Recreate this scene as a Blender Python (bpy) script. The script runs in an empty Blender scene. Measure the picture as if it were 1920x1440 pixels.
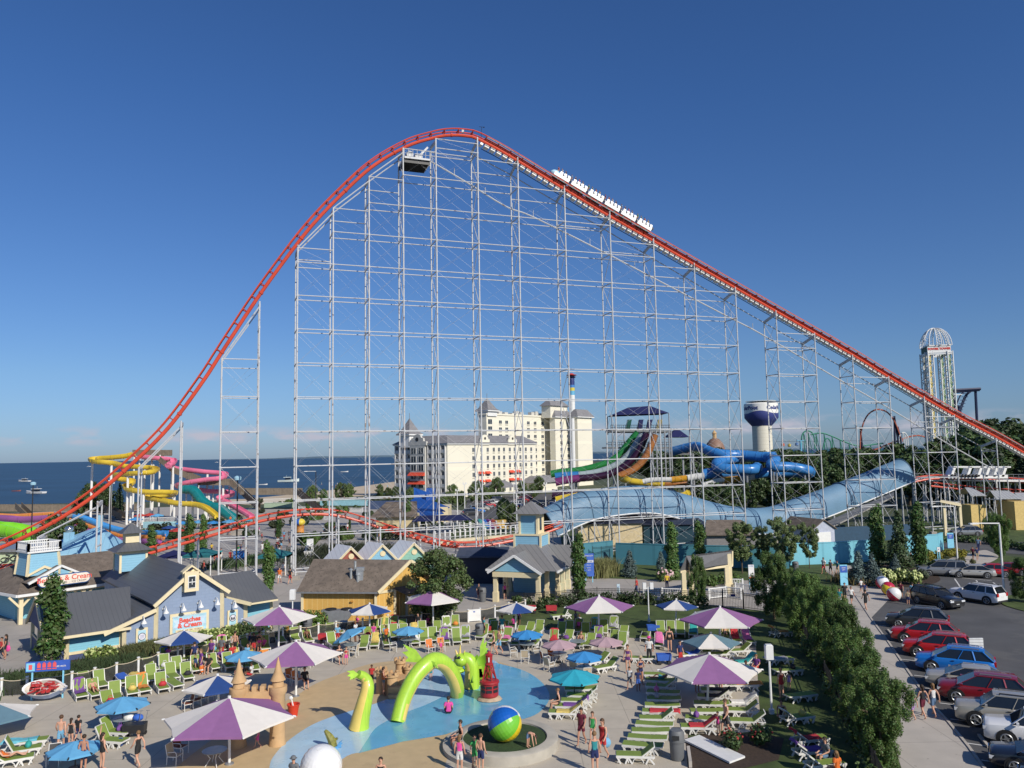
import bpy,bmesh,math,random
from mathutils import Vector,Matrix,Quaternion,noise
R=math.radians
S=bpy.context.scene
COL=S.collection
rnd=random.Random(7)
V=Vector
# -- camera, sky, sun
CAM_H=15.0;FPX=1443.0;PITCH=R(5.19);ROLL=R(1.02)
cF=V((0,math.cos(PITCH),math.sin(PITCH)))
cU0=V((0,-math.sin(PITCH),math.cos(PITCH)))
cR=V((1,0,0))*math.cos(ROLL)-cU0*math.sin(ROLL)
cU=cU0*math.cos(ROLL)+V((1,0,0))*math.sin(ROLL)
cC=V((0,0,CAM_H))
cam=bpy.data.cameras.new('camera');camo=bpy.data.objects.new('camera',cam);COL.objects.link(camo)
cam.sensor_width=36;cam.lens=36*FPX/1920;cam.clip_start=.5;cam.clip_end=90000
mm=Matrix((cR,cU,-cF)).transposed().to_4x4();mm.translation=cC
camo.matrix_world=mm
S.camera=camo
SUN_EL=R(33);SUN_AZ=(.64,-.77)
sdir=V((SUN_AZ[0]*math.cos(SUN_EL),SUN_AZ[1]*math.cos(SUN_EL),math.sin(SUN_EL))).normalized()
sl=bpy.data.lights.new('sun','SUN');sl.energy=4.7;sl.angle=R(.5);sl.color=(1,.93,.82)
so=bpy.data.objects.new('sun',sl);COL.objects.link(so);so.rotation_euler=sdir.to_track_quat('Z','Y').to_euler()
W=bpy.data.worlds.new('World');S.world=W;W.use_nodes=True
wn=W.node_tree.nodes;wl=W.node_tree.links;wn.clear()
sky=wn.new('ShaderNodeTexSky');sky.sky_type='NISHITA';sky.sun_disc=False
sky.sun_elevation=SUN_EL;sky.sun_rotation=math.atan2(SUN_AZ[0],SUN_AZ[1]);sky.altitude=0
sky.air_density=1.0;sky.dust_density=.35;sky.ozone_density=3.2
bg=wn.new('ShaderNodeBackground');bg.inputs[1].default_value=.110
wo=wn.new('ShaderNodeOutputWorld')
tc=wn.new('ShaderNodeTexCoord');sx=wn.new('ShaderNodeSeparateXYZ');wl.new(tc.outputs['Generated'],sx.inputs[0])
mp=wn.new('ShaderNodeMapping');mp.inputs['Scale'].default_value=(22,22,60);wl.new(tc.outputs['Generated'],mp.inputs[0])
nz=wn.new('ShaderNodeTexNoise');nz.inputs['Scale'].default_value=1.0;nz.inputs['Detail'].default_value=6;wl.new(mp.outputs[0],nz.inputs[0])
cr=wn.new('ShaderNodeMapRange');cr.inputs[1].default_value=.46;cr.inputs[2].default_value=.66;wl.new(nz.outputs[0],cr.inputs[0])
b1=wn.new('ShaderNodeMapRange');b1.inputs[1].default_value=.016;b1.inputs[2].default_value=.024;wl.new(sx.outputs[2],b1.inputs[0])
b2=wn.new('ShaderNodeMapRange');b2.inputs[1].default_value=.042;b2.inputs[2].default_value=.03;wl.new(sx.outputs[2],b2.inputs[0])
m1=wn.new('ShaderNodeMath');m1.operation='MULTIPLY';wl.new(b1.outputs[0],m1.inputs[0]);wl.new(b2.outputs[0],m1.inputs[1])
m2=wn.new('ShaderNodeMath');m2.operation='MULTIPLY';wl.new(m1.outputs[0],m2.inputs[0]);wl.new(cr.outputs[0],m2.inputs[1])
m3=wn.new('ShaderNodeMath');m3.operation='MULTIPLY';m3.inputs[1].default_value=.85;wl.new(m2.outputs[0],m3.inputs[0])
mx=wn.new('ShaderNodeMix');mx.data_type='RGBA';mx.inputs[7].default_value=(4.6,4.5,5.3,1)
rp=wn.new('ShaderNodeValToRGB');rp.color_ramp.elements[0].position=0;rp.color_ramp.elements[0].color=(.37,.51,.86,1)
rp.color_ramp.elements[1].position=.42;rp.color_ramp.elements[1].color=(.35,.57,.88,1)
e_=rp.color_ramp.elements.new(.10);e_.color=(.43,.57,.80,1);wl.new(sx.outputs[2],rp.inputs[0])
tm=wn.new('ShaderNodeMix');tm.data_type='RGBA';tm.blend_type='MULTIPLY';tm.inputs[0].default_value=1;wl.new(sky.outputs[0],tm.inputs[6]);wl.new(rp.outputs[0],tm.inputs[7])
wl.new(m3.outputs[0],mx.inputs[0]);wl.new(tm.outputs[2],mx.inputs[6]);wl.new(mx.outputs[2],bg.inputs[0]);wl.new(bg.outputs[0],wo.inputs[0])
S.view_settings.view_transform='Standard';S.view_settings.look='None';S.view_settings.exposure=0;S.view_settings.gamma=1
S.render.engine='CYCLES';S.cycles.max_bounces=6;S.cycles.transparent_max_bounces=8
# -- survey: a sight line met with a known depth or height
def ray(px,py):
 d=cF*FPX+cR*(px-960)+cU*(720-py)
 return d/d.y
def at(px,py,Y):return cC+ray(px,py)*Y
def G(px,py,z=0.0):
 d=ray(px,py)
 t=(z-CAM_H)/d.z if d.z<-1e-5 else 60000
 return cC+d*t
def GX(px,py):p=G(px,py);return(p.x,p.y)
def mpp(Y):return Y/FPX
# -- materials
MATS={}
def M(name,col=(.5,.5,.5),rough=.6,metal=0,var=.12,sc=3.,bump=0.,bsc=None,spec=.5,kind=None,a=None,b=None,rand=0,trans=0,coat=0,alpha=None):
 if name in MATS:return MATS[name]
 m=bpy.data.materials.new(name);m.use_nodes=True;n=m.node_tree.nodes;l=m.node_tree.links
 p=n['Principled BSDF'];p.inputs['Roughness'].default_value=rough;p.inputs['Metallic'].default_value=metal
 p.inputs['Specular IOR Level'].default_value=spec
 if coat:p.inputs['Coat Weight'].default_value=coat;p.inputs['Coat Roughness'].default_value=.05
 t=n.new('ShaderNodeTexCoord');co=t.outputs['Object']
 c0=tuple(max(0,c*(1-var))for c in col)+(1,);c1=tuple(min(1,c*(1+var))for c in col)+(1,)
 nt=n.new('ShaderNodeTexNoise');nt.inputs['Scale'].default_value=sc;nt.inputs['Detail'].default_value=5;l.new(co,nt.inputs[0])
 mr=n.new('ShaderNodeMapRange');mr.inputs[1].default_value=.3;mr.inputs[2].default_value=.7;l.new(nt.outputs[0],mr.inputs[0])
 mx=n.new('ShaderNodeMix');mx.data_type='RGBA';mx.inputs[6].default_value=c0;mx.inputs[7].default_value=c1;l.new(mr.outputs[0],mx.inputs[0])
 out=mx.outputs[2]
 def mul(src,fac,c):
  q=n.new('ShaderNodeMix');q.data_type='RGBA';q.blend_type='MIX';l.new(fac,q.inputs[0]);l.new(src,q.inputs[6]);q.inputs[7].default_value=tuple(c)+(1,)
  return q.outputs[2]
 hgt=None
 if kind=='lines':
  mp=n.new('ShaderNodeMapping');l.new(co,mp.inputs[0])
  dp=n.new('ShaderNodeVectorMath');dp.operation='DOT_PRODUCT';dp.inputs[1].default_value=a;l.new(mp.outputs[0],dp.inputs[0])
  fr=n.new('ShaderNodeMath');fr.operation='FRACT';l.new(dp.outputs['Value'],fr.inputs[0])
  lt=n.new('ShaderNodeMath');lt.operation='LESS_THAN';lt.inputs[1].default_value=.13;l.new(fr.outputs[0],lt.inputs[0])
  out=mul(out,lt.outputs[0],b);hgt=fr.outputs[0]
 if kind=='brick':
  bt=n.new('ShaderNodeTexBrick');mp=n.new('ShaderNodeMapping');l.new(co,mp.inputs[0])
  mp.inputs['Rotation'].default_value=(a[2]if len(a)>2 else 0,0,0);l.new(mp.outputs[0],bt.inputs[0])
  bt.inputs['Scale'].default_value=a[1];bt.inputs['Row Height'].default_value=1;bt.inputs['Brick Width'].default_value=a[1]/a[0];bt.inputs['Mortar Size'].default_value=.06
  bt.inputs['Color1'].default_value=c0;bt.inputs['Color2'].default_value=c1;bt.inputs['Mortar'].default_value=tuple(b)+(1,)
  ov=n.new('ShaderNodeMix');ov.data_type='RGBA';ov.inputs[0].default_value=.65;l.new(out,ov.inputs[6]);l.new(bt.outputs[0],ov.inputs[7]);out=ov.outputs[2]
 if kind=='patch':
  n2=n.new('ShaderNodeTexNoise');n2.inputs['Scale'].default_value=a[0];n2.inputs['Detail'].default_value=7;n2.inputs['Roughness'].default_value=.65;l.new(co,n2.inputs[0])
  m2=n.new('ShaderNodeMapRange');m2.inputs[1].default_value=a[1];m2.inputs[2].default_value=a[1]+.06;l.new(n2.outputs[0],m2.inputs[0])
  out=mul(out,m2.outputs[0],b)
 if kind=='joints':
  for ax in(0,1):
   sp=n.new('ShaderNodeSeparateXYZ');l.new(co,sp.inputs[0])
   d=n.new('ShaderNodeMath');d.operation='DIVIDE';d.inputs[1].default_value=a;l.new(sp.outputs[ax],d.inputs[0])
   f=n.new('ShaderNodeMath');f.operation='FRACT';l.new(d.outputs[0],f.inputs[0])
   k=n.new('ShaderNodeMath');k.operation='LESS_THAN';k.inputs[1].default_value=.012;l.new(f.outputs[0],k.inputs[0])
   out=mul(out,k.outputs[0],b)
  n3=n.new('ShaderNodeTexNoise');n3.inputs['Scale'].default_value=.23;n3.inputs['Detail'].default_value=6;l.new(co,n3.inputs[0])
  m4=n.new('ShaderNodeMapRange');m4.inputs[1].default_value=.55;m4.inputs[2].default_value=.75;m4.inputs[4].default_value=.35;l.new(n3.outputs[0],m4.inputs[0])
  out=mul(out,m4.outputs[0],tuple(c*.72 for c in col))
  n5=n.new('ShaderNodeTexNoise');n5.inputs['Scale'].default_value=2.6;n5.inputs['Detail'].default_value=3;l.new(co,n5.inputs[0])
  m5=n.new('ShaderNodeMapRange');m5.inputs[1].default_value=.69;m5.inputs[2].default_value=.72;m5.inputs[4].default_value=.45;l.new(n5.outputs[0],m5.inputs[0])
  out=mul(out,m5.outputs[0],tuple(c*.45 for c in col))
 if rand:
  g=n.new('ShaderNodeNewGeometry');oi=n.new('ShaderNodeObjectInfo')
  ad=n.new('ShaderNodeMath');ad.operation='ADD';l.new(g.outputs['Random Per Island'],ad.inputs[0]);l.new(oi.outputs['Random'],ad.inputs[1])
  hs=n.new('ShaderNodeHueSaturation');l.new(out,hs.inputs['Color'])
  q=n.new('ShaderNodeMapRange');q.inputs[2].default_value=2;q.inputs[3].default_value=1-rand;q.inputs[4].default_value=1+rand;l.new(ad.outputs[0],q.inputs[0]);l.new(q.outputs[0],hs.inputs['Value'])
  q2=n.new('ShaderNodeMapRange');q2.inputs[3].default_value=.5-.035*min(1,rand*2);q2.inputs[4].default_value=.5+.03*min(1,rand*2);l.new(g.outputs['Random Per Island'],q2.inputs[0]);l.new(q2.outputs[0],hs.inputs['Hue'])
  out=hs.outputs[0]
 l.new(out,p.inputs['Base Color'])
 if bump:
  bn=n.new('ShaderNodeTexNoise');bn.inputs['Scale'].default_value=bsc or sc*6;bn.inputs['Detail'].default_value=6;l.new(co,bn.inputs[0])
  bp=n.new('ShaderNodeBump');bp.inputs['Strength'].default_value=bump;bp.inputs['Distance'].default_value=.05
  l.new(bn.outputs[0],bp.inputs['Height']);l.new(bp.outputs[0],p.inputs['Normal'])
 if trans:
  tr=n.new('ShaderNodeBsdfTranslucent');l.new(out,tr.inputs[0]);ms=n.new('ShaderNodeMixShader');ms.inputs[0].default_value=trans
  l.new(p.outputs[0],ms.inputs[1]);l.new(tr.outputs[0],ms.inputs[2]);l.new(ms.outputs[0],n['Material Output'].inputs[0])
 if alpha is not None:
  tp=n.new('ShaderNodeBsdfTransparent');ms=n.new('ShaderNodeMixShader');ms.inputs[0].default_value=alpha
  l.new(tp.outputs[0],ms.inputs[1]);l.new(p.outputs[0],ms.inputs[2]);l.new(ms.outputs[0],n['Material Output'].inputs[0])
 MATS[name]=m
 return m
 # -- mesh builder
def frame(d):
 d=d.normalized();u=V((0,0,1))if abs(d.z)<.95 else V((0,1,0))
 x=d.cross(u).normalized();return x,x.cross(d).normalized()
class MB:
 def __init__(s,T=None):s.v=[];s.f=[];s.m=[];s.s=[];s.T=T
 def add(s,vs,fs,mi=0,sm=False):
  o=len(s.v)
  s.v+=[s.T@V(v)for v in vs]if s.T else[V(v)for v in vs]
  for f in fs:s.f.append(tuple(i+o for i in f));s.m.append(mi);s.s.append(sm)
 def box(s,c,d,mi=0,rz=0,rot=None,taper=1.):
  x,y,z=d[0]/2,d[1]/2,d[2]/2;t=taper
  vs=[V(p)for p in((-x,-y,-z),(x,-y,-z),(x,y,-z),(-x,y,-z),(-x*t,-y*t,z),(x*t,-y*t,z),(x*t,y*t,z),(-x*t,y*t,z))]
  m=rot if rot is not None else Matrix.Rotation(rz,3,'Z')
  s.add([m@v+V(c)for v in vs],[(3,2,1,0),(4,5,6,7),(0,1,5,4),(1,2,6,5),(2,3,7,6),(3,0,4,7)],mi)
 def bar(s,p,q,w,h=None,mi=0):
  p=V(p);q=V(q);d=q-p
  if d.length<1e-6:return
  x,y=frame(d);h=h or w;x=x*w/2;y=y*h/2
  vs=[p-x-y,p+x-y,p+x+y,p-x+y,q-x-y,q+x-y,q+x+y,q-x+y]
  s.add(vs,[(0,1,2,3),(7,6,5,4),(0,4,5,1),(1,5,6,2),(2,6,7,3),(3,7,4,0)],mi)
 def tube(s,p,q,r,n=6,r2=None,mi=0,cap=True):
  p=V(p);q=V(q);d=q-p
  if d.length<1e-6:return
  x,y=frame(d);r2=r if r2 is None else r2;vs=[]
  for c,rr in((p,r),(q,r2)):
   for i in range(n):a=2*math.pi*i/n;vs.append(c+x*math.cos(a)*rr+y*math.sin(a)*rr)
  fs=[(i,i+n,(i+1)%n+n,(i+1)%n)for i in range(n)]
  s.add(vs,fs,mi,n>4)
  if cap:s.add(vs,[tuple(range(n)),tuple(range(2*n-1,n-1,-1))],mi)
 def path(s,pts,r,n=6,mi=0,rad=None,cap=True,closed=False):
  pts=[V(p)for p in pts];k=len(pts);vs=[];x=None
  for i,p in enumerate(pts):
   if closed:d=pts[(i+1)%k]-pts[i-1]
   else:d=pts[min(i+1,k-1)]-pts[max(i-1,0)]
   if d.length<1e-9:d=V((0,0,1))
   d.normalize()
   if x is None:x=frame(d)[0]
   x=(x-d*x.dot(d));x=frame(d)[0]if x.length<1e-5 else x.normalized()
   y=d.cross(x);rr=rad[i]if rad else r
   for j in range(n):a=2*math.pi*j/n;vs.append(p+x*math.cos(a)*rr+y*math.sin(a)*rr)
  fs=[]
  for i in range(k if closed else k-1):
   a=i*n;b=(i+1)%k*n
   for j in range(n):fs.append((a+j,a+(j+1)%n,b+(j+1)%n,b+j))
  s.add(vs,fs,mi,True)
  if cap and not closed:s.add(vs[:n],[tuple(range(n-1,-1,-1))],mi);s.add(vs[-n:],[tuple(range(n))],mi)
 def sweep(s,prof,pts,mi=0,sm=True,closed=False,up=V((0,0,1)),cap=False,scale=None):
  pts=[V(p)for p in pts];k=len(pts);n=len(prof);vs=[]
  for i,p in enumerate(pts):
   d=(pts[min(i+1,k-1)]-pts[max(i-1,0)]).normalized()
   x=d.cross(up).normalized();y=x.cross(d);q=scale[i]if scale else 1
   for a,b in prof:vs.append(p+x*a*q+y*b*q)
  fs=[]
  for i in range(k-1):
   for j in range(n if closed else n-1):
    a=i*n+j;b=i*n+(j+1)%n;fs.append((a,b,b+n,a+n))
  s.add(vs,fs,mi,sm)
  if cap and closed:s.add(vs[:n],[tuple(range(n-1,-1,-1))],mi);s.add(vs[-n:],[tuple(range(n))],mi)
 def lathe(s,prof,n=16,c=(0,0,0),mi=0,sm=True,a0=0.,arc=2*math.pi):
  c=V(c);vs=[];full=arc>6.28;m=n if full else n+1
  for r,z in prof:
   for j in range(m):a=a0+arc*j/n;vs.append(c+V((r*math.cos(a),r*math.sin(a),z)))
  fs=[]
  for i in range(len(prof)-1):
   for j in range(n):a=i*m+j;b=i*m+(j+1)%m;fs.append((a,b,b+m,a+m))
  s.add(vs,fs,mi,sm)
  if full:
   if prof[0][0]>1e-4:s.add(vs[:m],[tuple(range(m-1,-1,-1))],mi)
   if prof[-1][0]>1e-4:s.add(vs[-m:],[tuple(range(m))],mi)
 def ball(s,c,r,sc=(1,1,1),n=12,k=8,mi=0,rot=None,mif=None):
  vs=[];fs=[];c=V(c)
  for i in range(k+1):
   t=math.pi*i/k
   for j in range(n):
    a=2*math.pi*j/n
    p=V((math.sin(t)*math.cos(a)*r*sc[0],math.sin(t)*math.sin(a)*r*sc[1],math.cos(t)*r*sc[2]))
    vs.append(c+(rot@p if rot is not None else p))
  for i in range(k):
   for j in range(n):
    f=(i*n+j,(i+1)*n+j,(i+1)*n+(j+1)%n,i*n+(j+1)%n)
    if mif:s.add([vs[q]for q in f],[(0,1,2,3)],mif(i,j),True)
    else:fs.append(f)
  if fs:s.add(vs,fs,mi,True)
 def poly(s,pts,mi=0):s.add(pts,[tuple(range(len(pts)))],mi)
 def slab(s,pts,off,mi=0,mi2=None):
  off=V(off);pts=[V(p)for p in pts];n=len(pts)
  vs=pts+[p+off for p in pts]
  s.add(vs,[tuple(range(n))],mi if mi2 is None else mi2);s.add(vs,[tuple(range(2*n-1,n-1,-1))],mi)
  s.add(vs,[(i,i+n,(i+1)%n+n,(i+1)%n)for i in range(n)],mi)
 def prism(s,xy,z0,z1,mi=0):s.slab([(x,y,z1)for x,y in xy],(0,0,z0-z1),mi)
 def build(s,name,mats,parent=None,loc=None,rz=0,fix=False):
  me=bpy.data.meshes.new(name);me.from_pydata(s.v,[],s.f)
  if not isinstance(mats,(list,tuple)):mats=[mats]
  for m in mats:me.materials.append(m)
  me.polygons.foreach_set('material_index',s.m);me.polygons.foreach_set('use_smooth',s.s)
  if fix:
   bm=bmesh.new();bm.from_mesh(me);bmesh.ops.remove_doubles(bm,verts=bm.verts,dist=1e-4);bmesh.ops.recalc_face_normals(bm,faces=bm.faces);bm.to_mesh(me);bm.free()
  if True in s.s:me.set_sharp_from_angle(angle=R(38))
  me.update()
  o=bpy.data.objects.new(name,me);COL.objects.link(o)
  if parent:o.parent=parent
  if loc is not None:o.location=loc
  if rz:o.rotation_euler.z=rz
  return o
def tag(o,label=None,cat=None,group=None,kind=None):
 if label:o['label']=label
 if cat:o['category']=cat
 if group:o['group']=group
 if kind:o['kind']=kind
 return o
def thing(name,label,cat,loc=(0,0,0),rz=0,group=None,kind=None):
 o=bpy.data.objects.new(name,None);COL.objects.link(o);o.location=loc;o.rotation_euler.z=rz;o.empty_display_size=.2
 return tag(o,label,cat,group,kind)
def copy_tree(o,parent=None):
 c=o.copy();COL.objects.link(c)
 if parent:c.parent=parent;c.matrix_parent_inverse=o.matrix_parent_inverse
 for ch in list(o.children):copy_tree(ch,c)
 return c
def dup(o,loc,rz=0,label=None,group=None,scale=None):
 c=copy_tree(o);c.location=loc;c.rotation_euler=(0,0,rz)
 if label:c['label']=label
 if group:c['group']=group
 if scale:c.scale=(scale,)*3 if not isinstance(scale,tuple)else scale
 return c
def text_geo(txt,size,bold=0.,align='CENTER',ext=.0,spacing=1.):
 cu=bpy.data.curves.new('t','FONT');cu.body=txt;cu.size=size;cu.align_x=align;cu.align_y='CENTER';cu.offset=bold;cu.extrude=ext;cu.space_character=spacing;cu.resolution_u=3
 o=bpy.data.objects.new('t',cu);COL.objects.link(o)
 dg=bpy.context.evaluated_depsgraph_get();me=o.evaluated_get(dg).to_mesh()
 vs=[v.co.copy()for v in me.vertices];fs=[tuple(p.vertices)for p in me.polygons]
 bpy.data.objects.remove(o);bpy.data.curves.remove(cu)
 return vs,fs
def text_on(mb,txt,size,c,right,up,mi=0,bold=0.,ext=.0):
 vs,fs=text_geo(txt,size,bold,ext=ext);c=V(c);right=V(right);up=V(up);nn=right.cross(up)
 mb.add([c+right*v.x+up*v.y+nn*v.z for v in vs],fs,mi)
def smoothpts(pts,k=6):
 pts=[V(p)for p in pts];out=[]
 for i in range(len(pts)-1):
  p0=pts[max(i-1,0)];p1=pts[i];p2=pts[i+1];p3=pts[min(i+2,len(pts)-1)]
  for j in range(k):
   t=j/k
   out.append(.5*((2*p1)+(p2-p0)*t+(2*p0-5*p1+4*p2-p3)*t*t+(3*p1-p0-3*p2+p3)*t**3))
 out.append(pts[-1]);return out
def even(pts,step):
 out=[pts[0].copy()];need=step
 for a,b in zip(pts,pts[1:]):
  L=(b-a).length;pos=0
  while L-pos>=need:pos+=need;out.append(a.lerp(b,pos/L));need=step
  need-=L-pos
 return out
ORD=['first','second','third','fourth','fifth','sixth','seventh','eighth','ninth','tenth','eleventh','twelfth','thirteenth','fourteenth','fifteenth','sixteenth','seventeenth','eighteenth','nineteenth','twentieth']+[f'{i}th' if i%10 not in(1,2,3)else f'{i}'+{1:'st',2:'nd',3:'rd'}[i%10]for i in range(21,80)]
def wet(m,lo,hi,sc):
 n=m.node_tree.nodes;l=m.node_tree.links;t=n.new('ShaderNodeTexCoord');z=n.new('ShaderNodeTexNoise');z.inputs['Scale'].default_value=sc;z.inputs['Detail'].default_value=4;l.new(t.outputs['Object'],z.inputs[0])
 q=n.new('ShaderNodeMapRange');q.inputs[1].default_value=.45;q.inputs[2].default_value=.58;q.inputs[3].default_value=lo;q.inputs[4].default_value=hi;l.new(z.outputs[0],q.inputs[0]);l.new(q.outputs[0],n['Principled BSDF'].inputs['Roughness']);return m
WHITE=M('white_paint',(.72,.72,.70),.45,var=.06)
STEEL_W=M('white_steel',(.50,.51,.52),.5,var=.05,kind='patch',a=(1.1,.585),b=(.27,.21,.17))
RED=M('track_red',(.56,.068,.032),.42,var=.12,sc=.6)
DARK=M('dark_metal',(.02,.02,.022),.5,var=.2)
GREYM=M('grey_metal',(.32,.33,.34),.4,.5,var=.12)
CREAM=M('cream_trim',(.70,.60,.38),.55,var=.05)
GLASS=M('window_glass',(.035,.045,.055),.08,var=.3,spec=.7)
TRUNK=M('bark',(.10,.075,.05),.9,var=.3,bump=.4)
# -- ground sheets (structure)
CONC=M('deck_concrete',(.46,.41,.33),.85,var=.07,sc=.9,bump=.12,bsc=14,kind='joints',a=3.1,b=(.30,.27,.22))
PAVE=M('midway_paving',(.37,.34,.30),.85,var=.1,sc=.35,bump=.1,bsc=10,kind='joints',a=4.3,b=(.24,.22,.2))
WALK=M('sidewalk_concrete',(.44,.40,.35),.85,var=.07,sc=.8,bump=.12,bsc=14,kind='joints',a=3.7,b=(.29,.26,.23))
ASPH=M('asphalt',(.085,.085,.086),.85,var=.16,sc=.35,bump=.25,bsc=30,kind='patch',a=(.22,.56),b=(.105,.104,.10))
GRASS=M('lawn_grass',(.055,.085,.018),.95,var=.35,sc=.7,bump=.5,bsc=40,kind='patch',a=(.35,.58),b=(.075,.095,.026))
SANDC=M('sand_coloured_rubber',(.51,.38,.21),.7,var=.07,sc=1.5,bump=.05,kind='patch',a=(.5,.6),b=(.46,.34,.19))
PALE=M('pale_blue_rubber',(.39,.57,.69),.5,var=.06,sc=1.2,kind='patch',a=(.8,.57),b=(.34,.52,.64));wet(PALE,.12,.5,.35)
BLUE=M('mid_blue_rubber',(.13,.38,.55),.32,var=.08,sc=.9,kind='patch',a=(.6,.57),b=(.11,.34,.50));wet(BLUE,.07,.45,.3)
BEACH=M('beach_sand',(.52,.42,.29),.95,var=.08,sc=.2,bump=.2)
LAND=M('distant_land',(.055,.07,.03),.95,var=.3,sc=.03)
MULCH=M('mulch',(.045,.028,.018),.95,var=.3,sc=6,bump=.5)
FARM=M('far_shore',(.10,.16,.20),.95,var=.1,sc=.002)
PAINT=M('white_line_paint',(.62,.61,.58),.7,var=.15,sc=2)
LAKE=M('lake_water',(.011,.034,.066),.35,var=.45,sc=.012,bump=.9,bsc=.35,spec=.06)
SHEETN=[0]
def sheet(name,pts,mat,z,mb=None):
 b=MB();b.poly([(x,y,z)for x,y in pts]);o=b.build(name,mat);o['kind']='structure'
 if o.data.polygons[0].normal.z<0:o.data.flip_normals()
 return o
def px(*ps):return[GX(*p)for p in ps]
def curve2(ps,k=5):
 return[(p.x,p.y)for p in smoothpts([(a,b,0)for a,b in ps],k)]
far=60000
w=MB();w.poly([(-far,-200,-1.2),(far,-200,-1.2),(far,far,-1.2),(-far,far,-1.2)]);tag(w.build('lake',LAKE),kind='structure')
shore=[(-600,150),(-330,215)]+px((0,946),(100,944),(300,940),(460,936),(560,926),(640,917),(735,904))+[(-70,600),(-30,900),(200,1500),(900,2600),(3000,4000)]
sheet('ground',[(-600,-60),(-600,150)]+shore[1:]+[(3000,-60)],LAND,-.03)
b=MB()
ps=[]
for i in range(70):
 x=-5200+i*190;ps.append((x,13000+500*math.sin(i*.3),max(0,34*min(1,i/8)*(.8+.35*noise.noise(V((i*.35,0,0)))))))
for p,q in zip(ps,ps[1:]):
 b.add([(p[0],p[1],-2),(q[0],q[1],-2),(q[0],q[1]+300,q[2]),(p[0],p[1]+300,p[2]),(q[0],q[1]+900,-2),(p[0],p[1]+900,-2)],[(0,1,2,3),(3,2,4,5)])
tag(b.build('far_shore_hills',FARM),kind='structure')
sheet('beach',px((380,937),(460,935.5),(560,925.6),(640,916.6),(735,903.6))+[(-50,480),(-40,420),(-45,330)]+px((735,925),(560,940),(470,947)),BEACH,-.024)
sheet('midway_pavement',px((-500,1240),(-500,985),(-60,965),(330,950),(560,955),(760,948),(900,960),(1050,1000),(1060,1065),(1180,1085),(1400,1088),(1500,1086),(1560,1062),(1700,1066),(1620,1160),(1500,1150),(940,1180),(600,1200),(250,1300),(-300,1420)),PAVE,-.012)
sheet('hotel_parking_lot',px((840,990),(870,955),(880,933),(1000,925),(1140,930),(1250,960),(1150,985),(1040,990),(940,1000)),ASPH,-.008)
sheet('go_kart_lawn',px((840,1015),(850,985),(1010,985),(1010,1010)),GRASS,-.006)
sheet('coaster_lawn',px((1060,1064),(1050,990),(1320,980),(1560,1000),(1900,960),(2100,1000),(2000,1030),(1780,1040),(1560,1058),(1470,1064),(1300,1084),(1130,1084)),GRASS,-.006)
road=sheet('service_road',px((1740,1026),(1760,1010),(2200,1028),(2200,1062)),ASPH,-.002)
sheet('grass_verge',px((1780,1062),(1800,1034),(2150,1066),(2150,1130),(1880,1082)),GRASS,0)
sheet('park_path',curve2(px((1745,1062),(1790,1044),(1840,1032),(1856,1034),(1872,1043),(1862,1052),(1835,1062),(1800,1072))),WALK,.004)
sheet('car_park',px((1600,1110),(1700,1055),(1780,1060),(1890,1083),(2200,1130),(2900,1350),(2900,1700),(1900,1700),(1838,1440),(1632,1160)),ASPH,-.004)
sheet('car_park_verge',curve2(px((1925,1112),(1890,1118),(1878,1128),(1890,1138),(1960,1155),(2100,1180))),GRASS,.06)
deck_edge=px((-500,1460),(-200,1365),(-60,1330),(0,1306),(45,1304),(130,1287),(210,1249),(330,1213),(430,1188),(560,1182),(690,1164),(820,1158),(900,1163),(930,1170),(985,1180),(1165,1186),(1180,1196),(1300,1200),(1417,1202),(1420,1260),(1423,1315),(1428,1370),(1370,1376),(1290,1376),(1290,1440),(1300,1560),(1320,1800),(-700,1900))
sheet('pool_deck',deck_edge,CONC,.004)
sheet('pool_lawn',px((940,1172),(930,1140),(1000,1128),(1180,1120),(1480,1150),(1510,1180),(1640,1440),(1740,1700),(1330,1900),(1295,1560),(1285,1380),(1425,1370),(1416,1205),(1180,1200),(980,1185)),GRASS,0)
sheet('fence_bank',px((1480,1150),(1500,1080),(1540,1065),(1575,1090),(1602,1160),(1640,1280),(1690,1440),(1800,1750),(1745,1705),(1640,1440),(1510,1180)),GRASS,-.002)
sheet('sidewalk',px((1540,1062),(1640,1058),(1690,1100),(1632,1160),(1665,1205),(1702,1260),(1740,1315),(1777,1355),(1815,1402),(1840,1437),(2060,1700),(1900,1800),(1690,1440),(1640,1280),(1602,1160),(1575,1090)),WALK,.008)
sheet('mulch_bed',px((1285,1385),(1330,1374),(1370,1378),(1425,1374),(1470,1385),(1460,1425),(1400,1440),(1290,1445)),MULCH,.012)
sheet('shop_planting_bed',px((40,1305),(20,1270),(120,1240),(235,1224),(450,1180),(455,1190),(330,1218),(210,1252)),MULCH,.010)
sheet('splash_pad_sand',curve2(px((250,1520),(330,1440),(400,1385),(470,1342),(545,1310),(592,1282),(640,1263),(690,1246),(742,1239),(800,1236),(870,1234),(930,1240),(985,1260),(1012,1280),(1024,1310),(960,1345),(900,1375),(860,1395),(840,1420),(830,1460),(800,1600),(500,1700))),SANDC,.008)
sheet('splash_pad_pale',curve2(px((500,1480),(505,1440),(512,1420),(537,1392),(580,1362),(620,1345),(655,1334),(705,1319),(752,1300),(780,1285),(787,1265),(797,1252),(820,1240),(852,1237),(930,1240),(950,1300),(900,1360),(770,1385),(690,1408),(640,1425),(560,1520))),PALE,.012)
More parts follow.
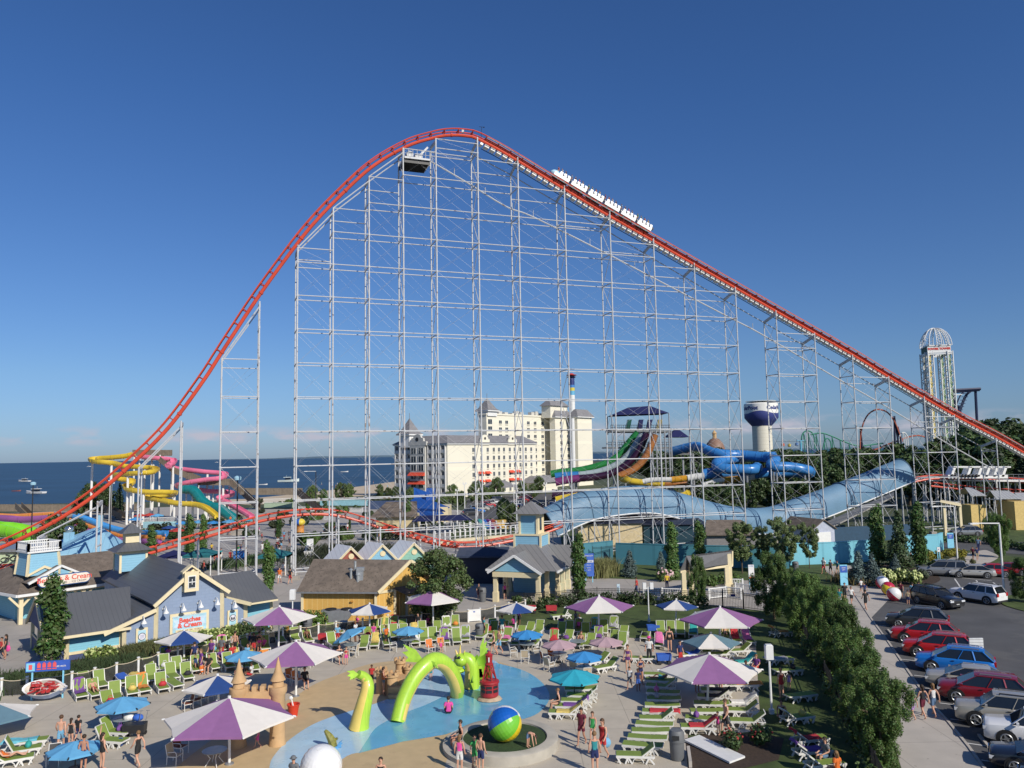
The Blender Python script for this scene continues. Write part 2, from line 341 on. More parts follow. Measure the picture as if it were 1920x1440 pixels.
sheet('splash_pad_blue',curve2(px((672,1413),(687,1390),(704,1366),(730,1350),(767,1334),(805,1319),(835,1303),(852,1285),(850,1262),(858,1244),(905,1240),(950,1248),(985,1259),(1012,1276),(1029,1298),(1027,1318),(1003,1341),(955,1354),(905,1356),(870,1363),(840,1376),(815,1381),(755,1391))),BLUE,.016)
b=MB()
kp=[V((x,y,0))for x,y in px((1600,1112),(1632,1160),(1665,1205),(1702,1260),(1740,1315),(1777,1355),(1815,1402),(1840,1437),(2060,1700))]
for p,q in zip(kp,kp[1:]):b.bar(p+V((0.06,0,.01)),q+V((.06,0,.01)),.14,.10)
tag(b.build('kerb',WALK),kind='structure')
b=MB()
KD=(kp[6]-kp[2]).normalized();KN=V((-KD.y,KD.x,0));KN=KN if KN.x>0 else-KN
for a,c in(((1643,1172),3.5),((1667,1203),4),((1690,1236),4),((1714,1266),4),((1735,1290),4.4),((1762,1318),4.6),((1782,1348),4.6),((1812,1393),5),((1840,1425),5)):
 p=G(*a);d=(KN*.93+V((0,-1,0))*.25).normalized();n=V((-d.y,d.x,0))*.055
 q=p+d*5.2;b.add([p-n,q-n,q+n,p+n],[(0,1,2,3)])
for a,c in(((1750,1078),(1860,1089)),((1790,1085),(1800,1100)),((1830,1088),(1845,1102)),((1862,1092),(1880,1106))):
 p=G(*a);q=G(*c);n=(q-p).normalized();n=V((-n.y,n.x,0))*.07;b.add([p-n,q-n,q+n,p+n],[(0,1,2,3)])
o=b.build('parking_lines',PAINT,loc=(0,0,.002));o['kind']='structure'
for p in o.data.polygons:
 if p.normal.z<0:p.flip()
isl=curve2(px((1568,1086),(1590,1068),(1650,1058),(1720,1062),(1752,1076),(1763,1088),(1740,1097),(1700,1101),(1640,1099),(1595,1095),(1568,1086)))
sheet('planting_island',isl,MULCH,.03)
sheet('lawn_by_screen_wall',px((1130,1084),(1140,1058),(1345,1058),(1480,1058),(1620,1050),(1640,1058),(1560,1064),(1490,1088),(1250,1088)),GRASS,.001)
# -- the big coaster
CM=.37;CY=107.0
cu_=V((1,CM,0)).normalized();ct_=V((-cu_.y,cu_.x,0));CD=3.05
P0=V((0,CY,0))
def on_plane(px_,py_,off=0.):
 d=ray(px_,py_);p0=P0+ct_*off
 t=ct_.dot(p0-cC)/ct_.dot(d);return cC+d*t
coaster=thing('roller_coaster','huge steel roller coaster hill of red track on a white lattice of columns','roller coaster',P0)
cl=lambda p:V(p)-P0
cols={'A':(487,561),'B':(416,668),'C':(558.5,460),'D':(625,386),'E':(692,327),'F':(755.7,274),'G':(817,256),'H':(895,254),'I':(970.5,295),'J':(1058,348),'K':(1143,397),'L':(1225,447),'M':(1301.5,493),'N':(1378.5,538),'O':(1454.6,582),'P':(1527,624),'Q':(1598,665),'R':(1666,705),'S':(1732.5,743),'T':(1789,778),'U':(1867.5,821),'W':(340,785),'X':(261,872),'Y':(184,935),'Z':(72,1002)}
order='ZYXWBACDEFGHIJKLMNOPQRSTU'
colpt={k:on_plane(*v)for k,v in cols.items()}
levels=[.9+4.35*i for i in range(14)]
links=[('B','A')]+list(zip('CDEFGHIJKLM','DEFGHIJKLMN'))+[('O','P'),('Q','R'),('S','T')]
ar=0
for k in order:
 p=colpt[k];top=p.z;f0=V((p.x,p.y,0));r0=f0+ct_*CD
 if k in 'ZYXW':f0=f0-ct_*.3
 b=MB();rr=.098
 rise=1.0 if k in 'IJKLMNOPQRSTU' else 0.
 ftop=top-(0 if rise else.25);btop=top-(1.5 if k in 'HIJKLMNOPQRSTU' else.5)
 b.tube(cl(f0),cl(f0+V((0,0,ftop))),rr,8);b.tube(cl(r0),cl(r0+V((0,0,btop))),rr*.95,8)
 b.bar(cl(f0+V((0,0,ftop-.5))),cl(r0+V((0,0,btop))),.22,.4)
 for c in(f0,r0):b.box(cl(c+V((0,0,.25))),(.9,.9,.5),1)
 zs=[z for z in levels if z<top-1.8]
 if k in 'HIJKLMNOPQRSTUEFG':
  for i,z in enumerate(zs):
   b.tube(cl(f0+V((0,0,z))),cl(r0+V((0,0,z-.0))),.085,5)
   z2=zs[i+1]if i+1<len(zs)else btop-.3
   if i%2==0 or k in 'NMOPQRSTUL':
    b.tube(cl(f0+V((0,0,z))),cl(r0+V((0,0,z2))),.05,4);b.tube(cl(r0+V((0,0,z))),cl(f0+V((0,0,z2))),.034,4)
   else:b.tube(cl(f0+V((0,0,z2))),cl(r0+V((0,0,z))),.05,4)
 else:
  for z in zs:b.tube(cl(f0+V((0,0,z))),cl(r0+V((0,0,z))),.085,5)
 for z in zs:
  b.tube(cl(f0+V((0,0,z-.14))),cl(f0+V((0,0,z+.14))),rr*1.3,8);b.tube(cl(r0+V((0,0,z-.14))),cl(r0+V((0,0,z+.14))),rr*1.3,8)
  b.tube(cl(f0+V((0,0,z+2.1))),cl(f0+V((0,0,z+2.2))),rr*1.25,8)
 b.build('column_frame',[STEEL_W,PAVE],coaster)
for k1,k2 in links:
 p,q=colpt[k1],colpt[k2];top=min(p.z,q.z)
 L=[z for z in levels if z<top-1.5]
 for row in(0,CD):
  b=MB();a=V((p.x,p.y,0))+ct_*row;c=V((q.x,q.y,0))+ct_*row
  for i,z in enumerate(L):
   b.tube(cl(a+V((0,0,z))),cl(c+V((0,0,z))),.066,6)
   nx=L[i+1]if i+1<len(L)else top-(1.0 if k1 in 'HIJKLM' else.3)-(.8 if row else 0)
   for s,e in((a,c),(c,a)):b.tube(cl(s+V((0,0,z))),cl(e+V((0,0,nx))),.010 if k1 in 'BCEGIKMOQS' or i<2 else.005,3,cap=False)
  zt=top-(1.0 if k1 in 'HIJKLM' else.3)-(.8 if row else 0)
  if L and top-L[-1]>1.2:b.tube(cl(V((p.x,p.y,zt))+ct_*row),cl(V((q.x,q.y,zt))+ct_*row),.066,6)
  b.build('girder_bay',STEEL_W,coaster)
tp=[(-60,1049),(0,1027.5),(65,997.5),(120,967.5),(182.5,925),(250,867.5),(317.5,800),(382,713),(419.6,654.6),(487,552.5),(559,454.6),(600,406),(640,365),(682.5,325),(715,301),(748,282),(776,269),(810,259.4),(829,255),(850,253.4),(872,254.7),(891,258.5),(926,276),(960,295.5),(1016,329.5),(1058,355),(1131,399),(1216,447),(1277,482),(1375,538),(1448,580),(1594,663),(1658,702),(1783,775),(1867,819),(1920,849),(2000,893),(2080,935)]
spine=smoothpts([on_plane(a,c,CD*.42)for a,c in tp],6)
spine=even(spine,1.0)
def side(i,pts=spine):
 d=(pts[min(i+1,len(pts)-1)]-pts[max(i-1,0)]).normalized();x=d.cross(V((0,0,1))).normalized();return d,x,x.cross(d)
b=MB();b.path([cl(p)for p in spine],.23,8);
for i in range(0,len(spine),9):
 d,x,y=side(i);b.tube(cl(spine[i]-d*.12),cl(spine[i]+d*.12),.30,8)
b.build('spine_tube',RED,coaster)
for sgn in(-1,1):
 b=MB();ps=[]
 for i,p in enumerate(spine):d,x,y=side(i);ps.append(cl(p+x*.62*sgn+y*.72))
 b.path(ps,.095,6);b.build('rail',RED,coaster)
bs_=MB()
for k_,i in enumerate(range(0,len(spine),2)):
 d,x,y=side(i);p=spine[i];far_=k_>=100;b=bs_ if far_ else MB()
 b.bar(cl(p+x*.62+y*.62),cl(p-x*.62+y*.62),.16,.12);b.tube(cl(p+y*.1),cl(p+x*.62+y*.6),.07,4);b.tube(cl(p+y*.1),cl(p-x*.62+y*.6),.07,4)
 if not far_:b.build('track_tie',RED,coaster)
if bs_.v:bs_.build('track_ties',RED,coaster)['kind']='stuff'
lift=[i for i,p in enumerate(spine)if p.x>on_plane(905,265,1.3).x]
b=MB();b2=MB();b3=MB();ps=[];qs=[];hs=[]
for i in lift:
 d,x,y=side(i);p=spine[i]
 ps.append(cl(p+x*1.05+y*.38));qs.append(cl(p-x*1.05+y*.38));hs.append(cl(p+y*.45))
for a in(ps,qs):b.path(a,.07,4)
b.build('walkway_edge',STEEL_W,coaster)
for k,i in enumerate(lift):
 d,x,y=side(i);p=spine[i]
 for s in(.35,-.35):b2.box(cl(p+d*s-y*.62),(.9,.42,.34),0,rot=Matrix((x,d,y)).transposed())
b2.build('stair_treads',WHITE,coaster)
for k in range(0,len(lift)-1):b3.bar(hs[k],hs[k+1],.5,.28)
b3.build('chain_trough',RED,coaster)
b=MB()
for s in(1,-1):
 r1=[]
 for k,i in enumerate(lift):
  d,x,y=side(i);p=spine[i]-y*.75+x*.8*s;r1.append(cl(p))
 b.path(r1,.06,4)
b.build('stair_stringer',DARK,coaster)
b=MB();rp=[on_plane(*q,off=CD*.5)for q in((808,303),(870,339),(948,387),(1000,405+2),(1140,477),(1240,529),(1371,597),(1430,628),(1560,704),(1666,765),(1740,810),(1800,845),(1862,880))]
rp=smoothpts(rp,4);b.path([cl(p)for p in rp],.11,5)
for p in rp[::3]:b.tube(cl(p),cl(p+V((0,0,1.0))),.05,4)
b.build('chain_return',STEEL_W,coaster)
for s1,s2 in list(zip('HIJKLMNOPQRST','IJKLMNOPQRSTU'))+[('B','A'),('C','D'),('D','E'),('E','F'),('X','W'),('Z','Y')]:
 for o_ in((CD,)if s1 in 'HIJKLMNOPQRST' else(0,CD)):
  b=MB();dz=(1.5,1.5)if s1 in 'HIJKLMNOPQRST' else(.3,.9)
  b.tube(cl(colpt[s1]+ct_*o_-V((0,0,dz[0]))),cl(colpt[s2]+ct_*o_-V((0,0,dz[1]))),.08,5);b.build('bracing_chord',STEEL_W,coaster)
plat=on_plane(758,292,0);pl2=on_plane(806,301,0)
m=(plat+pl2)/2;b=MB();ang=math.atan2(cu_.y,cu_.x);Wd=(pl2-plat).xy.length
b.box(cl(m+ct_*1.6+V((0,0,-.1))),(Wd,3.6,.25),0,rz=ang)
for i in range(9):b.box(cl(m+ct_*(0.1+i*.4)+V((0,0,-.5))),(Wd,.1,.5),1,rz=ang)
pf=b.build('drive_platform',[STEEL_W,DARK],coaster)
b=MB()
for o_ in(0,3.3):
 for i in range(7):a=plat.lerp(pl2,i/6);a=V((a.x,a.y,m.z))+ct_*o_;b.tube(cl(a),cl(a+V((0,0,1.15))),.04,4)
 for h in(.55,1.15):a=V((plat.x,plat.y,m.z+h))+ct_*o_;c=V((pl2.x,pl2.y,m.z+h))+ct_*o_;b.tube(cl(a),cl(c),.04,4)
hr=b.build('handrail',STEEL_W,pf)
b=MB();c=cl(m+V((0,0,.6))+ct_*1.2-cu_*.9)
b.tube(c-ct_*.8,c+ct_*.8,.5,14);b.box(c+cu_*1.3-V((0,0,.1)),(1.0,1.2,.8),0,rz=ang);b.bar(c+cu_*1.3,c+cu_*2.7+V((0,0,1.6)),.25,.25)
b.build('chain_motor',STEEL_W,pf)
b=MB()
a=on_plane(868,247,1.3);b.box(cl(a+V((0,0,0))),(.3,.3,.5));b.build('crest_lamp',WHITE,coaster)
b=MB();a=on_plane(902,262,1.3);c=on_plane(903,238,1.3);b.tube(cl(a),cl(c),.03,4);b.tube(cl(c-cu_*.35),cl(c+cu_*.35),.03,4);b.ball(cl(c+cu_*.35),.1,n=6,k=4);b.build('anemometer',DARK,coaster)
tp2=[(230,1052),(300,1032),(337,1021),(400,1003),(480,979.5),(520,971),(555,966),(600,964),(640,968),(680,979),(730,995),(767,1006),(817,1020),(860,1026),(905,1024),(955,1015),(1010,1003),(1060,985)]
sp2=even(smoothpts([at(a,c,116.0/(1-CM*(a-960)/FPX))for a,c in tp2],6),1.0)
def lowtrack(name,pts,posts=6):
 b=MB();b.path([cl(p)for p in pts],.20,8)
 for sgn in(-1,1):
  ps=[cl(p+side(i,pts)[1]*.62*sgn+side(i,pts)[2]*.7)for i,p in enumerate(pts)];b.path(ps,.09,5)
 for i in range(0,len(pts),2):
  d,x,y=side(i,pts);p=pts[i];b.bar(cl(p+x*.62+y*.62),cl(p-x*.62+y*.62),.14,.1);b.tube(cl(p),cl(p+x*.6+y*.6),.06,4);b.tube(cl(p),cl(p-x*.6+y*.6),.06,4)
 b.build(name,RED,coaster)
 for i in range(3,len(pts),posts):
  p=pts[i];d,x,y=side(i,pts)
  if p.z<1:continue
  b=MB()
  for s in(-1,1):b.tube(cl(p+x*1.0*s+V((0,0,.1))),cl(V((p.x,p.y,0))+x*1.4*s),.11,6)
  b.bar(cl(p+x*1.1-V((0,0,.15))),cl(p-x*1.1-V((0,0,.15))),.2,.25);b.build('low_bent',STEEL_W,coaster)
lowtrack('return_track',sp2)
tp3=[(1712,904),(1745,898),(1790,897),(1850,899),(1920,905),(2020,916)]
sp3=even(smoothpts([at(a,c,153/(1-.2*(a-1720)/FPX))for a,c in tp3],6),1.0)
lowtrack('return_track',sp3,5)
tp4=[(1745,911),(1800,917),(1860,922),(1930,926),(2020,932)]
lowtrack('return_track',even(smoothpts([at(a,c,149/(1-.2*(a-1720)/FPX))for a,c in tp4],6),1.0),5)
b=MB();b.box(cl(at(614,967,113)),(1.0,.3,1.25));b.build('brake_box',M('box_grey',(.42,.42,.42),.6),coaster)
b=MB()
for i in range(12):
 p=sp2[min(int(34+i),len(sp2)-1)];b.box(cl(p+V((0,0,.35))),(.5,1.8,.3))
b.build('brake_run',RED,coaster)
# -- train on the lift
train=thing('coaster_train','white coaster train of six cars climbing the red lift track','coaster train',P0)
TW=M('train_white',(.80,.80,.78),.35,var=.03);SKY_B=M('nose_blue',(.42,.66,.78),.3,var=.04)
def nearest_i(px_,py_):
 q=on_plane(px_,py_,CD*.42);return min(range(len(spine)),key=lambda i:(spine[i]-q).length)
i0=nearest_i(1031,340);i1=nearest_i(1213,446)
pA=spine[i0];pB=spine[i1];dd=(pB-pA).normalized();xx=dd.cross(V((0,0,1))).normalized();yy=xx.cross(dd);Lc=(pB-pA).length/6
HEADS=[]
for c in range(6):
 o_=pA+dd*Lc*c+yy*.78;rot=Matrix((dd,xx,yy)).transposed();b=MB()
 ln=Lc*.86;b.box(cl(o_+dd*(ln/2+.1)+yy*.32),(ln,1.5,.5),0,rot=rot);b.box(cl(o_+dd*(ln/2+.1)+yy*.0),(ln*.95,1.2,.2),1,rot=rot)
 n=4
 for k in range(n):
  if c==0 and k==0:
   continue
  q=o_+dd*(.55+k*ln/4)+yy*.78
  for s in(-.37,.37):b.box(cl(q+xx*s),(.55,.58,.80),0,rot=rot,taper=.8)
  b.box(cl(q+dd*.42-yy*.1),(.18,1.3,.35),1,rot=rot)
  HEADS.append(q)
 car=b.build('train_car',[TW,DARK],train)
 if c==0:
  b=MB();q=o_+dd*.45+yy*.55;b.ball(cl(q),.8,(1.05,.95,.75),12,8,rot=rot);b.build('nose_cowl',SKY_B,car)
 b=MB()
 for k in(.25,.75):
  for s in(-.66,.66):p=o_+dd*ln*k+xx*s-yy*.18;b.tube(cl(p-xx*.08),cl(p+xx*.08),.16,8)
 b.build('wheel_set',DARK,car)
 # -- blue tunnel over the return run
TUN=M('tunnel_blue',(.12,.225,.33),.55,.0,var=.08,sc=.4,kind='lines',a=(3.3,1.2,0),b=(.085,.175,.27))
tbase=[(1046,1006,121),(1090,984,122.5),(1135,970,124.5),(1217,962,128),(1280,974,130),(1347,992,132),(1400,1001,134),(1460,1000,137),(1510,985,139),(1577,960,143),(1640,934,147),(1716,902,151)]
ctr=smoothpts([at(a,c,Y)for a,c,Y in tbase],5)
tun=thing('coaster_tunnel','long humped tunnel of corrugated blue steel over the return track','tunnel',ctr[0])
tl=lambda p:V(p)-ctr[0]
prof=[]
for i in range(17):
 t=math.pi*(1-i/16);prof.append((-2.5+2.5*math.cos(t),.15+4.25*max(0,math.sin(t))**.62))
prof=[(-5.0,0)]+prof+[(0,0)]
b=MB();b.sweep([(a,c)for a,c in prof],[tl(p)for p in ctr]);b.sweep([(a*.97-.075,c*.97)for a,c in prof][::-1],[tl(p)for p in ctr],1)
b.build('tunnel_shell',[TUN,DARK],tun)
b=MB()
for i in(0,8,19,30,41,47,len(ctr)-1):
 if i>=len(ctr):continue
 j=min(i,len(ctr)-2);d=(ctr[j+1]-ctr[j]).normalized();x=d.cross(V((0,0,1))).normalized();y=x.cross(d)
 b.path([tl(ctr[i]+x*a*1.02+y*c*1.02)for a,c in prof],.10,4)
b.build('tunnel_hoop',M('hoop_blue',(.06,.12,.19),.5),tun)
b=MB();b.path([tl(p+V((0,-.05,0)))for p in ctr],.12,4);b.build('tunnel_sill',WHITE,tun)
b=MB()
for i in range(2,len(ctr)-1,3):
 p=ctr[i];d=(ctr[i+1]-ctr[i]).normalized();x=d.cross(V((0,0,1))).normalized()
 if p.z>.7:
  for a in(0,-5):b.tube(tl(p+x*a),tl(V((p.x,p.y,0))+x*a),.1,5)
  b.tube(tl(p),tl(V((p.x,p.y,0))+d*1.6),.07,4)
b.build('tunnel_leg',STEEL_W,tun)
b=MB();a=[at(1548,979,136),at(1676,921,145),at(1676,925,145),at(1560,986,136)]
q=[at(1545,980,137.5),at(1676,922,146),at(1676,930,140),at(1558,988,131)]
b.slab(q,(0,0,-.25));o=b.build('apron_slab',M('apron',(.26,.25,.23),.8),tun,loc=-ctr[0])
# -- foliage kit
LEAF=M('leaf_green',(.085,.14,.03),.6,var=.25,sc=.6,rand=.45,trans=.22)
LEAF_D=M('leaf_dark',(.052,.088,.024),.6,var=.25,sc=.5,rand=.45,trans=.18)
LEAF_Y=M('leaf_light',(.15,.21,.045),.6,var=.25,sc=.8,rand=.4,trans=.25)
LEAF_B=M('spruce_blue',(.10,.15,.14),.65,var=.2,sc=1.,rand=.4,trans=.1)
LEAF_H=M('hornbeam_green',(.075,.14,.03),.6,var=.25,sc=.6,rand=.5,trans=.22)
def leaves(mb,lobes,n,size,seed,mi=0,up=.35,asp=.62):
 r=random.Random(seed);tot=sum(l[3]*l[3]for l in lobes)
 vs=[];fs=[]
 for(x,y,z,rad,sz)in lobes:
  k=int(n*rad*rad/tot)
  for _ in range(k):
   while 1:
    d=V((r.uniform(-1,1),r.uniform(-1,1),r.uniform(-1,1)))
    if.02<d.length<1:break
   d.normalize();q=rad*(r.random()**.38)*(1+.22*noise.noise(V((x,y,z))+d*2.2))
   p=V((x+d.x*q,y+d.y*q,z+d.z*q*sz))
   nn=(d+V((r.gauss(0,.5),r.gauss(0,.5),r.gauss(up,.5)))).normalized()
   a,b=frame(nn);t=r.uniform(0,6.28);a,b=a*math.cos(t)+b*math.sin(t),b*math.cos(t)-a*math.sin(t)
   s=size*r.uniform(.6,1.35);a=a*s;b=b*s*asp
   o=len(vs);vs+=[p-a,p+b*.9-a*.1,p+a,p-b*.9+a*.1];fs.append((o,o+1,o+2,o+3))
 mb.add(vs,fs,mi)
PROTO={}
def make_tree(key,label,cat,h,lobes,n,size,mat,trunk_r=.14,trunk_h=None,limbs=6,seed=1,name='tree',up=.35):
 t=thing(name,label,cat)
 b=MB();th=trunk_h or h*.75
 pts=[V((noise.noise(V((seed,i,0)))*.12*i*.3,noise.noise(V((seed,i,5)))*.12*i*.3,th*i/4))for i in range(5)]
 b.path(pts,trunk_r,7,rad=[trunk_r*(1.25-.24*i)for i in range(5)])
 r=random.Random(seed)
 for l in r.sample(lobes,min(limbs,len(lobes))):
  z0=min(max(.2*h,l[2]-l[3]*1.2),th*.95);p0=V((0,0,z0));e=V(l[:3]);b.path([p0,p0.lerp(e,.5)+V((0,0,-.1*l[3])),e],.1,5,rad=[trunk_r*.5,trunk_r*.33,trunk_r*.12])
 b.build('trunk',TRUNK,t)
 b=MB();leaves(b,lobes,n,size,seed,up=up);b.build('crown',mat,t)
 PROTO[key]=[t,0];return t
def put_tree(key,loc,label,sc=1.,rz=None,group=None,scz=None):
 t,k=PROTO[key];rz=rnd.uniform(0,6.28)if rz is None else rz
 if k:t=copy_tree(t)
 PROTO[key][1]+=1
 t.location=loc;t.rotation_euler.z=rz;t.scale=(sc,sc,scz or sc);t['label']=label
 if group:t['group']=group
 return t
def crown(h0,h1,rmax,n,seed,shape='round',lr=.42,sz=1.):
 r=random.Random(seed);out=[]
 for i in range(n):
  t=(i+.5)/n;z=h0+(h1-h0)*t
  if shape=='round':w=rmax*math.sin(math.pi*(.12+.80*t))**.7
  elif shape=='column':w=rmax*(.5+.5*math.sin(math.pi*min(1,.12+t*.9))**.6)*(1 if t<.85 else.6)
  elif shape=='cone':w=rmax*(1.02-t)
  elif shape=='vase':w=rmax*(.45+.6*t)*(1 if t<.8 else.75)
  a=r.uniform(0,6.28)+i*2.4;q=w*(r.uniform(.35,.8)if n<30 else r.uniform(.12,1)**.6)
  lrr=max(.25,rmax*lr*r.uniform(.7,1.2)*(1 if shape!='cone' else(1.25-t)))
  out.append((math.cos(a)*q,math.sin(a)*q,z,lrr,sz*r.uniform(.75,1.1)))
 if shape=='column':out+=[(0,0,h0+(h1-h0)*(i+.5)/7,rmax*.85,1.2)for i in range(6)]
 if shape=='cone':out+=[(0,0,h0+(h1-h0)*(i+.6)/7,rmax*(.85-.11*i),1.3)for i in range(7)]
 return out
 # -- the lakeside hotel
def bw(mb,name,mats,parent,fix=False):return mb.build(name,mats,parent,loc=-parent.location,fix=fix)
def kid(mb,name,mats,parent):return mb.build(name,mats,parent)
HW=M('hotel_cream',(.74,.70,.57),.75,var=.03,sc=.1,kind='lines',a=(0,0,.105),b=(.80,.75,.60))
HG=M('hotel_grey_stucco',(.50,.49,.45),.75,var=.05,sc=.2)
HR=M('hotel_slate',(.20,.195,.20),.8,var=.15,sc=.8)
AWN=M('red_awning',(.62,.07,.03),.7,var=.08)
RAIL=M('balcony_rail',(.58,.57,.55),.6,var=.05)
hv=V((.627,.779,0));hw_=V((-.779,.627,0));HO=V((-23,270,0))
hotel=thing('lakeside_hotel','large cream hotel with grey slate roofs, turrets and red awnings by the lake','hotel',HO)
def hp(a,b,z,o=HO):return o+hv*a+hw_*b+V((0,0,z))
def hbox(mb,a0,a1,b0,b1,z0,z1,mi=0,o=HO):
 mb.slab([hp(a0,b0,z1,o),hp(a1,b0,z1,o),hp(a1,b1,z1,o),hp(a0,b1,z1,o)],(0,0,z0-z1),mi)
def hip(mb,a0,a1,b0,b1,z0,h,inset,o=HO,mi=0,ov=.8):
 a0-=ov;a1+=ov;b0-=ov;b1+=ov
 lo=[hp(a0,b0,z0,o),hp(a1,b0,z0,o),hp(a1,b1,z0,o),hp(a0,b1,z0,o)]
 i=inset;hi=[hp(a0+i,b0+i,z0+h,o),hp(a1-i,b0+i,z0+h,o),hp(a1-i,b1-i,z0+h,o),hp(a0+i,b1-i,z0+h,o)]
 mb.add(lo+hi,[(3,2,1,0),(4,5,6,7),(0,1,5,4),(1,2,6,5),(2,3,7,6),(3,0,4,7)],mi)
b=MB();hbox(b,0,51,0,27,0,19);bw(b,'wall',HW,hotel)
b=MB();hip(b,0,51,0,27,19.2,2.9,4.6);roof=bw(b,'roof',HR,hotel)
b=MB();hbox(b,-.5,51.5,-.5,27.5,18.7,19.15);bw(b,'cornice',WHITE,hotel)
def hwin(face,a,z,w,h,o=HO,off=.06,mat=GLASS,name='window',sill=True):
 f=MB()
 def q(u,zz,d):return hp(u,-d,zz,o)if face==0 else hp(-d,u,zz,o)
 def rect(u0,u1,z0,z1,d0,d1,mi=0):
  ps=[q(u0,z0,d1),q(u1,z0,d1),q(u1,z1,d1),q(u0,z1,d1)];f.slab(ps,q(0,0,d0)-q(0,0,d1),mi)
 rect(a-w/2,a+w/2,z,z+h,0,off,0)
 rect(a-w/2-.1,a-w/2,z,z+h,0,off+.05,1);rect(a+w/2,a+w/2+.1,z,z+h,0,off+.05,1);rect(a-.04,a+.04,z,z+h,off,off+.04,1)
 if sill:rect(a-w/2,a+w/2,z-.75,z-.3,0,off,2)
 return bw(f,name,[mat,WHITE,M('vent_grey',(.42,.40,.33),.7)],hotel)
cols_u=[13.5,18,21.5,25,28,31,34.5,37.5,41,44.5,48]
for j in range(6):
 for u in cols_u:hwin(0,u,16.0-j*3.0,1.15,1.45)
for k,u in enumerate((19.75,36)):
 b=MB();arc=[hp(u-2.6,-.35,18.4)]+[hp(u+x,-.35,20.6+(1.7*math.sqrt(max(0,1-(x/1.9)**2))if abs(x)<1.9 else 0))for x in(-2.6,-1.95,-1.8,-1.3,-.7,0,.7,1.3,1.8,1.95,2.6)]+[hp(u+2.6,-.35,18.4)]
 b.slab(arc,hw_*.6);b.tube(hp(u,-.32,20.9),hp(u,-.45,20.9),.5,12,mi=1);bw(b,'gable_parapet',[HW,DARK],hotel)
for u in(17.6,21.3,35.2,39):
 for z in(8.5,5.5):
  b=MB();b.add([hp(u-1.4,0,z+.3),hp(u+1.4,0,z+.3),hp(u+1.4,-1.2,z-.6),hp(u-1.4,-1.2,z-.6)],[(0,1,2,3)]);b.add([hp(u-1.4,0,z+.3),hp(u-1.4,-1.2,z-.6),hp(u-1.4,0,z-.6),hp(u+1.4,0,z+.3),hp(u+1.4,-1.2,z-.6),hp(u+1.4,0,z-.6)],[(0,1,2),(3,5,4)]);bw(b,'awning',AWN,hotel)
b=MB();b2=MB()
for(u0,u1)in((1,9.5),(18,26.5)):
 for j in range(6):
  z=1+j*3.0;n=4
  for i in range(n):
   a0=u0+(u1-u0)*i/n;a1=u0+(u1-u0)*(i+1)/n-.35
   b.slab([hp(-.05,a0,z),hp(-.05,a1,z),hp(-.05,a1,z+2.3),hp(-.05,a0,z+2.3)],hv*.04)
   b2.slab([hp(-.5,a0,z),hp(-.5,a1+.3,z),hp(-.5,a1+.3,z+1.0),hp(-.5,a0,z+1.0)],hv*.08)
  b2.slab([hp(-.55,u0-.2,z-.25),hp(-.55,u1+.2,z-.25),hp(-.55,u1+.2,z-.02),hp(-.55,u0-.2,z-.02)],hv*.6)
 for i in range(5):a0=u0-.2+(u1-u0)*i/4;b2.slab([hp(-.6,a0-.15,0),hp(-.6,a0+.15,0),hp(-.6,a0+.15,18.7),hp(-.6,a0-.15,18.7)],hv*.65)
bw(b,'balcony_glazing',M('balcony_glass',(.13,.13,.13),.3),hotel);bw(b2,'balcony_front',RAIL,hotel)
b=MB();hbox(b,-1.2,0,10,17.6,0,19.6)
arc=[hp(-1.25,9.2,18.6)]+[hp(-1.25,13.8+x,z)for x,z in((-4.6,20),(-3.2,20.1),(-3.0,21.2),(-2,21.4),(-1.6,22.3),(0,22.7),(1.6,22.3),(2,21.4),(3,21.2),(3.2,20.1),(4.6,20))]+[hp(-1.25,18.4,18.6)]
b.slab(arc,hv*.8);b.tube(hp(-1.2,13.8,20.8),hp(-1.35,13.8,20.8),.75,14,mi=1)
bay=bw(b,'centre_bay',[HG,DARK],hotel)
for j in range(6):
 for u in(11.9,15.7):hwin(1,u,15.6-j*3,2.6,2.1,o=HO-hv*1.2,sill=False)
for z in(8.3,5.3):
 b=MB();b.add([hp(-1.2,10,z+.7),hp(-1.2,17.8,z+.7),hp(-2.6,17.8,z-.5),hp(-2.6,10,z-.5)],[(3,2,1,0)]);b.add([hp(-1.2,10,z+.7),hp(-2.6,10,z-.5),hp(-1.2,10,z-.5)],[(0,1,2)]);bw(b,'awning',AWN,hotel)
def turret(c,w,z0,z1,h):
 b=MB();b.box(V(c)+V((0,0,(z0+z1)/2)),(w,w,z1-z0),0,rz=math.atan2(hv.y,hv.x));b.box(V(c)+V((0,0,z1+.25)),(w+1.6,w+1.6,.5),0,rz=math.atan2(hv.y,hv.x));bw(b,'turret',WHITE,hotel)
 b=MB();b.lathe([((w+1.8)/1.414,z1+.5),((w+1.8)/1.9,z1+h*.2),(w/2.6,z1+h*.55),(.12,z1+h)],4,c,sm=False,a0=math.atan2(hv.y,hv.x)+math.pi/4);b.tube(V(c)+V((0,0,z1+h)),V(c)+V((0,0,z1+h+2)),.08,4);bw(b,'turret_roof',HR,hotel)
c=at(768,812,284);turret(V((c.x,c.y,0)),5.4,18,22.4,6.3)
TO=at(913,850,322);TO.z=0
b=MB();hbox(b,0,52,0,4.5,0,31.5,o=TO);hbox(b,-.3,52.3,-.3,4.8,31.5,32.2,o=TO);bw(b,'wall',HW,hotel)
for j in range(9):
 for u in(9,13.2,28.5,33.5,39):
  if j*3<14 or u>25:hwin(0,u,28-j*3.0,1.9,1.35,o=TO)
 if j<5:hwin(0,2.2,27.7-j*3.0,2.6,2.0,o=TO,sill=False)
c=hp(3.3,2.4,0,TO);turret(c,6.0,31,33,5.8)
b=MB()
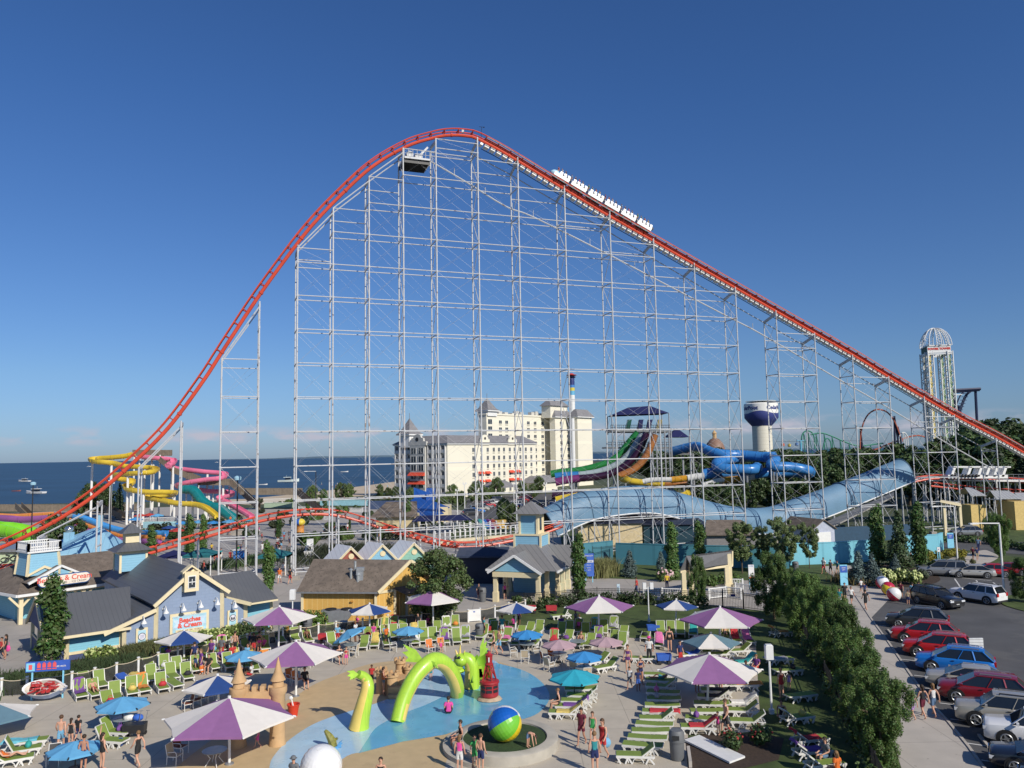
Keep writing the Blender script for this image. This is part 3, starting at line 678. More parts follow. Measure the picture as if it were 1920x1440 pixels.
for a_,z in((10,1.2),(14,.9),(22,1.6),(25,1.3),(33,1.5),(36,1.9),(40,1.2),(19,.7)):hbox(b,a_,a_+2.2,1.5,3.5,32,32.2+z,o=TO)
bw(b,'rooftop_plant',HG,hotel)
for(p0,p1,Y,ztop)in((1042,1082,349,31.5),(1084,1121,352,31.5)):
 o=at(p0,850,Y);o.z=0;e=at(p1,850,Y);L=(e.x-o.x)/.627*.84
 b=MB();hbox(b,0,L,0,3 if p0==1042 else 1.6,0,ztop,o=o);bw(b,'wall',HW,hotel)
 b=MB();hip(b,0,L,0,4,ztop+.1,3.4,2.4,o=o,ov=1.0);bw(b,'roof',HR,hotel)
 b=MB();hbox(b,-.9,L+.9,-.9,4.9,ztop-.4,ztop+.08,o=o);bw(b,'cornice',WHITE,hotel)
 if p0==1042:
  for j in range(9):
   for u in(L*.36,L*.78):hwin(0,u,28-j*3,1.9,1.35,o=o)
  o2=o+hw_*6+hv*0
  b=MB();hbox(b,-2,L-1.5,1,6,31,36.5,o=o);bw(b,'penthouse',HW,hotel);b=MB();hip(b,-2,L-1.5,1,6,36.5,2.6,2.4,o=o);bw(b,'roof',HR,hotel)
o=at(1003,925,300);o.z=0
b=MB();hbox(b,0,15,0,6,0,3.6,o=o);bw(b,'wall',HW,hotel);b=MB();hip(b,0,15,0,6,3.6,2.6,3.0,o=o,ov=1.0);bw(b,'roof',HR,hotel)
o=at(939,930,262);o.z=0
b=MB();hip(b,0,9,0,9,3.6,2.4,4.0,o=o);bw(b,'roof',HR,hotel);b=MB()
for u in(0,9):
 for v_ in(0,9):b.tube(hp(u,v_,0,o),hp(u,v_,3.6,o),.3,6)
bw(b,'porch_column',WHITE,hotel)
# -- water tower
WT_W=M('tower_white',(.78,.77,.72),.5,var=.04,sc=.3);WT_B=M('tower_blue',(.045,.06,.22),.45,var=.08)
wc=at(1430.5,845,480);wc.z=0
wt=thing('water_tower','white and navy water tower with blue lettering on a thick pale stem','water tower',wc)
b=MB();b.lathe([(6.4,0),(6.0,10),(5.9,29.8)],28);kid(b,'stem',M('tower_concrete',(.66,.63,.52),.7,var=.05,kind='lines',a=(0,0,.45),b=(.58,.55,.45)),wt)
b=MB();b.lathe([(5.9,29.5),(8.4,32.3),(10.2,34.6),(10.25,37.2)],40);kid(b,'bowl',WT_B,wt)
b=MB();b.lathe([(10.2,37.2),(10.2,43.2),(9.7,43.6),(5,44.3),(0,44.5)],40);tk=kid(b,'tank',WT_W,wt)
b=MB()
for i in range(60):
 a0=2*math.pi*i/60;a1=2*math.pi*(i+1)/60;z0=37.9+.9*math.sin(a0*3+1.2);z1=37.9+.9*math.sin(a1*3+1.2);r_=10.26
 b.add([(r_*math.cos(a0),r_*math.sin(a0),37.1),(r_*math.cos(a1),r_*math.sin(a1),37.1),(r_*math.cos(a1),r_*math.sin(a1),z1),(r_*math.cos(a0),r_*math.sin(a0),z0)],[(0,1,2,3)])
kid(b,'wave_band',WT_B,wt)
vs,fs=text_geo('CedarPoint',3.2,.11)
for nm,ac in(('lettering',-math.pi/2+.74),('lettering',-math.pi/2-1.2)):
 b=MB();b.add([(10.33*math.cos(ac+v.x/10.3),10.33*math.sin(ac+v.x/10.3),40.6+v.y)for v in vs],fs);kid(b,nm,WT_B,wt)
b=MB();b.lathe([(.05,44.5),(9.2,44.7)],24,sm=False);b.path([(9.0*math.cos(t*.3),9.0*math.sin(t*.3),45.0)for t in range(22)],.12,4);kid(b,'roof_rail',WT_W,wt)
# -- drop tower
dc=at(1757,838,400);dc.z=0
dt=thing('drop_tower','tall white lattice drop tower with a domed crown and red lettered sign','drop tower',dc)
k=mpp(400)
cp={c_:((x_-960)/FPX*(400+y_)-dc.x,y_)for c_,x_,y_ in(('a',1748,-3),('b',1785,-5),('c',1771,7),('d',1738,7))}
LAT=[M('lattice_yellow',(.55,.45,.16),.6),M('lattice_green',(.20,.30,.16),.6),M('lattice_green',(.2,.3,.16),.6),M('lattice_dark',(.16,.18,.15),.6)]
for(kk,(x,y)),lm in zip(cp.items(),LAT):
 b=MB();w_=1.35
 for sx_ in(-1,1):
  for sy_ in(-1,1):b.tube((x+sx_*w_,y+sy_*w_,0),(x+sx_*w_,y+sy_*w_,64),.33,5)
 n=22
 for i in range(n):
  z0=64*i/n;z1=64*(i+1)/n
  for sy_ in(-1,1):s_=1 if i%2 else-1;b.tube((x-w_*s_,y+sy_*w_,z0),(x+w_*s_,y+sy_*w_,z1),.16,4)
  for sx_ in(-1,1):s_=1 if i%2 else-1;b.tube((x+w_*sx_,y-s_*w_,z0),(x+w_*sx_,y+s_*w_,z1),.16,4)
 col=kid(b,'column',WHITE,dt)
 b=MB();b.box((x,y,32),(1.3,1.3,63));kid(b,'guide_rail',lm,col)
b=MB()
def dq(t):return V((cp['d'][0],cp['d'][1],0)).lerp(V((cp['a'][0],cp['a'][1],0)),t)
A_,B_,C_,D_=(V((cp[q][0],cp[q][1],0))for q in 'abcd')
ctr_=(A_+B_+C_+D_)/4;ex=lambda p,s=1.2:ctr_+(p-ctr_)*s
ring=[ex(A_),ex(B_),ex(C_),ex(D_)]
for i in range(4):
 p,q=ring[i],ring[(i+1)%4]
 for z in(62.6,63.4,67.0):b.bar(p+V((0,0,z)),q+V((0,0,z)),.6,.6)
kid(b,'crown_ring',WHITE,dt)
b=MB();b.slab([ring[0]+V((0,0,63.6)),ring[1]+V((0,0,63.6)),ring[1]+V((0,0,66.8)),ring[0]+V((0,0,66.8))],(0,.3,0));sg=kid(b,'sign_panel',WHITE,dt)
b=MB();rt=(ring[1]-ring[0]).normalized();text_on(b,'POWER TOWER',1.45,(ring[0]+ring[1])/2+V((0,-.12,65.2)),rt,(0,0,1),bold=.09);kid(b,'lettering',M('sign_red',(.6,.05,.03),.5),sg)
b=MB();b.slab([ring[3]+V((0,0,63.6)),ring[0]+V((0,0,63.6)),ring[0]+V((0,0,66.8)),ring[3]+V((0,0,66.8))],(.2,.2,0));kid(b,'sign_panel',M('sign_green',(.03,.07,.03),.6),dt)
b=MB();apex=ctr_+V((0,0,77))
for p in ring+[(ring[i]+ring[(i+1)%4])/2*1.0+((ring[i]+ring[(i+1)%4])/2-ctr_)*.12 for i in range(4)]:
 for e in(-1.1,1.1):
  t_=V((-(p-ctr_).y,(p-ctr_).x,0)).normalized()*e;pts=[]
  for i in range(11):f=math.pi/2*i/10;pts.append(ctr_+(p-ctr_+t_)*math.cos(f)+t_*.25*(1-math.cos(f))+V((0,0,67+10*math.sin(f))))
  b.path(pts,.21,5)
 for i in range(10):
  f=math.pi/2*i/10;f2=math.pi/2*(i+1)/10;t_=V((-(p-ctr_).y,(p-ctr_).x,0)).normalized()
  b.tube(ctr_+(p-ctr_+t_)*math.cos(f)+V((0,0,67+10*math.sin(f))),ctr_+(p-ctr_-t_)*math.cos(f2)+V((0,0,67+10*math.sin(f2))),.13,4)
kid(b,'dome',WHITE,dt)
# -- other rides on the skyline
NAVY=M('navy_steel',(.012,.02,.06),.45,var=.15);RUST=M('red_brown_steel',(.36,.085,.045),.5,var=.1);TEALG=M('green_steel',(.05,.24,.16),.5,var=.1);TURQ=M('turquoise_steel',(.10,.35,.50),.5)
def ride(name,label,cat,base_px,Y):p=at(*base_px,Y);p.z=0;return thing(name,label,cat,p)
t=ride('dive_coaster','dark navy coaster top with platform and steep drop track right of the tower','roller coaster',(1815,838),440)
def pp(pts,Y,k=5):return smoothpts([at(a,c,Y)for a,c in pts],k)
b=MB();b.path(pp([(1783,732),(1800,731),(1838,729)],440),.9,6);b.path(pp([(1783,735),(1800,734),(1836,731)],446),.9,6);bw(b,'top_track',NAVY,t)
b=MB()
for o_ in(0,9,12):b.path(pp([(1808+o_,735),(1802+o_,740),(1796+o_,752),(1788+o_,775),(1782+o_,800),(1782+o_,820)],440+o_*.4),.38,5)
for i in range(9):q=i/9;b.bar(at(1806-22*q,738+55*q,440),at(1817-22*q,738+55*q,443),.35)
bw(b,'drop_track',NAVY,t)
for x0,y0,x1 in((1829,733,1833),(1797,760,1800),(1800,770,1806),(1790,740,1788)):
 b=MB();p=at(x0,y0,442);q=at(x1,838,442);q.z=0;b.tube(p,q,.75,8);bw(b,'column',NAVY,t)
b=MB();b.slab([at(1786,740,438),at(1804,739,438),at(1804,739,444),at(1786,740,444)],(0,0,-.4));bw(b,'maintenance_deck',WHITE,t)
t=ride('looping_coaster','thin red brown coaster loop with dark blue supports among distant trees','roller coaster',(1640,838),430)
for o_ in(0,1.6):
 b=MB();b.path(pp([(1613,850),(1612.5,835),(1614,815),(1619,793),(1628,777),(1640,769),(1650,768),(1662,772),(1672,782),(1680,796),(1686,812),(1692,828)],430+o_),.42,6);b.path(pp([(1613,800),(1614,820),(1620,840),(1640,843),(1665,833),(1685,826),(1705,819),(1725,817),(1745,824)],432+o_),.42,6);bw(b,'track',RUST,t)
for a_,c_ in(((1677,780),(1676,838)),((1677,784),(1692,838)),((1614,815),(1609,845)),((1614,815),(1620,845)),((1683,800),(1700,838))):
 b=MB();p=at(*a_,431);q=at(*c_,431);q.z=0;b.tube(p,q,.6,6);bw(b,'column',NAVY,t)
b=MB()
for x in(1686,1690,1694,1698,1702):p=at(x,812+abs(x-1694),420);q=V((p.x,p.y,0));b.tube(p,q,.25,5)
b.path(pp([(1684,822),(1690,813),(1694,811),(1698,813),(1704,822)],420),.3,5);bw(b,'lift_frame',WHITE,t)
t=ride('green_coaster','distant green coaster with arched track and thin supports above the treetops','roller coaster',(1560,845),470)
for o_ in(0,2):
 b=MB();b.path(pp([(1503,835),(1503,822),(1506,812),(1513,808),(1522,811),(1527,822),(1528,842)],470+o_),.45,5)
 b.path(pp([(1520,815),(1540,812),(1560,818),(1585,829),(1610,836),(1640,833),(1656,831)],474+o_),.45,5)
 b.path(pp([(1543,842),(1546,828),(1551,822),(1557,828),(1559,842)],466+o_),.4,5);bw(b,'track',TEALG,t)
for x,y in((1515,809),(1530,813),(1545,813),(1560,818),(1575,825),(1592,832),(1612,836),(1632,834),(1650,832),(1507,813)):
 b=MB();p=at(x,y,473);q=V((p.x,p.y,0));b.tube(p,q,.3,4);b.tube(p,q+V((4,0,0)),.22,4);bw(b,'support',TEALG,t)
t=ride('tower_swing_ride','slim striped swing tower with a red cap rising behind the hotel','swing ride',(1075,850),560)
z0=15;kk=mpp(560);zz=lambda y:15+(848-y)*kk
b=MB();b.lathe([(2.1,0),(2.1,zz(758))],12);kid(b,'mast',WHITE,t)
for y0,y1,c_ in((758,740,WHITE),(740,732,M('sw_light',(.12,.4,.6),.5)),(732,726,M('sw_yellow',(.6,.5,.06),.5)),(726,721,M('sw_blue2',(.05,.2,.5),.5)),(721,707,M('sw_navy',(.02,.035,.16),.5))):
 b=MB();b.lathe([(2.15,zz(y0)),(2.15,zz(y1))],12);kid(b,'mast_band',c_,t)
b=MB();b.lathe([(.3,zz(705)),(3.6,zz(703)),(3.9,zz(702)),(1.8,zz(700.6)),(1.2,zz(699)),(.1,zz(698.4))],12);kid(b,'cap',M('sw_red',(.55,.06,.04),.5),t)
b=MB();b.lathe([(2.3,zz(707.5)),(3.4,zz(706)),(2.4,zz(704.5))],10);kid(b,'collar',NAVY,t)
t=ride('sky_ride_mast','thin turquoise cable mast with a curved arm left of the distant green coaster','cable ride',(1501,846),420)
b=MB();p=at(1501,826,420);b.tube(V((p.x,p.y,0)),p,.6,6);b.bar(p-V((2,0,0)),p+V((2,0,0)),.4);bw(b,'mast',TURQ,t)
for i,(x,y)in enumerate(((1468,834),(1480,835),(1494,833))):
 p=at(x,y,420);b=MB();b.lathe([(.2,.9),(.9,.6),(.9,-.6),(.5,-.9)],8,p);b.tube(p+V((0,0,.8)),p+V((0,0,3)),.1,4);o=b.build('cable_car',M(f'cab{i}',[(.5,.1,.05),(.5,.4,.1),(.1,.2,.4)][i],.5));tag(o,['red','yellow','dark blue'][i]+' cable car cabin hanging in the sky beside the water tower','cable car','cable cars beside the water tower')
b=MB();b.tube(at(1455,828,420),at(1640,826,420),.06,3);tag(b.build('ride_cable',DARK),'thin dark ride cable the small cabins hang from','cable')
t=ride('domed_building','brown domed old building with a small lantern behind the blue slides','building',(1342,850),420)
b=MB();c=at(1341,850,420);c.z=0;b.lathe([(5.4,14),(5.2,16.6),(4.2,19),(2.4,21),(1.0,21.6)],14,V((c.x,c.y,0))-t.location);kid(b,'dome',M('dome_brown',(.22,.13,.09),.6),t)
b=MB();b.lathe([(1.1,21.4),(1.1,24),(1.5,24.1),(.1,26)],8,V((c.x,c.y,0))-t.location);kid(b,'lantern',M('lantern_tan',(.5,.33,.16),.6),t)
b=MB();b.box((0,0,7),(34,16,14));kid(b,'wall',M('brick_red',(.26,.11,.07),.8,var=.2),t)
# -- water slides
def slide_prof(r,lip=.0,n=8,open_top=True):
 out=[(r*math.cos(math.pi+math.pi*i/n),r*math.sin(math.pi+math.pi*i/n))for i in range(n+1)]
 out=[(-r,lip)]+out+[(r,lip)];inn=[(a*.9,c*.9+.02)for a,c in out][::-1]
 return out+inn
def plast(n,c):return M('plastic_'+n,c,.28,var=.08,sc=.5,coat=.3)
def chute(parent,name,pts,Y,r,mat,lip=.35,k=6,posts=None,pm=WHITE,tube=False):
 ps=smoothpts([at(p[0],p[1],p[2]if len(p)>2 else Y)for p in pts],k)
 b=MB()
 if tube:b.path(ps,r,10)
 else:b.sweep(slide_prof(r,lip),ps,closed=True,cap=True)
 for i in range(0,len(ps),4):
  j=min(i,len(ps)-2);d=(ps[j+1]-ps[j]).normalized()
  if tube:b.tube(ps[i]-d*.06,ps[i]+d*.06,r*1.07,10)
  else:b.sweep([(a*1.07,c*1.07)for a,c in slide_prof(r,lip)],[ps[i]-d*.06,ps[i]+d*.06],closed=True,cap=True)
 o=bw(b,name,mat,parent)
 if posts:
  for i in posts:
   p=ps[int(i*(len(ps)-1))];b=MB();b.tube(V((p.x,p.y,-.2)),p-V((0,0,r*.9)),.28,8);bw(b,'column',pm,parent)
 return ps
YEL=plast('yellow',(.66,.48,.05));PNK=plast('pink',(.74,.19,.32));TEA=plast('teal',(.01,.20,.22));WOOD=M('weathered_wood',(.19,.155,.115),.85,var=.2,sc=1.2,kind='lines',a=(2.2,.9,0),b=(.11,.09,.065))
sp_=at(275,965,192);sp_.z=0
ls=thing('water_slide_tower','yellow, pink and teal open water slides winding down from a weathered wooden tower','water slide',sp_)
chute(ls,'yellow_chute',[(250,850),(238,853),(212,856),(182,858,190),(172,861,187),(180,864,184),(205,866,184),(230,872),(262,874),(284,876,190),(292,880,187),(282,884,184),(262,885,183),(240,887,184),(214,890,187),(222,896,190),(246,900,190),(246,906,189),(236,911,186),(244,917,183),(275,921,182),(310,921,183),(327,923,187),(318,927,190),(290,929,189),(275,931,185),(300,936,183),(330,942,182),(362,944,182),(381,949,181),(395,958,180),(407,968,179)],190,.78,YEL,posts=(.12,.2,.3,.42,.55,.64,.72))
chute(ls,'pink_chute',[(268,855),(300,858),(322,861,196),(325,866,192),(316,872,190),(330,877),(382,883),(415,886,198),(422,890,195),(414,895,191),(385,898,190),(350,904,190),(334,910,192),(350,913,196),(385,919),(425,921,198),(434,926,195),(415,931,191),(412,936,190),(428,942,189),(450,955,187),(472,968,185)],194,.78,PNK,posts=(.15,.3,.42,.55,.68,.8))
chute(ls,'teal_chute',[(340,914),(358,915),(368,922),(378,935),(392,945),(408,949),(422,958),(440,970)],184,1.45,TEA,lip=.5,posts=(.2,.5))
b=MB()
def rail(b,p,q,h=1.3,w=.12):
 b.slab([p,q,q+V((0,0,h)),p+V((0,0,h))],(0,w,0))
def stair(b,p,q,w=2.0):
 b.slab([p,q,q+V((0,w,0)),p+V((0,w,0))],(0,0,-.25));rail(b,p,q);rail(b,p+V((0,w,0)),q+V((0,w,0)))
stair(b,at(248,853,195),at(303,853,195),6);st=bw(b,'top_deck',WOOD,ls)
b=MB();stair(b,at(287,855,194),at(322,884,192),2.2);stair(b,at(322,884,192),at(370,904,191),2.2);stair(b,at(370,908,191),at(430,908,191),2.6);stair(b,at(430,908,191),at(452,926,190),2.2);bw(b,'stair_flight',WOOD,ls)
b=MB()
for x,y in((252,853),(272,853),(300,853),(288,870),(322,884),(350,896),(372,908),(400,908),(430,908),(262,853),(285,853)):p=at(x,y,195);b.tube(V((p.x,p.y,0)),p,.22,6)
bw(b,'tower_post',WHITE,ls)
bk=thing('boardwalk','weathered grey wooden boardwalk with railings and stairs along the lake shore','boardwalk',at(120,960,230))
bk.location.z=0
b=MB();
for p,q in(((-60,957),(190,957)),((150,953),(205,957)),((205,957),(260,955)),((450,926),(560,926))):
 P_,Q_=at(*p,225),at(*q,225);P_.z=max(P_.z,.3);Q_.z=max(Q_.z,.3);b.slab([P_,Q_,Q_+V((0,4,0)),P_+V((0,4,0))],(0,0,-.3));rail(b,P_,Q_,1.5);rail(b,P_+V((0,4,0)),Q_+V((0,4,0)),1.5)
bw(b,'deck',WOOD,bk)
for p,q in(((28,952),(62,984)),((192,955),(228,974)),((224,974),(262,996)),((452,926),(482,955)),((556,926),(600,962))):b=MB();stair(b,at(*p,205),at(*q,196),2.6);bw(b,'stairs',WOOD,bk)
ORG=plast('orange',(.68,.27,.07));PUR=plast('purple',(.30,.10,.30));LIME=plast('lime',(.22,.62,.03));SBL=plast('sky_blue',(.06,.28,.62))
fs_=thing('family_slide','wide multicoloured slide lanes and bright green chute at the far left edge','water slide',at(60,990,150));fs_.location.z=0
chute(fs_,'green_chute',[(-60,976,152),(-20,982),(10,984),(34,988),(52,994),(70,1003)],150,2.3,LIME,lip=.3,posts=(.3,.75))
chute(fs_,'purple_lane',[(-40,966,170),(10,968),(40,970),(75,968),(98,966)],168,1.2,PUR,lip=.1)
chute(fs_,'orange_lane',[(-40,962,172),(20,965),(60,963),(96,961)],172,1.1,ORG,lip=.1)
ms_=thing('mat_slide','wide slide of blue, orange and purple lanes behind the pale blue roof','water slide',at(180,995,140));ms_.location.z=0
for nm,m_,dx,dy in(('blue_lane',SBL,12,-7),('orange_lane',ORG,6,0),('purple_lane',PUR,0,7)):
 chute(ms_,nm,[(130+dx,972+dy),(150+dx,978+dy),(172+dx,986+dy),(195+dx,994+dy),(220+dx,1000+dy),(245+dx,1003+dy),(300+dx,1004+dy)],140-dy*.15,.85,m_,lip=.15)
cp_=at(1200,905,215);cp_.z=0
ct=thing('slide_tower','tall grey scaffold slide tower under navy shade canopies with coloured drop slides','water slide',cp_)
NVC=M('navy_canopy',(.007,.011,.075),.85,var=.1)
def canopy(parent,bl,br,rl,rr_,Yf,dep,name='canopy',mat=NVC):
 a,c,e,f=at(*bl,Yf),at(*br,Yf),at(*rl,Yf+dep/2),at(*rr_,Yf+dep/2);g=c+V((0,dep,0));h=a+V((0,dep,0))
 b=MB();b.slab([a,c,f,e],(0,0,-.08));b.slab([c,g,f],(0,0,-.08));b.slab([g,h,e,f],(0,0,-.08));b.slab([h,a,e],(0,0,-.08));bw(b,name,mat,parent)
 for p in(a,c,g,h):
  pass
 return a,c,g,h
cs=canopy(ct,(1147,778),(1254,774),(1178,764),(1219,761),212,10)
canopy(ct,(1254,819),(1292,819),(1268,803),(1270,803),218,8)
b=MB()
for p in cs:b.tube(V((p.x,p.y,20)),p,.16,5)
for x in(1254,1292):p=at(x,819,218);b.tube(V((p.x,p.y,0)),p,.14,5)
bw(b,'canopy_post',GREYM,ct)
b=MB();p,q=at(1145,806,210),at(1257,807,210);b.slab([p,q,q+V((0,12,0)),p+V((0,12,0))],(0,0,-.5));p,q=at(1138,838,210),at(1260,838,210);b.slab([p,q,q+V((0,12,0)),p+V((0,12,0))],(0,0,-.4));p,q=at(1258,850,214),at(1300,850,214);b.slab([p,q,q+V((0,7,0)),p+V((0,7,0))],(0,0,-.4))
bw(b,'platform',M('deck_grey',(.16,.17,.17),.6),ct)
b=MB()
for y,x0,x1,Yq in((806,1145,1257,210),(838,1138,1260,210),(850,1258,1300,214)):
 for h in(.6,1.3):p,q=at(x0,y,Yq),at(x1,y,Yq);b.tube(p+V((0,0,h)),q+V((0,0,h)),.06,4)
 for i in range(int((x1-x0)/4)):p=at(x0+i*4,y,Yq);b.tube(p,p+V((0,0,1.3)),.05,4)
bw(b,'guard_rail',DARK,ct)
b=MB()
for x in(1148,1170,1222,1230,1238,1246,1254,1258):
 for dY in(0,11):p=at(x,807,210+dY);b.tube(V((p.x,p.y,0)),p,.2,6)
for x in(1280,1299):p=at(x,850,216);b.tube(V((p.x,p.y,0)),p,.3,6)
for i in range(7):
 z=2.5+i*2.6
 for x0,x1 in((1222,1258),(1148,1170)):
  p,q=at(x0,807,210),at(x1,807,210);b.tube(V((p.x,p.y,z)),V((q.x,q.y,z)),.08,4);b.tube(V((p.x,p.y,z)),V((q.x,q.y,z+2.4)),.06,4)
bw(b,'scaffold_post',M('galvanised',(.38,.39,.40),.4,.4),ct)
for x,c_,nm in((1179,plast('dark_green',(.01,.07,.04)),'green'),(1201,NVC,'navy'),(1218,NVC,'navy'),(1236,plast('olive',(.25,.2,.05)),'yellow')):
 b=MB();p=at(x,807,213);b.slab([p+V((-.9,0,0)),p+V((.3,0,0)),p+V((1.0,.4,3.0)),p+V((-.1,.4,3.0))],(0,1.6,0));bw(b,'launch_box',c_,ct)
GRN=plast('green',(.02,.17,.035));CLR=plast('clear_grey',(.30,.36,.37));DPUR=plast('dark_purple',(.030,.007,.024));BRN=plast('orange_brown',(.33,.13,.035))
chute(ct,'green_tube',[(1196,812),(1184,825),(1172,840),(1158,856),(1138,868),(1110,877),(1080,883),(1055,885),(1033,889)],208,1.0,GRN,tube=True,posts=(.75,),pm=GREYM)
chute(ct,'clear_tube',[(1204,815),(1196,828),(1184,846),(1170,862),(1148,876),(1122,885),(1100,889),(1084,891)],205,.95,CLR,tube=True)
chute(ct,'blue_runout',[(1084,891),(1060,892),(1041,894)],205,1.05,plast('runout_blue',(.03,.16,.38)),tube=True)
chute(ct,'purple_tube',[(1212,812),(1207,825),(1198,845),(1185,862),(1168,876),(1145,888),(1118,894),(1086,897)],202,.95,DPUR,tube=True)
chute(ct,'purple_runout',[(1086,897),(1062,900),(1042,904)],202,1.05,plast('runout_purple',(.16,.03,.12)),tube=True,posts=(.3,),pm=GREYM)
chute(ct,'orange_tube',[(1228,815),(1222,832),(1214,850),(1203,866),(1188,880),(1170,889),(1160,893)],199,.95,BRN,tube=True)
chute(ct,'yellow_trough',[(1162,894,199),(1175,899),(1200,903),(1225,905),(1246,906)],196,.95,YEL,lip=.6)
chute(ct,'orange_trough',[(1246,906),(1268,907),(1288,907)],196,1.0,BRN,tube=True)
chute(ct,'splash_trough',[(1042,935,175),(1060,931,175),(1085,927,175),(1110,921,176)],175,1.1,YEL,lip=.4)
chute(ct,'lower_purple_run',[(1035,927,180),(1080,930,180),(1130,932,180)],180,1.2,DPUR,tube=True)
chute(ct,'end_trough',[(1270,930,180),(1284,927,180),(1292,922,180)],180,.9,YEL,lip=.5)
LB=M('tube_blue',(.04,.19,.47),.3,var=.06,sc=.5);DBL=plast('tube_navy',(.012,.03,.15))
bs=thing('blue_tube_slide','glossy blue tube slide coiling on tall grey posts beside the water tower','water slide',at(1400,930,195));bs.location.z=0
chute(bs,'blue_tube',[(1262,846,212),(1296,838,208),(1312,838,205),(1335,848,200),(1360,852,198),(1390,853,198),(1420,856,196),(1440,858,194),(1454,862,190),(1446,870,187),(1452,875,186),(1480,876,186),(1505,880,186),(1519,884,188),(1510,887,192),(1478,886,194),(1440,886,194),(1410,890,193)],196,1.25,LB,tube=True,posts=(.45,.6,.72,.85),pm=GREYM)
chute(bs,'blue_tube',[(1452,856,201),(1400,857,200),(1372,860,198),(1348,866,194),(1344,873,191),(1352,878,189),(1385,880,188),(1412,880,188),(1420,877,191),(1405,884,194),(1370,886,194),(1335,887,192),(1318,890,192)],194,1.3,LB,tube=True,posts=(.3,.55,.75),pm=GREYM)
chute(bs,'navy_tube',[(1345,850,201),(1365,854,199),(1392,856,199)],199,1.3,DBL,tube=True)
chute(bs,'white_trough',[(1318,890),(1300,893),(1288,895)],191,1.1,plast('white',(.68,.68,.66)),lip=.5)
chute(bs,'yellow_trough',[(1288,895),(1270,897),(1258,898)],191,1.0,plast('amber',(.60,.30,.03)),lip=.5)
chute(bs,'white_trough',[(1258,898),(1240,898),(1220,899),(1206,902)],190,.8,MATS['plastic_white'],lip=.4)
chute(bs,'white_trough',[(1412,892),(1395,895),(1385,896)],193,1.1,MATS['plastic_white'],lip=.5,posts=(.5,),pm=GREYM)
chute(bs,'yellow_trough',[(1385,896),(1370,898),(1356,899)],192,.9,MATS['plastic_amber'],lip=.5)
chute(bs,'white_trough',[(1356,899),(1345,900),(1335,903),(1318,908)],191,.75,MATS['plastic_white'],lip=.4)
# -- mid ground buildings
def vplane(o,e1):
 n=V((-e1.y,e1.x,0))
 def f(px_,py_,off=0.):
  d=ray(px_,py_);t=n.dot(o+n*off-cC)/n.dot(d);return cC+d*t
 return f
ROOFM=M('charcoal_seam_roof',(.100,.105,.114),.5,var=.06,sc=.3,kind='lines',a=(2.2,1.85,0),b=(.08,.084,.092))
SHING=M('brown_shingle',(.15,.12,.095),.9,var=.25,sc=1.4,bump=.3,kind='patch',a=(5,.56),b=(.085,.068,.055))
BLUW=M('blue_shingle_wall',(.225,.29,.41),.8,var=.05,kind='brick',a=(2.0,4.0,math.pi/2),b=(.19,.25,.36))
CYW=M('cyan_clapboard',(.20,.47,.58),.65,var=.04,kind='lines',a=(0,0,5.5),b=(.15,.37,.47))
LBW=M('light_blue_clapboard',(.22,.44,.58),.65,var=.04,kind='lines',a=(0,0,4.5),b=(.17,.36,.48))
TANW=M('tan_wall',(.55,.45,.25),.75,var=.05)
DKB=M('dark_blue_wall',(.05,.07,.16),.7)
O_=G(232,1225);e1=(G(515,1179)-O_);e1.z=0;e1.normalize();e2=V((-e1.y,e1.x,0));vp=vplane(O_,e1)
shop=thing('ice_cream_shop','blue shingled ice cream shop with charcoal roofs and painted signs facing the pool','shop',O_)
def up(p,z):return V((p.x,p.y,z))
def prism_wall(b,pts,depth,mi=0):b.slab(pts,e2*depth,mi)
gl,gr=vp(291,1214),vp(416,1193);ap=vp(362,1066);el=vp(293,1133);er=vp(416,1103)
rw=e2*18.5
b=MB();prism_wall(b,[up(gl,0),up(gr,0),er-V((0,0,.1)),ap-V((0,0,.15)),el-V((0,0,.1))],18.3);bw(b,'wall',BLUW,shop)
b=MB();le=vp(286,1133.5);re_=vp(427,1107);f_=e2*-.35
ap2=ap+V((0,0,.05));b.slab([le+f_,ap2+f_,ap2+rw,le+rw],(0,0,-.14));b.slab([ap2+f_,re_+f_,re_+rw,ap2+rw],(0,0,-.14));bw(b,'roof',ROOFM,shop)
def trim(b,p,q,w=.16,h=.28):b.bar(p,q,w,h)
b=MB();g2=e2*-.45
trim(b,le+g2-V((0,0,.1)),ap2+g2-V((0,0,.1)));trim(b,ap2+g2-V((0,0,.1)),re_+g2-V((0,0,.1)))
for p,q in((up(gl,0),el),(up(gr,0),er)):b.bar(p+e2*-.06,q+e2*-.06,.3,.14)
bw(b,'gable_trim',CREAM,shop)
l0,l1=up(O_,0),up(gl,0);t0=vp(233,1168);t1=vp(291,1140)
b=MB();prism_wall(b,[l0,l1-e1*.02,t1-e1*.02-V((0,0,.15)),t0-V((0,0,.15))],7,0);bw(b,'wall',BLUW,shop)
b=MB();b.slab([t0-e1*1.5-V((0,0,.5))-e2*.3,t1-e2*.3,t1+e2*7.5,t0-e1*1.5-V((0,0,.5))+e2*7.5],(0,0,-.12));bw(b,'roof',ROOFM,shop)
b=MB();trim(b,t0-e1*1.5-e2*.36-V((0,0,.6)),t1-e2*.36-V((0,0,.1)));b.bar(l0-e2*.05,t0-e2*.05,.28,.14);bw(b,'gable_trim',CREAM,shop)
a0=vp(124,1243,.6);a1=vp(226,1226,.6);zE=2.25;zR=4.5
A0,A1=up(a0,0),up(a1,0)
b=MB();b.slab([A0,A1,up(A1,zE),up(A0,zE)],e2*6.6);bw(b,'wall',CYW,shop)
Lw=A0-e1*1.6
b=MB();ov=-e2*.9
r0,r1=up(Lw+e2*3.5,zR),up(A1+e1*1.4+e2*3.5,zR)
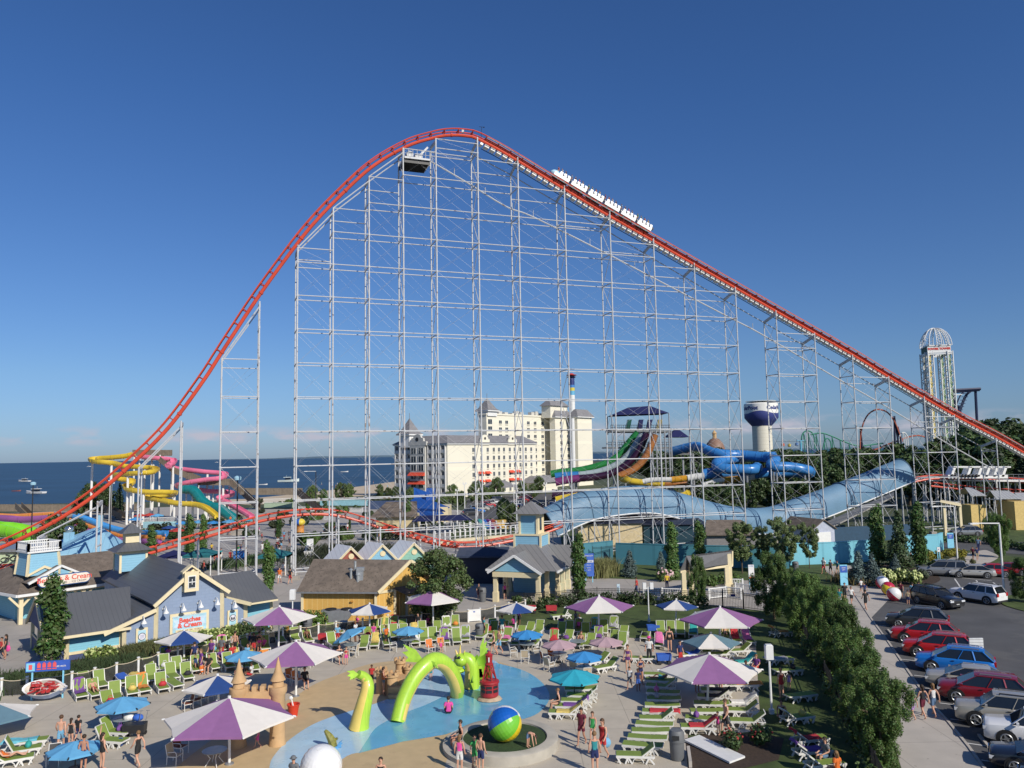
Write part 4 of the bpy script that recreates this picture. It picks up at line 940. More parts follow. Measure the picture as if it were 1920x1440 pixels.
b.slab([up(Lw+ov,zE-.25),up(A1+e1*.5+ov,zE-.25),r1,r0],(0,0,-.14));b.slab([r0,r1,up(A1+e1*1.4+e2*7.9,zE-.25),up(Lw+e2*7.9,zE-.25)],(0,0,-.14));bw(b,'roof',ROOFM,shop)
b=MB();b.bar(up(Lw+ov-e2*.05,zE-.33),up(A1+e1*.5+ov-e2*.05,zE-.33),.12,.2)
trim(b,up(Lw+ov,zE-.38)-e1*.05,r0-e1*.05-V((0,0,.12)));trim(b,r0-e1*.05-V((0,0,.12)),up(Lw+e2*7.9,zE-.38)-e1*.05)
b.bar(A0-e2*.05,up(A0,zE)-e2*.05,.3,.14);b.bar(A1-e2*.05,up(A1,zE)-e2*.05,.25,.14);b.bar(up(A0,.5)-e2*.05,up(A1,.5)-e2*.05,.12,.2);bw(b,'wing_trim',CREAM,shop)
b=MB();b.bar(up(A0,.2)-e2*.03,up(A1,.2)-e2*.03,.06,.42);b.add([up(Lw,zE),r0-V((0,0,.25)),up(Lw+e2*7,zE)],[(0,1,2)]);bw(b,'plinth',DKB,shop)
b=MB()
for k_ in(0,3.3,6.6):b.box(up(Lw+e1*.25+e2*k_,zE/2),(.25,.25,zE),0,rz=math.atan2(e1.y,e1.x))
for k_ in(0,3.3):b.box(up(Lw+e1*.25+e2*(k_+1.65),.55),(.1,3.0,1.1),1,rz=math.atan2(e1.y,e1.x));b.box(up(Lw+e1*.25+e2*(k_+1.65),1.15),(.16,3.1,.14),0,rz=math.atan2(e1.y,e1.x))
b.box(up(Lw+e1*.9+e2*.1,.55),(1.2,.1,1.1),1,rz=math.atan2(e1.y,e1.x));b.box(up(Lw+e1*.9+e2*.1,1.15),(1.2,.16,.14),0,rz=math.atan2(e1.y,e1.x))
bw(b,'porch_post',[CREAM,DKB],shop)
w0,w1=vp(417,1193),vp(460,1187)
b=MB();prism_wall(b,[up(w0,0)+e1*.02,up(w1,0),vp(460,1131),vp(417,1120)+e1*.02],5.5);bw(b,'wall',BLUW,shop)
c0,c1=vp(461,1190,.6),vp(508,1181,.6)
b=MB();b.slab([up(c0,0),up(c1,0),up(c1,2.6),up(c0,2.6)],e2*5);bw(b,'wall',CYW,shop)
rA,rB,rC,rD,rE=G(398,1080,4.9),G(472,1069,4.9),G(521,1121,2.75),G(470,1129,2.75),G(417,1116,3.35)
b=MB();b.slab([rA,rD,rC,rB],(0,0,-.12));b.slab([rA,rE,rD],(0,0,-.12));bw(b,'roof',ROOFM,shop)
b=MB();trim(b,rE-V((0,0,.16))-e2*.1,rD-V((0,0,.16))-e2*.1);b.bar(rD-V((0,0,.16)),rC-V((0,0,.16)),.1,.14);b.bar(up(w1,0)-e2*.06,vp(460,1131)-e2*.06,.3,.14);b.bar(up(c1,0)-e2*.06,up(c1,2.6)-e2*.06,.25,.12);b.bar(up(c0,.5)-e2*.06,up(c1,.5)-e2*.06,.12,.2);bw(b,'wing_trim',CREAM,shop)
m0=vp(346,1092,-.7);m1=vp(373,1089,-.7);wv=(m1-m0).xy.length;mc=(m0+m1)/2;rz_=math.atan2(e1.y,e1.x)
b=MB();b.box(mc+e2*.35,(wv,.75,1.6),0,rz=rz_);b.slab([mc-e1*(wv/2+.15)+V((0,0,.8)),mc+V((0,0,1.35)),mc+V((0,0,1.2)),mc-e1*(wv/2+.15)+V((0,0,.65))],e2*.7);b.slab([mc+e1*(wv/2+.15)+V((0,0,.65)),mc+V((0,0,1.2)),mc+V((0,0,1.35)),mc+e1*(wv/2+.15)+V((0,0,.8))],e2*.7)
wb=bw(b,'attic_box',CREAM,shop)
def flat(c,w,h,name,mat,parent,dep=.05,off=0.):
 b=MB();b.box(c-e2*(off+dep/2),(w,dep,h),0,rz=rz_);o=b.build(name,mat,parent);o.location=-shop.location if parent is shop else(0,0,0);return o
def sub(b,name,mat,parent):return b.build(name,mat,parent)
b=MB();b.box(mc-e2*.04+V((0,0,-.02)),(.62,.06,1.0),1,rz=rz_);b.box(mc-e2*.08+V((0,0,-.02)),(.5,.04,.88),0,rz=rz_)
b.box(mc-e2*.11,(.05,.03,.44),1,rz=rz_);b.box(mc-e2*.11-V((0,0,.02)),(.5,.03,.06),1,rz=rz_);sub(b,'window',[GLASS,WHITE],wb)
SG_B=M('sign_pale_blue',(.36,.58,.68),.6);SG_R=M('sign_coral',(.66,.09,.06),.5);SG_K=M('sign_black',(.02,.02,.025),.5)
pA_,pB_=vp(318,1178),vp(391,1164);sw=(pB_-pA_).xy.length;sc_=vp(354.5,1167);hh=(vp(354.5,1147)-vp(354.5,1187)).z
b=MB();b.box(sc_-e2*.1,(sw,.12,hh),0,rz=rz_);sgn=bw(b,'sign_board',CREAM,shop)
b=MB();b.box(sc_-e2*.17,(sw-.42,.03,hh-.42),0,rz=rz_);sub(b,'sign_face',SG_B,sgn)
b=MB();rb=sc_-e2*.19+V((0,0,.05));b.slab([rb+e1*x+V((0,0,z))for x,z in((-1.35,-.35),(1.35,-.25),(1.1,.05),(1.35,.4),(-1.35,.3),(-1.1,0))],-e2*.01);sub(b,'sign_ribbon',M('sign_ribbon',(.48,.62,.74),.6),sgn)
b=MB();text_on(b,'Beaches',.52,sc_-e2*.22+V((0,0,.27)),e1,(0,0,1),bold=.022);text_on(b,'& Cream',.52,sc_-e2*.22+V((0,0,-.14)),e1,(0,0,1),bold=.022);sub(b,'lettering',SG_R,sgn)
b=MB();text_on(b,'SWEET TOOTH',.2,sc_-e2*.22+V((0,0,.68))+e1*.15,e1,(0,0,1),bold=.006);text_on(b,'Candy',.2,sc_-e2*.22+V((0,0,.62))-e1*1.15,e1,(0,0,1));sub(b,'lettering',WHITE,sgn)
b=MB();b.box(sc_-e2*.2+V((0,0,-.55)),(2.2,.02,.2),0,rz=rz_);pl=sub(b,'sign_plaque',CREAM,sgn)
b=MB();text_on(b,'FUNNEL CAKES   AND   ICE CREAM',.12,sc_-e2*.225+V((0,0,-.55)),e1,(0,0,1));sub(b,'lettering',SG_K,sgn)
for(x,y,ww,ht,nm)in((265,1194,22,34,0),(435,1159,19,31,1)):
 c=vp(x,y);w_=(vp(x+ww/2,y)-vp(x-ww/2,y)).xy.length;h_=(vp(x,y-ht/2)-vp(x,y+ht/2)).z
 b=MB();b.box(c-e2*.1,(w_,.1,h_),0,rz=rz_);pn=bw(b,'sign_board',CREAM,shop)
 b=MB();b.box(c-e2*.16,(w_-.3,.03,h_-.32),0,rz=rz_);sub(b,'sign_face',SG_B,pn)
 b=MB();b.tube(c-e2*.17+V((0,0,.05)),c-e2*.2+V((0,0,.05)),.29,18);sub(b,'sign_disc',SG_K if nm==0 else SG_K,pn)
 b=MB();b.tube(c-e2*.2+V((0,0,.05)),c-e2*.215+V((0,0,.05)),.25,18);sub(b,'sign_disc',M('disc_pale',(.62,.62,.68),.6),pn)
 b=MB()
 if nm:
  for s_ in(-1,1):b.slab([c-e2*.225+V((0,0,.0))+e1*s_*a_+V((0,0,z))for a_,z in((.02,-.1),(.16,-.08),(.15,.16),(.03,.08))],-e2*.01)
 else:
  for s_ in(-.1,0,.1):b.slab([c-e2*.225+V((0,0,.05+s_))+e1*a_+V((0,0,z))for a_,z in((-.14,-.02),(.14,-.02),(.14,.02),(-.14,.02))],-e2*.01)
 sub(b,'sign_emblem',SG_K if nm else M('emb_mauve',(.4,.4,.52),.6),pn)
for(x,y)in((265,1163),(306,1144),(339,1139),(371,1133),(402,1128),(435,1133)):
 p=vp(x,y,-.02);b=MB();b.ball(p+V((0,0,.1))-e2*.05,.1,n=8,k=6)
 b.path([p-e2*.05,p-e2*.25+V((0,0,.35)),p-e2*.6+V((0,0,.4)),p-e2*.85+V((0,0,.25))],.035,5)
 b.lathe([(.04,.25),(.07,.12),(.19,-.06),(.22,-.13),(.19,-.13)],12,p-e2*.85);bw(b,'barn_lamp',WHITE,shop)
cpo=G(247,1049,5.4);cpo=V((cpo.x,cpo.y,0))-e2*1.2-e1*.4
def cup(parent,c,tiers,rz,mats):
 for kind,w_,z0,z1,nm,m_ in tiers:
  b=MB()
  if kind=='box':b.box(V((c.x,c.y,(z0+z1)/2)),(w_,w_,z1-z0),0,rz=rz)
  elif kind=='flare':b.lathe([(w_*.72,z0),(w_*.62,z1)],4,V((c.x,c.y,0)),sm=False,a0=rz+math.pi/4)
  else:b.lathe([(w_/1.414,z0),(w_/1.55,z0+.02),(.05,z1)],4,V((c.x,c.y,0)),sm=False,a0=rz+math.pi/4)
  bw(b,nm,m_,parent)
cup(shop,cpo,[('box',2.3,4.6,6.2,'cupola_wall',LBW),('box',2.5,6.2,6.5,'cupola_band',CREAM),('roof',3.6,6.5,7.5,'cupola_roof',ROOFM),('box',1.2,7.2,8.1,'cupola_wall',CREAM),('roof',2.2,8.1,9.0,'cupola_roof',ROOFM)],rz_,None)
b=MB()
for s1,s2 in((-1,-1),(1,-1),(-1,1),(1,1)):p=up(cpo+e1*1.14*s1+e2*1.14*s2,5.35);b.box(p,(.2,.2,1.7),0,rz=rz_)
bw(b,'cupola_corner',CREAM,shop)
# ---- brown shingled cafe with the big oval sign
q0,q1=G(32,1116,2.8),G(160,1098.5,2.8);f1=q1-q0;f1.z=0;f1.normalize();f2=V((-f1.y,f1.x,0));vq=vplane(V((q0.x,q0.y,0)),f1);rzq=math.atan2(f1.y,f1.x)
cafe=thing('ice_cream_cafe','brown shingled cafe with white gable, sunburst beams and long oval sign','cafe',V((q0.x,q0.y,0)))
rd0,rd1=G(44,1055,5.1),G(212,1047,5.1);dep=6.2
rl_,rr2=up(q0+f2*dep+f1*3.0,5.3),up(q0+f2*dep+f1*14,5.3)
Rq=up(q0+f1*14.5,2.8)
b=MB();b.slab([q0,Rq,rr2,rl_],(0,0,-.15));b.slab([q0,rl_,q0+f2*12.4-f1*1.2],(0,0,-.15));b.slab([rl_,rr2,Rq+f2*12.4,q0+f2*12.4-f1*1.2],(0,0,-.15));bw(b,'roof',SHING,cafe)
b=MB();b.bar(q0-f2*.05-V((0,0,.12)),Rq-f2*.05-V((0,0,.12)),.12,.24);b.bar(q0-f1*.05-V((0,0,.12)),q0+f2*12.4-f1*1.25-V((0,0,.12)),.12,.24);bw(b,'fascia',WHITE,cafe)
b=MB();b.slab([up(q0+f1*1+f2*3.2,0),up(Rq+f2*3.2,0),up(Rq+f2*3.2,2.7),up(q0+f1*1+f2*3.2,2.7)],f2*6);bw(b,'wall',CYW,cafe)
b=MB()
for k_ in(.5,6,10.5):
 p=up(q0+f1*k_+f2*.5,1.3);b.box(p,(.34,.34,2.6),0,rz=rzq);b.bar(up(p,1.6)+f1*.1,up(p,2.6)+f1*1.0,.18,.18);b.bar(up(p,1.6)-f1*.1,up(p,2.6)-f1*1.0,.18,.18)
b.bar(up(q0+f1*.3+f2*.5,2.5),up(Rq+f2*.5,2.5),.25,.25);bw(b,'porch_post',CREAM,cafe)
ga,gb_,gc_=vq(114,1060.5,.4),vq(52,1095,.4),vq(158,1078,.4)
b=MB();b.slab([gb_,gc_,ga],f2*3.5);gw=bw(b,'front_gable',SHING,cafe)
b=MB();b.slab([gb_.lerp(ga,.2)-f2*.02+V((0,0,-.1)),gc_.lerp(ga,.2)-f2*.02+V((0,0,-.1)),ga-f2*.02-V((0,0,.3))],-f2*.06);sub(b,'gable_infill',LBW,gw)
b=MB();b.bar(gb_-f2*.12,ga-f2*.12,.3,.2);b.bar(ga-f2*.12,gc_-f2*.12,.3,.2);sub(b,'barge_board',WHITE,gw)
b=MB();bc=(gb_+gc_)/2*.5+ga*.5-V((0,0,.75))-f2*.15
for a_ in(-52,0,52):b.bar(bc,bc+f1*math.sin(R(a_))*1.5+V((0,0,math.cos(R(a_))*1.25)),.16,.12)
sub(b,'sunburst_beam',CREAM,gw)
s0,s1=vq(71,1096,-.5),vq(170,1079,-.5);scc=(s0+s1)/2+V((0,0,0));sdir_=(s1-s0).normalized();sl_=(s1-s0).length;suu=V((0,0,1))
sdir_=f1;scc.z=scc.z+.05
def oval(w_,h_):
 r_=h_/2;return[(w_/2-r_+r_*math.cos(R(a_)),r_*math.sin(R(a_)))for a_ in range(-90,91,15)]+[(-w_/2+r_+r_*math.cos(R(a_)),r_*math.sin(R(a_)))for a_ in range(90,271,15)]
b=MB();b.slab([scc+f1*a_+V((0,0,c_))for a_,c_ in oval(sl_*1.0,1.05)],f2*.15);os_=bw(b,'oval_sign',M('sign_rim_blue',(.03,.10,.28),.5),cafe)
b=MB();b.slab([scc-f2*.03+f1*a_+V((0,0,c_))for a_,c_ in oval(sl_-.14,.90)],f2*.03);sub(b,'sign_face',M('sign_cream',(.76,.68,.58),.5),os_)
b=MB();text_on(b,'Beaches & Cream',.68,scc-f2*.04+V((0,0,.13)),f1,(0,0,1),bold=.012);sub(b,'lettering',SG_R,os_)
b=MB();text_on(b,'FLOATS  -  ICE CREAM',.27,scc-f2*.04+V((0,0,-.28))+f1*.6,f1,(0,0,1));sub(b,'lettering',SG_K,os_)
tw=G(74,1060,5.0);tw=V((tw.x,tw.y,0))+f2*.3
tower_t=[('flare',2.9,4.2,6.35,'tower_wall',LBW)]
cup(cafe,tw,tower_t,rzq,None)
for s1_,s2_ in((-1,-1),(1,-1),(-1,1),(1,1)):b=MB();b.bar(up(tw+f1*1.48*s1_+f2*1.48*s2_,4.2),up(tw+f1*1.28*s1_+f2*1.28*s2_,6.35),.2);bw(b,'corner_board',CREAM,cafe)
b=MB();b.slab([up(tw-f1*1.5-f2*1.5,4.35),up(tw-f2*1.53,5.1),up(tw+f1*1.5-f2*1.5,4.35),up(tw+f1*1.5-f2*1.5,4.15),up(tw-f2*1.53,4.85),up(tw-f1*1.5-f2*1.5,4.15)],-f2*.06);bw(b,'tower_trim',CREAM,cafe)
b=MB();b.box(up(tw,6.42),(3.0,3.0,.16),0,rz=rzq)
for s_ in(-1,1):
 for ax,ay in((f1,f2),(f2,f1)):
  for z in(6.65,7.3):b.bar(up(tw+ax*1.4*s_-ay*1.4,z),up(tw+ax*1.4*s_+ay*1.4,z),.1)
  for i in range(15):p=tw+ax*1.4*s_+ay*(-1.4+.2*i);b.bar(up(p,6.5),up(p,7.3),.06 if i%14 else.2)
bw(b,'balustrade',WHITE,cafe)
# ---- mint green hut at the left edge
mh=thing('mint_hut','pale mint hut with flat grey roof and red awning at the left edge','hut',G(-20,1120));b=MB();y0=92
p,q=at(-60,1078,92),at(38,1070,92);p.z=0;q.z=0
b.slab([p,q,up(q,4.5),up(p,4.5)],(0,6,0));bw(b,'wall',M('mint',(.50,.60,.38),.7),mh)
b=MB();b.box(up((p+q)/2+V((0,3,0)),4.75),((q-p).length+.6,6.8,.35));b.box(up(q+V((-.1,-.1,0)),2.6),(.4,.2,5.2),1);bw(b,'roof',[GREYM,CREAM],mh)
b=MB();a=at(-40,1059,91.5);c=at(33,1056,91.5);e=at(26,1070,90);f=at(-40,1074,90);b.slab([f,e,c,a],(0,0,-.1));bw(b,'awning',M('awning_stripe',(.62,.06,.03),.7,kind='lines',a=(1.4,0,0),b=(.75,.6,.55)),mh)
b=MB()
for(x,y)in((9,1050),(27,1047)):c=at(x,y,91.9);b.path([c+V((.5*math.cos(t),0,.28*math.sin(t)))for t in[i*.7 for i in range(10)]],.05,4);b.bar(c,c+V((.6,0,.5)),.06);b.bar(c+V((.6,0,.5)),c+V((.1,0,.6)),.06)
bw(b,'wall_emblem',DARK,mh)
# ---- pale blue metal roofed building
pb=thing('blue_roof_building','low cream building with steep pale blue metal roof and little spire','building',at(160,1055,97));pb.location.z=0
PBR=M('pale_blue_metal',(.28,.50,.64),.4,var=.04,kind='lines',a=(1.1,.4,0),b=(.23,.43,.56))
F1,F2,TP,LB2,RB2=at(104,1040,95),at(216,1033,98),at(187,986,103),at(104,1016,103),at(236,1018,104)
b=MB();b.slab([F1,F2,TP],(0,0,-.15));b.slab([F1,TP,LB2],(0,0,-.15));b.slab([F2,RB2,TP],(0,0,-.15));bw(b,'roof',PBR,pb)
b=MB();b.slab([up(F1,0)+V((0,.8,0)),up(F2,0)+V((0,.8,0)),F2+V((0,.8,-.1)),F1+V((0,.8,-.1))],(0,6,0));b.slab([up(F2,0)+V((0,.8,0)),up(RB2,0),RB2-V((0,0,.1)),F2+V((0,.8,-.1))],(0,1,0));bw(b,'wall',TANW,pb)
b=MB();b.box(TP+V((0,0,.3)),(.55,.55,2.2));bw(b,'spire',PBR,pb)
c=at(129,1014,101);b=MB();b.box(c+V((0,0,.3)),(.9,.9,1.6));vb=bw(b,'vent_curb',PBR,pb);b=MB();b.ball(c+V((0,0,1.5)),.55,(1,1,.75),12,8);b.tube(c+V((0,0,1.0)),c+V((0,0,1.3)),.35,10);b.build('turbine_vent',M('chrome',(.6,.6,.6),.2,.9),vb)
# ---- yellow batten hut with brown roof
yh=thing('yellow_hut','mustard yellow batten building with brown shingle roof and metal vents','building',G(590,1190))
YW=M('mustard_batten',(.60,.36,.09),.7,var=.05,kind='lines',a=(2.1,.6,0),b=(.66,.44,.15));
A_,B_=G(556,1109,2.7),G(708,1109.5,2.7);C_,D_=G(588,1048,5.2),G(769,1049.5,5.2)
h1=(B_-A_);h1.z=0;h1.normalize();h2=V((-h1.y,h1.x,0))
dpt=(C_-A_).dot(h2)
bk1,bk2=A_+h2*2*dpt,B_+h2*2*dpt
R0=V((C_.x,C_.y,5.2));R1=V((D_.x,D_.y,5.2))
b=MB();b.slab([A_,B_,R1,R0],(0,0,-.16));
bk2=B_+(R1-B_).xy.to_3d()*2;bk1=A_+(R0-A_).xy.to_3d()*2;bk1.z=bk2.z=2.7
b.slab([R0,R1,bk2,bk1],(0,0,-.16));bw(b,'roof',SHING,yh)
rake=(R1-B_);wa,wb2=up(A_+h1*.35+h2*.5,0),up(B_-h1*.35+h2*.5,0);rk=rake.xy.to_3d().normalized();wl_=rake.xy.length*2-.8
b=MB();b.slab([wa,wb2,up(wb2,2.65),up(wa,2.65)],h2*1);w3=wb2+rk*wl_
b.slab([wb2+h1*.0,w3,up(w3,2.65),up((wb2+w3)/2,4.95),up(wb2,2.65)],-h1*1);bw(b,'wall',YW,yh)
b=MB();b.bar(A_-h2*.05-V((0,0,.1)),B_-h2*.05-V((0,0,.1)),.12,.14,1);b.bar(B_+h1*.06-V((0,0,.1)),R1+h1*.06-V((0,0,.1)),.12,.3);b.bar(R1+h1*.06-V((0,0,.1)),bk2+h1*.06-V((0,0,.1)),.12,.3)
for p in(wa,wb2,wb2+rk*2.1,wb2+rk*3.4,w3):b.bar(p-h2*.04+h1*.04,up(p,2.6)-h2*.04+h1*.04,.22,.2)
b.bar(up(wb2,2.5)+h1*.05,up(w3,2.5)+h1*.05,.1,.25);bw(b,'trim',[CREAM,GREYM],yh)
p=wb2+rk*2.7;b=MB();b.slab([up(p-rk*.9,2.75)+h1*.1,up(p+rk*.9,2.75)+h1*.1,up(p+rk*.9,2.2)+h1*1.3,up(p-rk*.9,2.2)+h1*1.3],(0,0,-.1));bw(b,'door_hood',SHING,yh)
b=MB();b.box(p+h1*.05+V((0,0,1.05)),(.08,1.0,2.1),0,rz=math.atan2(h1.y,h1.x));bw(b,'door',M('door_ochre',(.42,.25,.07),.6),yh)
VENT=M('zinc',(.48,.50,.50),.35,.6)
for x,y,ht in((658,1100,1.5),(671,1101,1.1)):
 p=G(x,y,2.95);b=MB();b.tube(p,p+V((0,0,ht)),.12,8);b.lathe([(.2,0),(.13,.25)],8,p);b.lathe([(.2,ht),(.2,ht+.08),(.02,ht+.2)],8,p)
 if x==671:b.box(p+V((.15,.3,1.0)),(.62,.6,.9));b.box(p+V((.2,.3,1.62)),(.7,.6,.3));b.lathe([(.12,1.5),(.12,2.3)],8,p+V((-.35,.5,0)))
 bw(b,'roof_vent',VENT,yh)
b=MB();p=wb2-h1*2.2-h2*.1;b.box(up(p,1.75),(.25,.2,.12));bw(b,'wall_lamp',M('lamp_orange',(.5,.25,.05),.5),yh)
# ---- three gabled beach hut fronts
for i,(x,y,c_,txt,tc_)in enumerate(((659,1027,(.33,.10,.07),'Locker Rooms',(.22,.12,.35)),(718,1022,(.25,.50,.66),'Family Restroom',(.16,.14,.4)),(777,1019,(.26,.50,.40),'Information',(.08,.22,.2)))):
 ap_=at(x,y,88+i*.6);gl_=at(x-27,y+36,88+i*.6);gr_=at(x+27,y+34,88+i*.6)
 lab=['brick red','sky blue','mint green'][i]+' gabled hut front with a cream disc and white metal roof'
 hu=thing('beach_hut',lab,'hut',V((ap_.x,ap_.y,0)),group='gabled hut fronts in a row')
 wd=2.15;zt,zl=ap_.z,ap_.z-2.1;e_=V((1,.06,0)).normalized();n_=V((-e_.y,e_.x,0));g0=V((0,0,0))
 bk_=V((-.62,.78,0))*3.4
 b=MB();b.slab([-e_*wd,e_*wd,e_*wd+V((0,0,zl)),V((0,0,zt)),-e_*wd+V((0,0,zl))],bk_);kid(b,'wall',M(f'hut_wall{i}',c_,.7,kind='lines',a=(0,0,5),b=tuple(v*.82 for v in c_)),hu)
 b=MB();o1=-n_*.25;ql,qr=-e_*(wd+.25)+V((0,0,zl-.25))+o1,e_*(wd+.25)+V((0,0,zl-.25))+o1;qt=V((0,0,zt+.1))+o1
 b.slab([ql,qt,qt+bk_,ql+bk_],(0,0,.1));b.slab([qt,qr,qr+bk_,qt+bk_],(0,0,.1));kid(b,'roof',M('white_seam_roof',(.72,.72,.71),.4,var=.04,kind='lines',a=(2.5,1,0),b=(.6,.6,.6)),hu)
 b=MB();b.bar(ql-V((0,0,.1)),qt-V((0,0,.1)),.12,.22);b.bar(qt-V((0,0,.1)),qr-V((0,0,.1)),.12,.22);b.box(V((0,0,zl-.15))-n_*.04,(2*wd,.1,.2),0,rz=math.atan2(e_.y,e_.x));kid(b,'gable_trim',CREAM,hu)
 b=MB();b.tube(V((0,0,zt-.95))-n_*.02,V((0,0,zt-.95))-n_*.08,.31,20);kid(b,'disc',M('disc_cream',(.78,.66,.40),.6),hu)
 b=MB();b.box(V((0,0,zt-1.95))-n_*.05,(1.65,.1,.34),0,rz=math.atan2(e_.y,e_.x));sp=kid(b,'name_board',M(f'nb{i}',tc_,.6),hu)
 b=MB();text_on(b,txt,.2,V((0,0,zt-1.95))-n_*.11,e_,(0,0,1));kid(b,'lettering',WHITE,sp)
 # ---- entrance pavilion with cupola
GR=M('grey_seam_roof',(.20,.195,.19),.45,var=.05,kind='lines',a=(2.0,1.0,0),b=(.13,.13,.13))
pz=thing('entrance_pavilion','cream pavilion with pale blue gables, grey metal roof and square cupola','pavilion',G(970,1130))
pO=G(930,1128);k1=G(1010,1132)-pO;k1.z=0;k1.normalize();k2=V((-k1.y,k1.x,0));rzp=math.atan2(k1.y,k1.x)
pw_=(G(1010,1132)-pO).length
c0=pO+k1*(pw_/2)
def pq(a,c,z):return c0+k1*a+k2*c+V((0,0,z))
hw2=pw_/2
zE_,zT=3.15,6.1;mw=hw2+.9;md=10.2
b=MB()
lo=[pq(-mw-.4,.6,zE_),pq(mw+.9,.6,zE_),pq(mw+.9,md,zE_),pq(-mw-.4,md,zE_)];hi_=[pq(-.2,md*.45,zT),pq(.2,md*.45,zT),pq(.2,md*.6,zT),pq(-.2,md*.6,zT)]
b.add(lo+hi_,[(3,2,1,0),(4,5,6,7),(0,1,5,4),(1,2,6,5),(2,3,7,6),(3,0,4,7)]);bw(b,'roof',GR,pz)
b=MB();gz=4.75
for s_ in(-1,1):b.slab([pq(s_*(hw2+.55),-.7,zE_-.15),pq(0,-.7,gz),pq(0,3.9,gz),pq(s_*(hw2+.55),3.9,zE_-.15)],(0,0,.12))if s_>0 else b.slab([pq(0,-.7,gz),pq(-(hw2+.55),-.7,zE_-.15),pq(-(hw2+.55),3.9,zE_-.15),pq(0,3.9,gz)],(0,0,.12))
bw(b,'porch_roof',GR,pz)
b=MB();b.slab([pq(-hw2-.1,-.3,zE_-.05),pq(hw2+.1,-.3,zE_-.05),pq(0,-.3,gz-.15)],k2*.2);bw(b,'gable_panel',LBW,pz)
b=MB();b.bar(pq(-hw2-.6,-.78,zE_-.16),pq(0,-.78,gz),.12,.24);b.bar(pq(0,-.78,gz),pq(hw2+.6,-.78,zE_-.16),.12,.24);b.bar(pq(-mw-.4,.55,zE_-.08),pq(-hw2-.5,.55,zE_-.08),.14,.2);b.bar(pq(mw+.95,.6,zE_-.08),pq(mw+.95,md,zE_-.08),.14,.2);bw(b,'barge_board',WHITE,pz)
b=MB();b.bar(pq(-hw2-.2,-.25,zE_-.35),pq(hw2+.2,-.25,zE_-.35),.3,.5);bw(b,'beam',CREAM,pz)
for a_,c_ in((-hw2,0),(hw2,0),(-hw2,3),(hw2,3),(hw2+.6,5),(hw2+.6,7),(hw2+.6,9),(-hw2-.6,6)):
 b=MB();p=pq(a_,c_,0);b.box(p+V((0,0,.5)),(.52,.52,1.0),0,rz=rzp);b.box(p+V((0,0,1.65)),(.4,.4,2.3),0,rz=rzp);b.box(p+V((0,0,2.75)),(.5,.5,.16),0,rz=rzp);bw(b,'column',CREAM,pz)
b=MB();b.slab([pq(-hw2,5.5,0),pq(hw2+.3,5.5,0),pq(hw2+.3,5.5,3.0),pq(-hw2,5.5,3.0)],k2*3.8);bw(b,'back_wall',LBW,pz)
b=MB();m_=md*.6
b.slab([pq(0,m_,gz+.3),pq(mw+1.6,m_,gz+.3),pq(mw+1.6,m_-2.4,zE_),pq(0,m_-2.4,zE_)][::-1],(0,0,.1));b.slab([pq(0,m_,gz+.3),pq(mw+1.6,m_,gz+.3),pq(mw+1.6,m_+2.4,zE_),pq(0,m_+2.4,zE_)],(0,0,.1));bw(b,'side_roof',GR,pz)
b=MB();b.slab([pq(mw+1.3,m_-2.1,zE_+.1),pq(mw+1.3,m_+2.1,zE_+.1),pq(mw+1.3,m_,gz+.2)],-k1*.2);bw(b,'gable_panel',LBW,pz)
cc=pq(0,md*.5,0)
cup(pz,cc,[('box',2.9,5.0,6.35,'cupola_base',LBW),('box',3.1,6.3,6.45,'cupola_band',CREAM),('box',1.95,6.45,8.4,'cupola_wall',LBW),('box',2.2,8.4,8.6,'cupola_band',CREAM),('roof',3.5,8.6,9.85,'cupola_roof',GR)],rzp,None)
b=MB()
for s1_,s2_ in((-1,-1),(1,-1),(1,1),(-1,1)):b.box(up(cc+k1*.98*s1_+k2*.98*s2_,7.42),(.22,.22,1.95),0,rz=rzp);b.box(up(cc+k1*1.46*s1_+k2*1.46*s2_,5.6),(.2,.2,1.4),0,rz=rzp)
b.box(up(cc+k1*1.0,7.42),(.06,1.9,1.95),0,rz=rzp);bw(b,'cupola_corner',CREAM,pz)
b=MB();b.box(up(cc+k1*1.05,7.45),(.06,.6,1.3),0,rz=rzp);bw(b,'cupola_window',GLASS,pz)
ds=thing('navy_shed','long dark navy shed roof behind the big round tree','shed',G(890,1085));b=MB()
p=[G(855,1043,3.2),G(945,1043,3.2),G(955,1025,4.2),G(862,1026,4.2)];b.slab(p,(0,0,-.2));bw(b,'roof',M('navy_roof',(.028,.04,.075),.6),ds)
b=MB();q=[up(p[0]+V((.2,.4,0)),0),up(p[1]+V((-.2,.4,0)),0)];b.slab([q[0],q[1],up(q[1],3.0),up(q[0],3.0)],(0,5,0));bw(b,'wall',M('navy_wall',(.02,.025,.045),.7),ds)
b=MB();b.box(q[0]+V((1.2,-.05,1.6)),(.4,.1,.9));bw(b,'window',TANW,ds)
